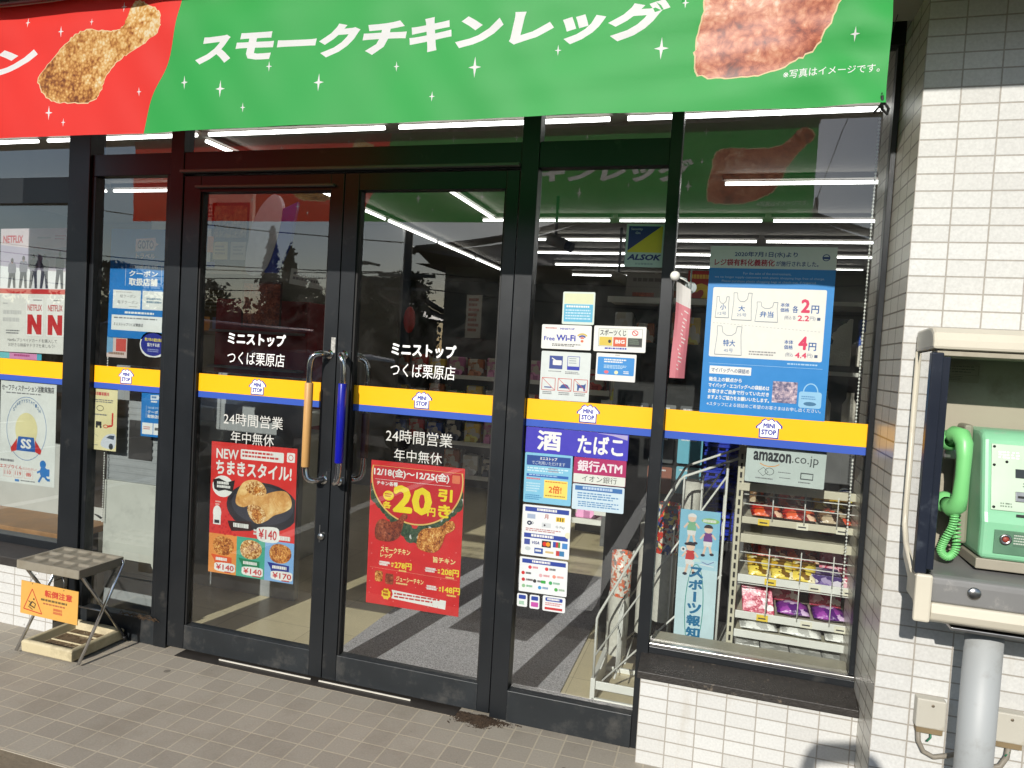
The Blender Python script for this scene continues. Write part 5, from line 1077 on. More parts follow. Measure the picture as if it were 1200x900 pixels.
# wire product rack on the right
INK_M = ink((60, 60, 66))
pr = thing('product_rack', 'cream wire-fronted product rack behind the display window', 'rack', (0.55, 0.5, 0))
CRM = mat('rack_cream', (206, 200, 178), 0.4, var=0.05)
for x in (.305, .99):
    m = MB(); m.box(x - .012, x + .012, .345, .375, 0.3, 1.15, CRM)
    for k in range(22): m.box(x - .004, x + .004, .3425, .3448, .34 + k * .036, .362 + k * .036, RUBBER)
    m.build('upright', pr)
m = MB(); m.box(.30, 1.0, .745, .76, .3, 1.15, SHD); m.build('back_panel', pr)
SHL = ((.862, .022), (.790, .030), (.632, .026), (.487, .026), (.412, .026))
for z, t_ in SHL:
    m = MB(); m.box(.32, .975, .352, .744, z - .012, z - .004, CRM); m.box(.32, .975, .346, .3518, z - t_ / 2 - .004, z + t_ / 2, WHITEP if z < .7 else CRM); m.build('shelf', pr, bevel=.0015)
m = MB(); m.box(.30, 1.0, .34, .36, .975, 1.005, CRM); m.build('top_rail', pr, bevel=.002)
for z0, z1, hz in ((.862, .985, (.962, .925)), (.632, .76, (.735, .70)), (.487, .66, (.612,))):
    m = MB()
    for k in range(6): x = .43 + k * .115; m.tube([(x, .338, z0 + .005), (x, .338, z1)], .0022, WIRE, 6)
    for z in hz: m.tube([(.322, .340, z), (.975, .340, z)], .0022, WIRE, 6)
    m.build('wire_front', pr)
# things on the rack
def film(name, c, s=34): return pack_mat(name, c, s)
PK_RED = film('snack_red', [(120, 16, 12), (206, 40, 26), (230, 96, 50), (240, 200, 170)])
PK_GLD = film('snack_gold', [(120, 84, 10), (214, 170, 30), (240, 214, 90), (250, 240, 200)])
PK_BRN = film('snack_brown', [(60, 40, 26), (120, 90, 60), (190, 170, 140), (220, 90, 60)])
PK_PNK = film('box_pink', [(190, 60, 90), (226, 130, 150), (240, 190, 200), (250, 236, 236)])
PK_WHT = film('pack_white', [(190, 190, 186), (224, 224, 220), (238, 238, 234), (244, 244, 240)])
PK_PUR = film('pack_purple', [(90, 30, 120), (130, 50, 150), (160, 70, 170), (220, 190, 226)])
PK_BLU = film('pack_blue', [(30, 80, 150), (60, 140, 200), (110, 180, 220), (220, 236, 240)])
PK_VIO = film('box_violet', [(80, 60, 120), (130, 110, 170), (176, 160, 200), (220, 214, 226)])
def pouch(cx, cy_, z, w, d, h, mt, label, tilt=0.0, group=None):
    """soft pillow pack: bulging middle, crimped ends"""
    mb = MB(); nu, nv = 9, 6; q = random.Random(int(cx * 9999 + z * 777)); V = []
    for s in (1, -1):
        for i in range(nu):
            for j in range(nv):
                u, v = i / (nu - 1), j / (nv - 1); bl = (math.sin(math.pi * min(1, max(0, (u - .06) / .88))) ** .5) * (math.sin(math.pi * v) ** .6)
                V.append((-w / 2 + w * u + q.uniform(-.002, .002), -d / 2 + d * v, h / 2 + s * (h / 2 * bl + .0006) + q.uniform(-1, 1) * .0025 * bl))
    F = []
    for s in range(2):
        o = s * nu * nv
        for i in range(nu - 1):
            for j in range(nv - 1): F.append((o + i * nv + j, o + (i + 1) * nv + j, o + (i + 1) * nv + j + 1, o + i * nv + j + 1))
    rim = [(i, 0) for i in range(nu)] + [(nu - 1, j) for j in range(1, nv)] + [(i, nv - 1) for i in range(nu - 2, -1, -1)] + [(0, j) for j in range(nv - 2, 0, -1)]
    for a, b_ in zip(rim, rim[1:] + rim[:1]):
        i0, i1 = a[0] * nv + a[1], b_[0] * nv + b_[1]; F.append((i0, i1, i1 + nu * nv, i0 + nu * nv))
    mb.add(V, F, mt, True); o = mb.build('snack_pack', loc=(0, 0, 0)); o.location = (cx, cy_, z + .0008 + abs(math.sin(tilt)) * d / 2); o.rotation_euler = (tilt, 0, q.uniform(-.12, .12))
    return tag(o, label, 'package', group)
def carton(x0, x1, y0, y1, z0, z1, mt, label, group=None): return sbox('carton', label, 'package', x0, x1, y0, y1, z0 + .0006, z1, mt, group, .002)
zA, zB, zC, zD, zE = [z - .004 for z, _ in SHL]
for k, (x, mt, lb) in enumerate(((.41, PK_RED, 'bright red snack pack at the left of the top rack shelf'), (.53, PK_RED, 'red snack pack second from the left on the top rack shelf'), (.655, PK_BRN, 'clear brown snack pack on the top rack shelf'), (.775, PK_BRN, 'brown and red snack pack at the right of the top rack shelf'), (.89, PK_RED, 'red snack pack hidden by the pillar on the top rack shelf'))):
    pouch(x, .42, zA, .118, .10, .045, mt, lb, .35)
pouch(.70, .50, zA + .045, .16, .09, .05, PK_GLD, 'yellow topped snack pack lying above the brown packs', .1)
m = MB(); m.lathe((.72, .55, zA + .10), [(0, 0), (.028, 0), (.028, .05), (0, .05)], PK_BLU, 16, 'y'); tag(m.build('blue_tag'), 'round blue disc on a pack at the right of the top rack shelf', 'tag')
for k, (x, mt, lb) in enumerate(((.40, PK_GLD, 'gold snack pack at the left of the middle rack shelf'), (.485, PK_GLD, 'gold snack pack leaning on its neighbour in the middle shelf'), (.565, PK_GLD, 'gold snack pack with crumpled top beside the violet box'))):
    pouch(x, .42, zC, .088, .115, .034, mt, lb, .5)
pouch(.45, .56, zC + .03, .14, .12, .05, PK_RED, 'red snack pack behind the gold packs', .5); pouch(.56, .57, zC + .03, .14, .12, .05, PK_RED, 'dark red snack pack behind the violet box', .4)
carton(.59, .70, .38, .50, zC, zC + .045, PK_VIO, 'flat violet box on the middle rack shelf'); carton(.705, .83, .38, .50, zC, zC + .05, PK_PNK, 'flat pink box right of the violet box'); carton(.64, .82, .56, .66, zC, zC + .115, PK_PNK, 'tall pink box at the back of the middle rack shelf')
m = MB(); m.lathe((.665, .62, zC + .1165), [(0, 0), (.03, 0), (.032, .05), (.02, .055), (0, .055)], PK_RED, 16); tag(m.build('red_cap_jar'), 'red capped jar on top of the tall pink box', 'jar')
m = MB(); m.hexa([(.35, .40, zD + .001), (.47, .38, zD + .001), (.47, .44, zD + .001), (.35, .46, zD + .001)], [(.34, .43, zD + .095), (.455, .41, zD + .09), (.455, .45, zD + .09), (.34, .47, zD + .095)], PK_PNK); tag(m.build('carton', bevel=.003), 'pink and white pack leaning on the lower rack shelf', 'package')
for x, lb in ((.535, 'purple pack in the middle of the lower rack shelf'), (.665, 'purple pack second from the right on the lower rack shelf')):
    o = pouch(x, .42, zD, .12, .09, .05, PK_PUR, lb, .2)
pouch(.78, .42, zD, .09, .09, .06, PK_BLU, 'light blue pack at the right of the lower rack shelf', .15)
for x, w, lb in ((.41, .14, 'white bag at the left of the bottom rack shelf'), (.57, .15, 'white bag in the middle of the bottom rack shelf'), (.73, .15, 'white bag at the right of the bottom rack shelf')): pouch(x, .42, zE, w, .11, .045, PK_WHT, lb, .1)
for k, (a, b_) in enumerate(((.33, .42), (.425, .53), (.535, .65), (.655, .78))): carton(a, b_, .36, .52, .302, .365 - .004 * k, PK_WHT, ('first', 'second', 'third', 'last')[k] + ' pale carton from the left under the rack')
m = MB(); m.box(.25, 1.05, .355, .76, .27, .30, SHW); tag(m.build('rack_plinth', bevel=.003), 'white plinth board under the product rack', 'plinth')
m = MB(); m.box(0.02, .717, .16, .28, .30, .392, mat('inner_sill', (176, 170, 152), 0.5, var=0.1)); tag(m.build('inner_sill', bevel=.003), 'beige inner sill below the product rack', 'sill')

for k, (x, z) in enumerate(((.38, zA), (.52, zA), (.66, zA), (.42, zC), (.58, zC), (.70, zC), (.40, zD), (.56, zD), (.68, zD))):
    m = MB(); m.box(x, x + .042, .3435, .3457, z - .012, z + .012, mat('price_tag_paper', (230, 226, 206), .5) if k % 3 else mat('price_tag_yellow', (238, 206, 70), .5)); m.box(x + .006, x + .034, .3429, .3434, z - .004, z + .001, INK_M); m.build('price_tag', pr)
for k, (x, z, w, h, mt, lb) in enumerate(((.40, zA, .10, .085, PK_BRN, 'brown upright packet standing behind the left red snack pack'), (.52, zA, .10, .09, PK_RED, 'upright red packet standing behind the second red snack pack'), (.66, zA, .11, .085, PK_GLD, 'upright yellow packet at the back of the top rack shelf'), (.38, zC, .07, .10, PK_BRN, 'upright brown packet behind the leftmost gold pack'), (.52, zD, .12, .09, PK_PNK, 'upright pink packet behind the first purple pack'), (.68, zD, .12, .09, PK_PNK, 'upright pink packet behind the second purple pack'))):
    carton(x - w / 2, x + w / 2, .60, .66, z, z + h, mt, lb)

# small pink flag on the window post
fl = thing('mini_flag', 'small pink flag with a white ball on the window post', 'flag', (0.03, 0.03, 1.4))
m = MB(); m.ball((.022, .055, 1.768), .018, WHITEP, 16); m.build('ball', fl)
m = MB(); m.tube([(.022, .057, 1.768), (.050, .062, 1.758), (.078, .072, 1.742)], .0022, WHITEP, 8); m.build('stick', fl)
FP = cloth_mat(mat('flag_pink', (206, 122, 132), 0.6, var=0.12, scale=9), .3); FW = cloth_mat(mat('flag_white', (214, 210, 206), 0.6, var=0.06, scale=6), .3)
m = MB(); n = 14
def fp(u, v): return (.028 + .052 * u + .003 * math.sin(5 * v), .060 + .020 * u + .008 * math.sin(4 * u + 3 * v), 1.752 - .030 * u * (1 - v) - .350 * v)
for j in range(n):
    for i in range(5):
        q_ = [fp(i / 5, j / n), fp((i + 1) / 5, j / n), fp((i + 1) / 5, (j + 1) / n), fp(i / 5, (j + 1) / n)]
        m.add(q_, [(0, 3, 2, 1)], FW if j < 3 else FP, True)
q = random.Random(2)
for k in range(16):
    v0 = .26 + k * .042; u0 = q.uniform(.38, .6); u1 = u0 + q.uniform(.08, .3)
    m.add([(lambda p: (p[0], p[1] - .0012, p[2]))(fp(a, c)) for a, c in ((u0, v0), (u1, v0 + .012), (u1, v0 + .024), (u0, v0 + .014))], [(0, 3, 2, 1)], FW)
m.build('cloth', fl, recalc=False)
m = MB(); m.lathe((.075, .1235, 1.735), [(0, 0), (.006, -.006), (.022, 0)], mat('clear_plastic', (150, 160, 160), 0.15, var=0.1), 16, 'y'); m.tube([(.075, .118, 1.80), (.075, .112, 1.70), (.06, .07, 1.76), (.024, .058, 1.768)], .003, _M['clear_plastic'], 6); m.build('suction_cup', fl)
# ---------------------------------------------------------------- payphone shelter on its pole
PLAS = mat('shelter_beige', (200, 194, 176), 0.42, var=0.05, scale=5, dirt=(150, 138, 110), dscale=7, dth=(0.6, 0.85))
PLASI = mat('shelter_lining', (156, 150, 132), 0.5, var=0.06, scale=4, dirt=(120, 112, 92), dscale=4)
NVY = mat('navy_rail', (26, 32, 44), 0.3, var=0.15, scale=6, dirt=(70, 76, 84), dscale=12)
SLATE = mat('slate_tray', (118, 118, 116), 0.4, var=0.1, scale=8, dirt=(150, 148, 142), dscale=18, dth=(0.6, 0.75))
ph = thing('payphone_shelter', 'beige payphone shelter with open front standing on a grey pole at the tiled pillar', 'phone shelter', (1.0, -0.35, 0))
XR = 1.34
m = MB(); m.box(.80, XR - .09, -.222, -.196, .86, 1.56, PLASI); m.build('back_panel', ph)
# roof: rounded beige hood
prof = [(-.205, 1.530), (-.205, 1.592), (-.40, 1.592), (-.455, 1.588), (-.490, 1.574), (-.504, 1.554), (-.504, 1.530)]
def shelf_loft(prof_y, xl_b, xl_f, xr_b, xr_f, mt, name, bev=.004):
    """profile in y,z with the ends flaring from the back to the front"""
    n = len(prof_y); V = []
    for e in (0, 1):
        for y, z in prof_y:
            t = (-.205 - y) / .30; xb, xf = (xl_b, xl_f) if e == 0 else (xr_b, xr_f); V.append((xb + (xf - xb) * t, y, z))
    mb = MB(); mb.add(V, [tuple(range(n)), tuple(range(n, 2 * n))[::-1]] + [(i, i + n, (i + 1) % n + n, (i + 1) % n) for i in range(n)], mt)
    return mb.build(name, ph, bevel=bev)
shelf_loft(prof, .752, .722, XR - .04, XR + .02, PLAS, 'roof', .008)
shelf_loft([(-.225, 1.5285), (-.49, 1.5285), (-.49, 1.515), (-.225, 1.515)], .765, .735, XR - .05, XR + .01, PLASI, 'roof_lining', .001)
# bottom tray: slate upper fascia with beige rounded lip below
shelf_loft([(-.205, .875), (-.205, .955), (-.48, .945), (-.497, .940), (-.500, .925), (-.500, .8755)], .778, .766, XR - .05, XR + .01, SLATE, 'tray', .005)
shelf_loft([(-.205, .815), (-.205, .8745), (-.505, .8745), (-.510, .850), (-.500, .828), (-.470, .815)], .778, .766, XR - .05, XR + .01, PLAS, 'tray_lip', .006)
m = MB(); m.lathe((.862, -.5005, .912), [(0, -.006), (.014, -.006), (.016, -.003), (.016, 0)], STEEL, 18, 'y'); m.lathe((1.055, -.5005, .905), [(0, -.004), (.010, -.004), (.012, 0)], SLATE, 14, 'y'); m.build('tray_knob', ph)
m = MB(); m.box(.83, XR - .1, -.46, -.22, .795, .8045, STEEL); m.build('bottom_plate', ph, bevel=.002)
CLEAR = glass_mat('acrylic', (0.93, 0.95, 0.94), 1.6)
for sgn, xb, xf, nm in ((1, .757, .724, 'l'), (-1, XR - .01, XR + .02, 'r')):
    def X(y): return xb + (xf - xb) * (-.205 - y) / .30
    s_ = sgn
    m = MB(); m.tube([(X(-.23), -.23, 1.53), (X(-.23), -.23, 1.06), (X(-.235), -.235, 1.02), (X(-.30), -.30, .975), (X(-.47), -.47, .945)], .008, PLAS, 8); m.build('side_frame', ph)
    m = MB(); V = [(X(y), y, z) for y, z in ((-.235, 1.525), (-.478, 1.525), (-.478, .95), (-.30, .975), (-.24, 1.02))]; V2 = [(p[0] + .004 * s_, p[1], p[2]) for p in V]; k = len(V)
    m.add(V + V2, [tuple(range(k)), tuple(range(k, 2 * k))[::-1]] + [(i, i + k, (i + 1) % k + k, (i + 1) % k) for i in range(k)], CLEAR); m.build('side_pane', ph)
    m = MB(); xo = X(-.49) - .004 * s_; m.box(min(xo, xo + .028 * s_), max(xo, xo + .028 * s_), -.506, -.478, .947, 1.522, NVY); m.build('front_rail', ph, bevel=.004)
    m = MB(); m.box(min(xo + .0285 * s_, xo + .046 * s_), max(xo + .0285 * s_, xo + .046 * s_), -.494, -.40, .957, 1.512, NVY); m.build('rail_flange', ph, bevel=.002)
    m = MB(); a = [(X(-.24) , -.24, 1.00), (X(-.49), -.49, .945), (X(-.49) + .02 * s_, -.49, .82), (X(-.42) + .02 * s_, -.42, .815), (X(-.24), -.24, .93)]; a2 = [(p[0] + .012 * s_, p[1], p[2]) for p in a]; k = 5
    m.add(a + a2, [tuple(range(k)), tuple(range(k, 2 * k))[::-1]] + [(i, i + k, (i + 1) % k + k, (i + 1) % k) for i in range(k)], PLAS); m.build('cheek', ph, bevel=.003)
    m = MB(); m.box(min(X(-.49), X(-.49) + .040 * s_), max(X(-.49), X(-.49) + .040 * s_), -.512, -.497, .822, .947, PLAS); m.build('front_corner', ph, bevel=.006)
b = Board('notice', (.865, 1.475), -.2245, .10, .055, 0, None, None, (168, 160, 138)); b.frame(.02, .1, .98, .6, .0006, (90, 88, 80)); b.fine(.05, .14, .95, .56, 3, (96, 94, 86), .3); b.fine(.02, .68, .7, .95, 3, (96, 94, 86), .3); o = b.done(); o.parent = ph; o.location = Vector((.865, -.2245, 1.475)) - ph.location
PGR = mat('pole_paint', (158, 162, 162), 0.5, var=0.04, scale=4, dirt=(130, 130, 124), dscale=5)
m = MB(); m.tube([(.943, -.35, 0.012), (.943, -.35, .795)], .046, PGR, 32); m.build('pole', ph)
m = MB(); m.lathe((.943, -.35, .001), [(0, 0), (.09, 0), (.09, .011), (0, .011)], PGR, 28); m.build('base_plate', ph)

GRN = mat('phone_green', (128, 188, 148), 0.38, var=0.06, scale=7, dirt=(150, 176, 150), dscale=16, dth=(0.6, 0.8))
GRN2 = mat('handset_green', (118, 196, 120), 0.38, var=0.04, scale=5)
MET = mat('phone_faceplate', (182, 200, 178), 0.42, 0.15, var=0.08, scale=9)
PGN = mat('phone_plinth', (150, 144, 128), 0.5, var=0.06)
tel = thing('payphone', 'green public payphone with handset on its side, inside the shelter', 'payphone', (.99, -.33, .956))
PX0, PX1 = .892, 1.145
m = MB(); m.box(PX0 - .004, PX1 + .004, -.41, -.235, .9565, .985, PGN); m.build('plinth', tel, bevel=.003)
m = MB(); m.prism([(-.232, .9855), (-.418, .9855), (-.418, 1.085), (-.410, 1.11), (-.372, 1.300), (-.360, 1.318), (-.335, 1.325), (-.232, 1.325)], 'x', PX0, PX1, GRN); m.build('body', tel, bevel=.014, segs=3)
m = MB(); m.prism([(-.228, 1.00), (-.32, 1.00), (-.30, 1.332), (-.228, 1.332)], 'x', PX0 - .024, PX0 - .0005, mat('phone_back', (128, 128, 110), 0.5, var=.06)); m.build('side_housing', tel, bevel=.008)
def onface(u, z, d=0.0):      # point on the sloping upper face
    t = (z - 1.11) / (1.300 - 1.11); return (u, -.410 + (.038) * t - d, z)
def faceplate(u0, u1, z0, z1, d0, d1, mt, name, bev=.001):
    mb = MB(); mb.hexa([onface(u0, z0, d0), onface(u1, z0, d0), onface(u1, z1, d0), onface(u0, z1, d0)], [onface(u0, z0, d1), onface(u1, z0, d1), onface(u1, z1, d1), onface(u0, z1, d1)], mt); return mb.build(name, tel, bevel=bev)
faceplate(PX0 + .020, PX1 - .02, 1.118, 1.290, -.001, .0035, MET, 'face_plate')
faceplate(PX0 + .075, PX0 + .16, 1.205, 1.228, .0036, .0048, mat('lcd_dark', (44, 50, 50), 0.25), 'display')
faceplate(PX0 + .075, PX0 + .165, 1.145, 1.170, .0036, .0075, STEEL, 'card_slot'); faceplate(PX0 + .08, PX0 + .16, 1.154, 1.160, .0076, .0085, RUBBER, 'slot_gap', 0)
faceplate(PX0 + .078, PX0 + .16, 1.106, 1.112, .0040, .0062, RUBBER, 'lower_slot', 0)
m = MB(); q = random.Random(8)
for (u0, z0, w, n) in ((.035, 1.268, .05, 3), (.10, 1.262, .06, 2), (.09, 1.190, .07, 2), (.04, 1.135, .03, 2)):
    for k in range(n):
        for j in range(5):
            a_ = PX0 + u0 + w * (j + q.uniform(0, .3)) / 5; l_ = w * q.uniform(.08, .17); z_ = z0 - .007 * k
            m.add([onface(a_, z_, .0039), onface(a_ + l_, z_, .0039), onface(a_ + l_, z_ + .0035, .0039), onface(a_, z_ + .0035, .0039)], [(0, 1, 2, 3)], TXW if z0 > 1.25 else mat('worn_print', (110, 128, 110), .6, var=.3))
m.build('face_print', tel, recalc=False)
m = MB()
for k in range(12):
    u, z = PX0 + .185 + .02 * (k % 3), 1.235 - .022 * (k // 3); p = onface(u, z, .0036); m.box(p[0] - .007, p[0] + .007, p[1] - .005, p[1] + .0005, z - .007, z + .007, STEEL)
m.build('key_pad', tel, bevel=.0015)
m = MB()
for u, z in ((PX0 + .026, 1.283), (PX0 + .026, 1.235), (PX0 + .026, 1.126), (PX0 + .055, 1.245)):
    p = onface(u, z, .0037); m.lathe(p, [(0, -.002), (.0035, -.002), (.0035, 0)], RUBBER, 10, 'y')
m.build('screws', tel)
m = MB(); m.box(PX0 + .03, PX0 + .135, -.4215, -.4185, 1.005, 1.068, mat('lower_plate', (92, 130, 104), 0.4, 0.2, var=.1)); m.build('lower_plate', tel, bevel=.001)
m = MB(); m.lathe((PX0 + .055, -.4218, 1.045), [(0, -.004), (.008, -.004), (.010, -.006), (.014, -.005), (.014, 0)], STEEL, 18, 'y'); m.lathe((PX0 + .055, -.426, 1.045), [(0, -.001), (.0075, -.001), (.0075, 0)], mat('emergency_red', (140, 60, 48), 0.5), 16, 'y'); m.build('emergency_button', tel)
b = Board('plate_print', (PX0 + .10, 1.045), -.4218, .05, .035, 0, None, None, (92, 130, 104), th=.0002); b.fine(0.02, .1, .98, .9, 4, (206, 216, 200), .5); o = b.done(); o.parent = tel; o.location = Vector((PX0 + .098, -.4219, 1.045)) - tel.location
# handset hung upright on the left side
m = MB()
hx, hy = PX0 - .062, -.385
spine = [(hx - .012, hy + .030, 1.292), (hx - .004, hy + .012, 1.305), (hx + .004, hy - .010, 1.303), (hx + .008, hy - .024, 1.285), (hx + .009, hy - .030, 1.25), (hx + .009, hy - .030, 1.20), (hx + .008, hy - .028, 1.145), (hx + .006, hy - .020, 1.118), (hx, hy - .002, 1.106), (hx - .010, hy + .022, 1.112)]
m.tube(spine, [.021, .0245, .024, .0215, .0185, .0175, .0190, .0225, .025, .021], GRN2, 20)
hand = m.build('handset', tel)
for z, dz in ((1.288, 1), (1.117, -1)):
    mb = MB(); mb.lathe((hx - .012, hy + .012, z), [(0, .030), (.024, .030), (.029, .020), (.027, .004), (.018, -.004)], GRN2, 22, 'y'); mb.build('ear_cup' if dz > 0 else 'mouth_cup', hand)
m = MB(); m.box(hx - .018, PX0 - .025, hy + .045, hy + .085, 1.235, 1.262, STEEL); m.build('cradle', tel, bevel=.004); m = MB(); m.box(hx - .006, PX0 - .025, hy + .045, hy + .085, 1.12, 1.14, STEEL); m.build('lower_cradle', tel, bevel=.004)
# coiled cord
m = MB(); axis = []
ctrl = [Vector((hx + .004, hy - .012, 1.098)), Vector((hx + .000, hy - .014, 1.06)), Vector((hx - .016, hy - .014, 1.02)), Vector((hx - .022, hy - .012, .990)), Vector((hx - .004, hy - .008, .974)), Vector((hx + .016, hy + .0, .995)), Vector((hx + .020, hy + .02, 1.05)), Vector((PX0 - .03, hy + .08, 1.11))]
def cr(C, t):
    n = len(C) - 1; f = t * n; i = min(n - 1, int(f)); s = f - i
    p0, p1, p2, p3 = C[max(0, i - 1)], C[i], C[i + 1], C[min(n, i + 2)]
    return 0.5 * ((2 * p1) + (p2 - p0) * s + (2 * p0 - 5 * p1 + 4 * p2 - p3) * s * s + (3 * p1 - p0 - 3 * p2 + p3) * s ** 3)
N = 560; turns = 44; path = []
for k in range(N + 1):
    t = k / N; p = cr(ctrl, t); d = (cr(ctrl, min(1, t + .002)) - cr(ctrl, max(0, t - .002))).normalized(); u = d.cross(Vector((.3, 1, .1))).normalized(); w = d.cross(u); a = 2 * math.pi * turns * t
    path.append(p + (u * math.cos(a) + w * math.sin(a)) * .0085)
m.tube(path, .0028, GRN2, 6); m.build('coiled_cord', tel)

# small junction boxes with conduit at the foot of the pillar
JB = mat('junction_box_plastic', (178, 175, 163), 0.5, var=0.05, scale=8, dirt=(140, 126, 100), dscale=12)
CND = mat('conduit_grey', (128, 122, 110), 0.6, var=0.15, scale=40)
def jbox(x0, z0, label, mirror):
    t = thing('junction_box', label, 'junction box', (x0 + .04, -.2, z0))
    mb = MB(); mb.box(x0, x0 + .078, -.225, -.1915, z0 + .018, z0 + .105, JB); mb.build('cover', t, bevel=.004)
    mb = MB(); mb.box(x0 + .004, x0 + .074, -.220, -.1915, z0 + .001, z0 + .0175, mat('box_gap', (120, 104, 76), 0.7, var=.2)); mb.build('base', t, bevel=.001)
    mb = MB(); mb.lathe((x0 + .042, -.2253, z0 + .088), [(0, -.001), (.004, -.001), (.0045, 0)], mat('screw_rust', (110, 100, 84), 0.5, .4), 12, 'y'); mb.build('screw', t)
    s = -1 if mirror else 1
    mb = MB(); xa = x0 + (.012 if not mirror else .045)
    mb.tube([(xa, -.208, z0 + .003), (xa + .003 * s, -.209, z0 - .03), (xa + .018 * s, -.212, z0 - .058), (xa + .045 * s, -.215, z0 - .068), (xa + .075 * s, -.22, z0 - .055), (xa + .10 * s, -.235, z0 - .035), (xa + .105 * s, -.29, z0 - .03)], .0072, CND, 10); mb.build('conduit', t)
    mb = MB(); mb.tube([(x0 + .045, -.21, z0 + .003), (x0 + .046, -.213, z0 - .012), (x0 + .036, -.213, z0 - .026)], .0026, mat('earth_wire', (40, 110, 80), .5), 6); mb.build('earth_wire', t)
jbox(.828, .402, 'beige junction box left of the grey pole', False)
jbox(1.030, .402, 'beige junction box right of the grey pole', True)

# ---------------------------------------------------------------- umbrella stand
UST = mat('umbrella_stand_plastic', (132, 126, 111), 0.6, var=0.08, scale=8, dirt=(112, 102, 82), dscale=9, dth=(0.5, 0.8))
us = thing('umbrella_stand', 'folding umbrella stand with a beige holed top and drip tray', 'umbrella stand', (-2.55, -.06, 0))
ux0, ux1, uy0, uy1, ut = -2.735, -2.380, -.195, .045, .415
m = MB()
# top plate: 4 x 3 cups sunk below a raised lattice
nx_, ny_ = 4, 3; g = .013; cw = (ux1 - ux0 - .03 - g * (nx_ - 1)) / nx_; cd = (uy1 - uy0 - .03 - g * (ny_ - 1)) / ny_
xs = [ux0 + .015 + (cw + g) * i for i in range(nx_)]; ys = [uy0 + .015 + (cd + g) * j for j in range(ny_)]
def topz(x, y): return ut
ex = [ux0] + [v for x in xs for v in (x, x + cw)] + [ux1]; ey = [uy0] + [v for y in ys for v in (y, y + cd)] + [uy1]
for i in range(len(ex) - 1):
    for j in range(len(ey) - 1):
        x0, x1, y0, y1 = ex[i], ex[i + 1], ey[j], ey[j + 1]
        if i % 2 == 1 and j % 2 == 1:
            xi, yi, dz = .012, .012, .008
            V = [(x0, y0, ut), (x1, y0, ut), (x1, y1, ut), (x0, y1, ut), (x0 + xi, y0 + yi, ut - dz), (x1 - xi, y0 + yi, ut - dz), (x1 - xi, y1 - yi, ut - dz), (x0 + xi, y1 - yi, ut - dz)]
            m.add(V, [(0, 1, 5, 4), (1, 2, 6, 5), (2, 3, 7, 6), (3, 0, 4, 7), (4, 5, 6, 7)], UST)
            cx0, cy0 = (x0 + x1) / 2, (y0 + y1) / 2
        else: m.add([(x0, y0, ut), (x1, y0, ut), (x1, y1, ut), (x0, y1, ut)], [(0, 1, 2, 3)], UST)
sk = .040
for (a, b_) in (((ux0, uy0), (ux1, uy0)), ((ux1, uy0), (ux1, uy1)), ((ux1, uy1), (ux0, uy1)), ((ux0, uy1), (ux0, uy0))):
    m.add([(a[0], a[1], ut), (b_[0], b_[1], ut), (b_[0], b_[1], ut - sk), (a[0], a[1], ut - sk)], [(0, 1, 2, 3)], UST)
m.add([(ux0, uy0, ut - sk), (ux1, uy0, ut - sk), (ux1, uy1, ut - sk), (ux0, uy1, ut - sk)], [(0, 1, 2, 3)], UST)
bmv = m.build('holed_top', us)
_b = bmesh.new(); _b.from_mesh(bmv.data); bmesh.ops.remove_doubles(_b, verts=_b.verts, dist=1e-5); bmesh.ops.recalc_face_normals(_b, faces=_b.faces); _b.to_mesh(bmv.data); _b.free()
md = bmv.modifiers.new('bevel', 'BEVEL'); md.width = .005; md.segments = 2; md.limit_method = 'ANGLE'; md.angle_limit = R(30)
UTR = mat('drip_tray_plastic', (190, 178, 144), 0.6, var=0.07, scale=8, dirt=(120, 108, 82), dscale=8, dth=(0.5, 0.8))
tx0, tx1, ty0, ty1 = -2.690, -2.405, -.195, .085
m = MB(); W_ = .030
def loop(e, z): return [(tx0 + e, ty0 + e, z), (tx1 - e, ty0 + e, z), (tx1 - e, ty1 - e, z), (tx0 + e, ty1 - e, z)]
L_ = [loop(0, .010), loop(-.002, .055), loop(.006, .062), loop(.020, .060), loop(.034, .026)]
V = [p for l in L_ for p in l]
F = [(a * 4 + k, a * 4 + (k + 1) % 4, (a + 1) * 4 + (k + 1) % 4, (a + 1) * 4 + k) for a in range(4) for k in range(4)] + [(0, 3, 2, 1), (16, 17, 18, 19)]
m.add(V, F, UTR)
m.box(tx0 + .04, tx1 - .04, -.085, -.078, .0265, .034, UTR); m.box(tx0 + .04, tx1 - .04, -.005, .002, .0265, .034, UTR)
tr = m.build('drip_tray', us, bevel=.004)
m = MB(); q = random.Random(9)
for k in range(160):
    x, y = q.uniform(tx0 + .045, tx1 - .045), q.uniform(ty0 + .045, ty1 - .045); s = q.uniform(.003, .009); a = q.uniform(0, 3)
    m.add([(x, y, .0275), (x + s * math.cos(a), y + s * math.sin(a), .029 + s * .4), (x - s * .6 * math.sin(a), y + s * .6 * math.cos(a), .0285)], [(0, 1, 2)], mat('dead_leaves', (78, 58, 36), .8, var=.4))
m.add([(tx0 + .035, ty0 + .035, .0268), (tx1 - .035, ty0 + .035, .0268), (tx1 - .035, ty1 - .035, .0268), (tx0 + .035, ty1 - .035, .0268)], [(0, 1, 2, 3)], mat('tray_silt', (104, 86, 62), .9, var=.35, scale=40, dirt=(190, 178, 144), dscale=14)); m.build('silt', tr)
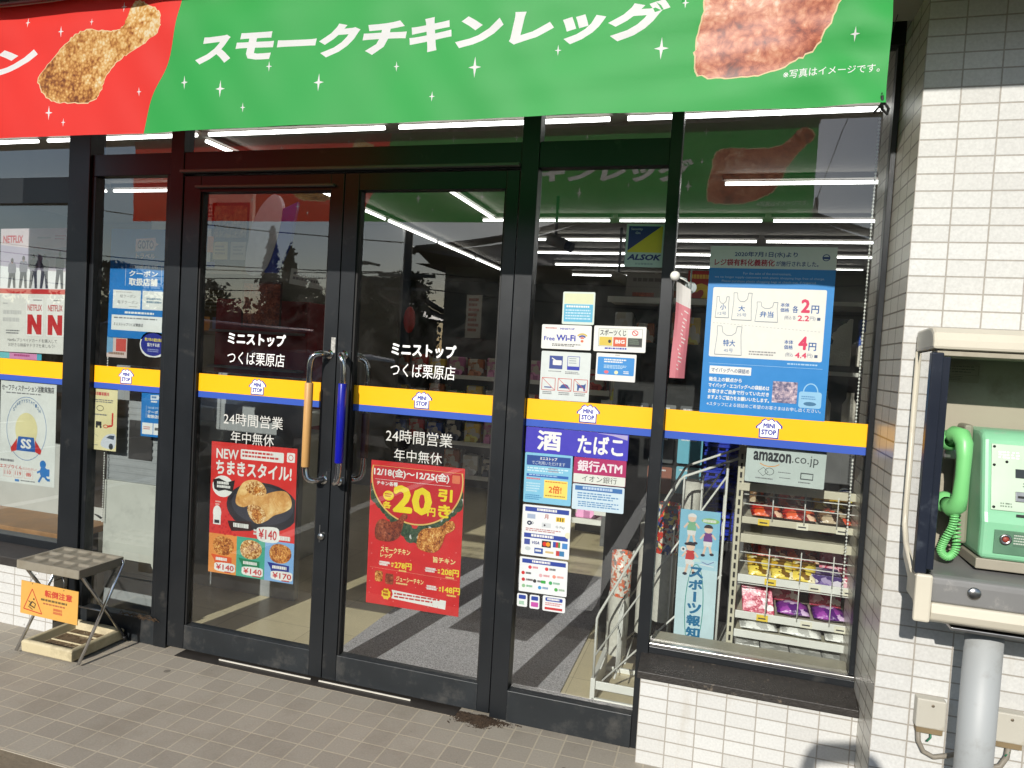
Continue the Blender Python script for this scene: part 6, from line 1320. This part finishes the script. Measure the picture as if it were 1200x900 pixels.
# crossed legs, one pair per side
for x, ex_ in ((-2.715, -.012), (-2.392, .018)):
    xo = x + ex_
    m = MB(); m.tube([(xo - .02 * (1 if ex_ > 0 else -1), uy1 - .015, .395), (xo - .005 * (1 if ex_ > 0 else -1), uy1 - .005, .398), (xo + .003, uy1 - .012, .385), (xo + .012, -.20, .008)], .0072, CHROME, 12); m.build('leg', us)
    m = MB(); xi = xo - .016 * (1 if ex_ > 0 else -1); m.tube([(xi - .012 * (1 if ex_ > 0 else -1), uy0 + .02, .395), (xi, uy0 + .012, .397), (xi + .002, uy0 + .02, .385), (xi + .004, .070, .03)], .0072, CHROME, 12); m.tube([(xi + .004, .069, .033), (xi + .004, .075, .012)], .0088, RUBBER, 10); m.build('leg', us)
m = MB(); m.tube([(-2.727, -.0725, .2), (-2.375, -.0725, .2)], .004, STEEL, 8); m.build('pivot_rod', us)
b = Board('warning_sign', (-2.528, .258), -.206, .322, .146, -.8, 'orange slip warning sign hung on the umbrella stand', 'sign', (244, 186, 92), th=.003)
OR = (214, 74, 54)
b.line([(.06, .84), (.20, .20), (.385, .90), (.06, .84)], .0045, OR)
b.line([(.16, .72), (.21, .58)], .007, (60, 60, 50)); b.ell(.235, .50, .014, .03, (60, 60, 50), 10); b.line([(.21, .58), (.27, .64), (.255, .72)], .004, (60, 60, 50)); b.line([(.19, .62), (.14, .58)], .004, (60, 60, 50)); b.line([(.17, .70), (.26, .76)], .005, (60, 60, 50)); b.line([(.14, .74), (.22, .82)], .003, (60, 60, 50))
b.text('転倒注意', .42, .14, .90, .36, OR, .045); b.fine(.36, .42, .95, .50, 1, (120, 100, 60), .8); b.fine(.40, .54, .88, .60, 1, (190, 110, 70), .8); b.fine(.58, .65, .74, .84, 2, (216, 110, 70), .8); b.ell(.20, .04, .01, .02, (120, 90, 50), 8); b.ell(.75, .05, .01, .02, (120, 90, 50), 8); ws = b.done()
m = MB(); m.tube([(-2.64, -.2045, .327), (-2.625, -.199, .36), (-2.60, -.197, .376)], .0012, STEEL, 5); m.tube([(-2.45, -.2045, .324), (-2.455, -.199, .36), (-2.47, -.197, .376)], .0012, STEEL, 5); o = m.build('sign_wire', None); mw = o.matrix_world.copy(); bpy.context.view_layer.update(); o.parent = ws; o.matrix_parent_inverse = ws.matrix_world.inverted()

# litter and grit
DRT = mat('dark_dirt', (62, 48, 34), .9, var=.45, scale=60)
m = MB(); q = random.Random(21)
for k in range(5200):
    a, r_ = q.uniform(0, 6.28), abs(q.gauss(0, .52)); x, y = -.63 + .10 * r_ * math.cos(a) * (1 + .25 * math.sin(3 * a)), .058 + .042 * r_ * math.sin(a) * (1 + .3 * math.cos(5 * a))
    if y > .094: continue
    s = q.uniform(.0008, .0042); h = .014 * max(0, 1 - r_ * 1.1) * q.random()
    al = q.uniform(0, 3.14); l = s * q.choice((1, 1, 1, 3.0))
    m.add([(x - l * math.cos(al), y - l * math.sin(al), .0006 + h), (x + s * math.sin(al), y - s * math.cos(al), .001 + h), (x + l * math.cos(al), y + l * math.sin(al), .0012 + h + s * .5), (x - s * math.sin(al), y + s * math.cos(al), .0014 + h)], [(0, 1, 2, 3)], DRT)
o = m.build('dirt_pile', recalc=False); tag(o, 'dark clump of dirt and grit at the foot of the right door post', 'dirt', kind='stuff')
m = MB(); LEAF = _M['dead_leaves']
for k in range(420):
    z = q.random()
    if z < .35: x, y = q.uniform(-2.76, -2.30), q.gauss(-.19, .03)
    elif z < .6: x, y = q.uniform(-2.72, -2.2), abs(q.gauss(.06, .03))
    elif z < .8: x, y = q.uniform(-2.2, -.0), .09 - abs(q.gauss(0, .02))
    else: x, y = q.uniform(-2.8, .2), q.uniform(-.72, .08)
    if y > .094: continue
    s = q.uniform(.001, .005); a = q.uniform(0, 6.28)
    m.add([(x, y, .0006), (x + s * math.cos(a), y + s * math.sin(a), .0012 + s * .3), (x + s * .5 * math.cos(a + 1.2), y + s * .5 * math.sin(a + 1.2), .0012)], [(0, 1, 2)], q.choice((LEAF, DRT, mat('pale_grit', (200, 194, 180), .8))))
tag(m.build('litter', recalc=False), 'scattered leaf crumbs and grit on the paving', 'litter', kind='stuff')
m = MB()
for k in range(26):
    x, y = q.uniform(-2.45, -2.26), q.uniform(.075, .094); a = q.uniform(-.5, .5); l = q.uniform(.02, .07)
    m.tube([(x, y, .118 + .004 * (k % 4)), (x + l * .5, y + .002, .124 + q.uniform(0, .02)), (x + l * math.cos(a), y, .119 + q.uniform(0, .012))], .0012, LEAF, 4)
tag(m.build('dry_twigs'), 'dry twigs caught on the bottom rail of the side window', 'twigs', kind='stuff')

# ---------------------------------------------------------------- across the car park (seen mirrored in the glass)
ROOFT = mat('roof_tiles', (52, 54, 58), .5, var=.2, scale=14)
PLST = mat('house_plaster', (150, 140, 122), .8, var=.1, scale=3)
WD = mat('house_wood', (70, 52, 38), .7, var=.2, scale=8)
def house(x0, x1, y0, y1, ze, zr, rx0, rx1, label, curl):
    t = thing('house', label, 'house', ((x0 + x1) / 2, (y0 + y1) / 2, -.145))
    e = .75
    mb = MB(); mb.box(x0 + e, x1 - e, y0 + e, y1 - e, -.145, ze + .05, PLST); mb.build('wall', t)
    ym = (y0 + y1) / 2; mb = MB()
    c = [(x0, y0, ze), (x1, y0, ze), (x1, y1, ze), (x0, y1, ze)]
    n = 8
    def surf(a, b_, r0, r1):       # a-b eave, r0-r1 ridge, slightly concave roof plane with corners curling up
        V = []
        for i in range(n + 1):
            for j in range(n + 1):
                s, v = i / n, j / n; E = Vector(a).lerp(Vector(b_), s); G = Vector(r0).lerp(Vector(r1), s); p = E.lerp(G, v)
                p.z += -.22 * math.sin(math.pi * v) + curl * ((2 * s - 1) ** 4) * (1 - v) ** 2; V.append(p)
        mb.add(V, [(i * (n + 1) + j, (i + 1) * (n + 1) + j, (i + 1) * (n + 1) + j + 1, i * (n + 1) + j + 1) for i in range(n) for j in range(n)], ROOFT, True)
    ra, rb = (rx0, ym, zr), (rx1, ym, zr)
    surf(c[0], c[1], ra, rb); surf(c[2], c[3], rb, ra); surf(c[1], c[2], rb, rb); surf(c[3], c[0], ra, ra)
    mb.add([(p[0], p[1], p[2] + .02) for p in c], [(0, 1, 2, 3)], WD)
    rf = mb.build('roof', t)
    mb = MB(); mb.box(rx0 - .2, rx1 + .2, ym - .15, ym + .15, zr - .08, zr + .28, ROOFT)
    for sx, rx in ((-1, rx0 - .2), (1, rx1 + .2)): mb.prism([(ym - .2, zr), (ym - .22, zr + .4), (ym, zr + .62), (ym + .22, zr + .4), (ym + .2, zr)], 'x', rx - .05, rx + .05, ROOFT)
    for k, q_ in enumerate(c):
        r_ = ra if k in (0, 3) else rb; A, B = Vector(q_), Vector(r_); A.z += curl * .9
        P_ = [A.lerp(B, s / 6) + Vector((0, 0, -.2 * math.sin(math.pi * s / 6) + .08)) for s in range(7)]; mb.tube(P_, .12, ROOFT, 8)
        d = (A - B).normalized(); mb.tube([A, A + d * .18 + Vector((0, 0, .12)), A + d * .26 + Vector((0, 0, .38))], [.13, .10, .03], ROOFT, 8)
    mb.build('ridge', rf)
    for k in range(3):
        xx = x0 + e + .6 + k * (x1 - x0 - 2 * e - 2) / 2.2
        mb = MB(); mb.box(xx, xx + 1.4, y1 - e, y1 - e + .06, .7, 1.9, WD); f = mb.build('window', t); mb = MB(); mb.box(xx + .08, xx + 1.32, y1 - e + .061, y1 - e + .07, .78, 1.82, mat('dark_pane', (30, 36, 42), .1)); mb.build('window_pane', f)
house(-9.4, 7.0, -27.5, -18.0, 4.15, 6.6, -4.6, 2.6, 'large tiled roof house across the car park, mirrored in the doors', .45)
house(-15.2, -10.6, -25.5, -20.0, 2.6, 3.9, -13.8, -12.0, 'low tiled roof house left of the large one, mirrored in the doors', .2)
house(4.6, 12.5, -33.0, -22, 5.0, 7.2, 6.4, 10.6, 'second tall tiled house right of the large one across the car park', .3)
LEAFG = [mat('conifer_leaf', (34, 52, 30), .7, var=.5, scale=2), mat('hedge_leaf', (46, 66, 34), .7, var=.5, scale=2)]
BARK = mat('bark', (70, 56, 44), .9, var=.3, scale=20)
def tree(x, y, h, w, label, conifer, seed):
    q = random.Random(seed); t = thing('tree', label, 'tree', (x, y, -.145), 'trees across the car park')
    mb = MB(); mb.tube([(x, y, -.145), (x + .05, y, h * .4), (x, y, h * .9)], [.14, .10, .02], BARK, 8); mb.build('trunk', t)
    mb = MB(); g_ = LEAFG[0 if conifer else 1]
    cl_ = [(q.uniform(-1, 1), q.uniform(-1, 1), q.uniform(.15, 1), q.uniform(.5, 1.0)) for _ in range(26)]
    for k in range(4200):
        c = q.choice(cl_); z = c[2] + q.gauss(0, .07)
        if not .1 < z < 1.02: continue
        ww = w * ((1.05 - z) if conifer else math.sqrt(max(.05, 1 - (2 * z - 1.1) ** 2)) * .9)
        px_ = x + (c[0] * .75 + q.gauss(0, .22)) * ww * c[3]; py_ = y + (c[1] * .75 + q.gauss(0, .22)) * ww * c[3]; pz = z * h; s = q.uniform(.05, .14)
        d = Vector((q.gauss(0, 1), q.gauss(0, 1), q.gauss(0, 1))).normalized(); u = d.orthogonal().normalized() * s; v = d.cross(u).normalized() * s * .6; p = Vector((px_, py_, pz))
        mb.add([p - u, p - v, p + u, p + v], [(0, 1, 2, 3)], g_)
    mb.build('crown', t, recalc=False)
for k, (x, y, h, w, cf, lb) in enumerate(((-15.9, -19.6, 5.5, .95, 1, 'tall pointed conifer across the car park'), (-14.9, -19.4, 4.9, 1.0, 1, 'second conifer, shorter, beside the tall pointed one'), (-12.6, -19.7, 4.9, .8, 1, 'slim conifer mirrored at the edge of the right door'), (-13.9, -18.6, 3.6, 1.5, 0, 'round hedge tree below the two conifers'), (-11.6, -18.8, 3.7, 1.6, 0, 'round hedge tree in front of the low house'), (-9.9, -18.6, 3.9, 1.7, 0, 'small round tree at the corner of the large house'), (-19.5, -20, 3.6, 2.2, 0, 'wide round tree left of the conifers'), (-24, -21, 4.2, 2.6, 0, 'broad round tree far left across the car park'), (-28.5, -21, 4.4, 1.0, 1, 'lone conifer at the far left across the car park'))): tree(x, y, h, w, lb, cf, 40 + k)
q = random.Random(77); hg = thing('hedge', 'long clipped hedge along the far side of the car park', 'hedge', (-20, -17.6, -.145))
mb = MB()
for k in range(9000):
    p = Vector((q.uniform(-34, -8.6), q.uniform(-18.2, -17.2), q.uniform(-.14, 2.55 + .25 * math.sin(k * .7)))); s = q.uniform(.07, .16)
    d = Vector((q.gauss(0, 1), q.gauss(0, 1), q.gauss(0, 1))).normalized(); u = d.orthogonal().normalized() * s; v = d.cross(u).normalized() * s * .6
    mb.add([p - u, p - v, p + u, p + v], [(0, 1, 2, 3)], LEAFG[1])
mb.build('foliage', hg, recalc=False)
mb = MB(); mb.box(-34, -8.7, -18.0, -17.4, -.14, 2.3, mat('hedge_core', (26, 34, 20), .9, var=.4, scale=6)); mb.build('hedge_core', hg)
# utility pole and wires
up_ = thing('utility_pole', 'concrete utility pole with cross arms across the car park', 'utility pole', (-9.0, -16.6, -.145))
PC = mat('pole_concrete', (120, 118, 112), .8, var=.1)
m = MB(); m.tube([(-9.0, -16.6, -.145), (-9.0, -16.6, 5.0)], [.16, .12], PC, 14); m.build('shaft', up_)
m = MB(); m.box(-9.9, -8.1, -16.65, -16.55, 3.55, 3.65, PC); m.box(-9.7, -8.3, -16.65, -16.55, 3.15, 3.23, PC); m.build('cross_arm', up_)
m = MB(); m.tube([(-9.9, -16.6, 3.9), (-10.4, -16.5, 4.0)], .04, PC, 8); m.lathe((-10.45, -16.5, 3.93), [(0, .1), (.14, .08), (.2, 0), (0, 0)], PC, 12); m.build('street_lamp', up_)
WR = mat('cable_black', (20, 20, 20), .6)
for k, (x, z, dx, dz, sag) in enumerate(((-9.8, 3.7, -26, 2.2, .6), (-9.3, 3.68, -26, 1.7, .7), (-8.3, 3.68, -26, 1.2, .8), (-8.2, 3.68, 20, .8, .6), (-9.6, 3.26, -26, .9, .7), (-8.9, 3.26, 22, .3, .6), (-9.0, 4.6, -26, 3.4, .5))):
    m = MB(); m.tube([(x + dx * s / 10, -16.6 + (1.5 if k % 2 else -1.0) * s / 10, z + dz * s / 10 - sag * 4 * (s / 10) * (1 - s / 10)) for s in range(11)], .018, WR, 5)
    tag(m.build('overhead_wire'), 'black overhead wire strung from the utility pole across the sky', 'wire', 'overhead wires at the utility pole')
# parked vehicles
def vehicle(kind, label, x, y, rot, body, prof, win, L, W_, wheels, hood):
    t = thing('parked_car', label, 'car', (0, 0, 0)); pm = mat(*body, coat=1.0) if isinstance(body, tuple) else body
    mb = MB(); mb.prism(prof, 'x', -W_ / 2, W_ / 2, pm); mb.build('body', t, bevel=.07, segs=3)
    GL_ = mat('car_glass', (16, 20, 24), .05, var=.05)
    for s in (-1, 1):
        for wv in win:
            mb = MB(); mb.prism(wv, 'x', s * (W_ / 2 - .012), s * (W_ / 2 + .006), GL_); mb.build('side_window', t)
    for nm, (a, b_) in (('windscreen', hood[0]), ('rear_window', hood[1])):
        mb = MB(); d = Vector((0, b_[0] - a[0], b_[1] - a[1])).normalized(); n_ = Vector((0, -d.z, d.y)) * (.012 if nm == 'windscreen' else -.012)
        if n_.z < 0: n_ = -n_
        q_ = [Vector((sx * (W_ / 2 - .12), p[0], p[1])) for sx, p in ((-1, a), (1, a), (1, b_), (-1, b_))]; mb.hexa([p - n_ for p in q_], [p + n_ for p in q_], GL_); mb.build(nm, t)
    for wy in wheels:
        for s in (-1, 1):
            mb = MB(); mb.lathe((s * (W_ / 2 - .09), wy, .31), [(0, -.09), (.2, -.09), (.30, -.08), (.31, -.05), (.31, .07), (.28, .1), (0, .1)], RUBBER, 24, 'x'); w_ = mb.build('wheel', t)
            mb = MB(); mb.lathe((s * (W_ / 2 + .005), wy, .31), [(0, .012), (.08, .01), (.19, -.005), (.2, -.02)] if s > 0 else [(0, -.012), (.08, -.01), (.19, .005), (.2, .02)], STEEL, 20, 'x'); mb.build('rim', w_)
    yb = max(p[0] for p in prof)
    for s in (-1, 1):
        mb = MB(); mb.box(s * (W_ / 2 - .30) - .14, s * (W_ / 2 - .30) + .14, yb - .10, yb + .012, .62, .78, mat('lamp_lens', (220, 224, 226), .1)); mb.build('headlight', t, bevel=.02)
    mb = MB(); mb.box(-W_ / 2 + .25, W_ / 2 - .25, yb - .05, yb + .015, .42, .56, RUBBER); mb.build('grille', t, bevel=.01)
    t.location = (x, y, -.143); t.rotation_euler = (0, 0, rot); return t
sedan = [(-2.1, .35), (-2.12, .75), (-2.0, .88), (-1.55, .95), (-1.0, 1.42), (-.5, 1.47), (.25, 1.44), (1.0, .98), (1.9, .82), (2.05, .68), (2.08, .35)]
vehicle('sedan', 'silver sedan parked nearest to the shop, mirrored in the left door', -5.6, -6.2, R(12), ('car_silver', (168, 172, 176), .22, .6), sedan, [[(-1.35, .97), (-.92, 1.36), (-.28, 1.40), (-.28, .97)], [(-.2, .97), (-.2, 1.40), (.22, 1.37), (.82, .99)]], 4.2, 1.7, (-1.3, 1.3), (((1.0, .99), (.28, 1.43)), ((-1.55, .96), (-1.02, 1.40))))
van = [(-2.2, .35), (-2.25, 1.0), (-2.15, 1.75), (-2.0, 1.86), (1.0, 1.86), (1.35, 1.72), (1.85, 1.05), (2.15, .95), (2.2, .35)]
vehicle('van', 'dark red van parked behind the silver sedan', -8.6, -7.6, R(4), ('car_red', (120, 18, 20), .25, .2), van, [[(-1.9, 1.1), (-1.9, 1.65), (-.7, 1.65), (-.7, 1.1)], [(-.6, 1.1), (-.6, 1.65), (.95, 1.65), (1.45, 1.1)]], 4.4, 1.7, (-1.4, 1.4), (((1.83, 1.07), (1.36, 1.71)), ((-2.24, 1.05), (-2.16, 1.72))))

# ---------------------------------------------------------------- photographer whose shadow lies on the low wall
def person():
    t = thing('person', 'person in dark jacket and trousers standing in the car park, holding up a phone', 'person', (.42, -3.02, -.145))
    bx, by, g0 = .42, -3.02, -.145
    J = {'pel': (bx, by, .80, .125), 'sp': (bx, by + .01, 1.0, .13), 'ch': (bx, by + .01, 1.17, .145), 'nk': (bx, by + .01, 1.325, .055), 'hd0': (bx, by + .03, 1.40, .06)}
    V = []; E = []; Rr = []
    def v(p, r): V.append(p); Rr.append(r); return len(V) - 1
    pel = v((bx, by, .80), (.14, .11)); sp = v((bx, by + .01, 1.0), (.145, .10)); ch = v((bx, by + .01, 1.18), (.15, .105)); nk = v((bx, by + .015, 1.32), (.055, .055)); h0 = v((bx, by + .03, 1.38), (.052, .055))
    E += [(pel, sp), (sp, ch), (ch, nk), (nk, h0)]
    hands = []
    for s in (-1, 1):
        hip = v((bx + s * .10, by, .74), (.085, .085)); kn = v((bx + s * .12, by + .02, .36), (.056, .056)); an = v((bx + s * .13, by - .01, -.04), (.042, .042)); to = v((bx + s * .145, by + .15, -.10), (.038, .030))
        E += [(pel, hip), (hip, kn), (kn, an), (an, to)]
        sh = v((bx + s * .17, by + .01, 1.24), (.058, .055)); el = v((bx + s * .24, by + .16, 1.03), (.044, .044)); wx = .285 + s * .115; wr = v((wx, -2.66, 1.36), (.028, .028)); hd = v((wx - s * .02, -2.615, 1.405), (.030, .020))
        E += [(ch, sh), (sh, el), (el, wr), (wr, hd)]
        for k, (dx, dz) in enumerate(((0, .045), (-.003, .030), (-.004, .014), (-.004, -.002))):
            a = v((wx - s * .018, -2.606, 1.405 + dz), (.0085, .0085)); b_ = v((wx - s * .038, -2.588, 1.415 + dz), (.0078, .0078)); c_ = v((wx - s * .052, -2.592, 1.417 + dz), (.0065, .0065)); E += [(hd, a), (a, b_), (b_, c_)]
        a = v((wx - s * .03, -2.62, 1.42), (.010, .010)); b_ = v((wx - s * .055, -2.610, 1.44), (.008, .008)); E += [(hd, a), (a, b_)]
    me = bpy.data.meshes.new('person_body'); base = Vector(t.location); me.from_pydata([tuple(Vector(p) - base) for p in V], E, [])
    o = bpy.data.objects.new('body', me); COL.objects.link(o); o.parent = t
    me.materials.append(mat('dark_jacket', (42, 44, 52), .85, var=.2, scale=40))
    md = o.modifiers.new('skin', 'SKIN'); md.use_smooth_shade = True
    sv = me.skin_vertices[0].data
    for k, r in enumerate(Rr): sv[k].radius = r
    sv[0].use_root = True
    md2 = o.modifiers.new('sub', 'SUBSURF'); md2.levels = 1; md2.render_levels = 2
    SK = mat('skin', (206, 160, 132), .55, var=.06)
    mb = MB(); hx_, hy_, hz_ = bx, by + .04, 1.47; V = []; F = []; nu, nv = 20, 14
    for i in range(nv + 1):
        th = math.pi * i / nv
        for k in range(nu):
            a = 2 * math.pi * k / nu; x = .075 * math.sin(th) * math.cos(a); y = .095 * math.sin(th) * math.sin(a); z = .115 * math.cos(th)
            if z < 0: x *= 1 + z * 1.8; y = y * (1 + z * 1.2) + (.012 if y > 0 else 0)
            if y > .05 and abs(x) < .02 and -.045 < z < .01: y += .018
            V.append((hx_ + x, hy_ + y, hz_ + z))
    mb.add(V, [(i * nu + k, i * nu + (k + 1) % nu, (i + 1) * nu + (k + 1) % nu, (i + 1) * nu + k) for i in range(nv) for k in range(nu)], SK, True)
    for s in (-1, 1): mb.ball((hx_ + s * .076, hy_ - .005, hz_ - .005), .022, SK, 10, (.4, .8, 1.3)); mb.ball((hx_ + s * .03, hy_ + .082, hz_ + .012), .010, RUBBER, 8, (1.2, .6, .7))
    mb.box(hx_ - .022, hx_ + .022, hy_ + .076, hy_ + .088, hz_ - .062, hz_ - .055, mat('lips', (150, 90, 84), .5)); mb.build('head', t, recalc=False)
    mb = MB(); mb.ball((hx_, hy_ - .018, hz_ + .025), .10, mat('hair', (24, 20, 18), .6, var=.3, scale=60), 20, (.84, 1.0, 1.02)); mb.build('hair', t)
    return t
person()
m = MB(); f_ = Vector((-.284, .958, -.042)).normalized(); r_ = Vector((.9564, .2861, .0584)).normalized(); u_ = r_.cross(f_).normalized(); c0 = Vector((.2103, -2.5589, 1.4529)) - f_ * .010
P0 = [c0 + r_ * a + u_ * b_ for a, b_ in ((-.012, -.060), (.138, -.060), (.138, .012), (-.012, .012))]
m.hexa(P0, [p - f_ * .008 for p in P0], mat('phone_black', (18, 18, 20), .25)); tag(m.build('smartphone', bevel=.002), 'dark smartphone held sideways by the person in the car park', 'phone')
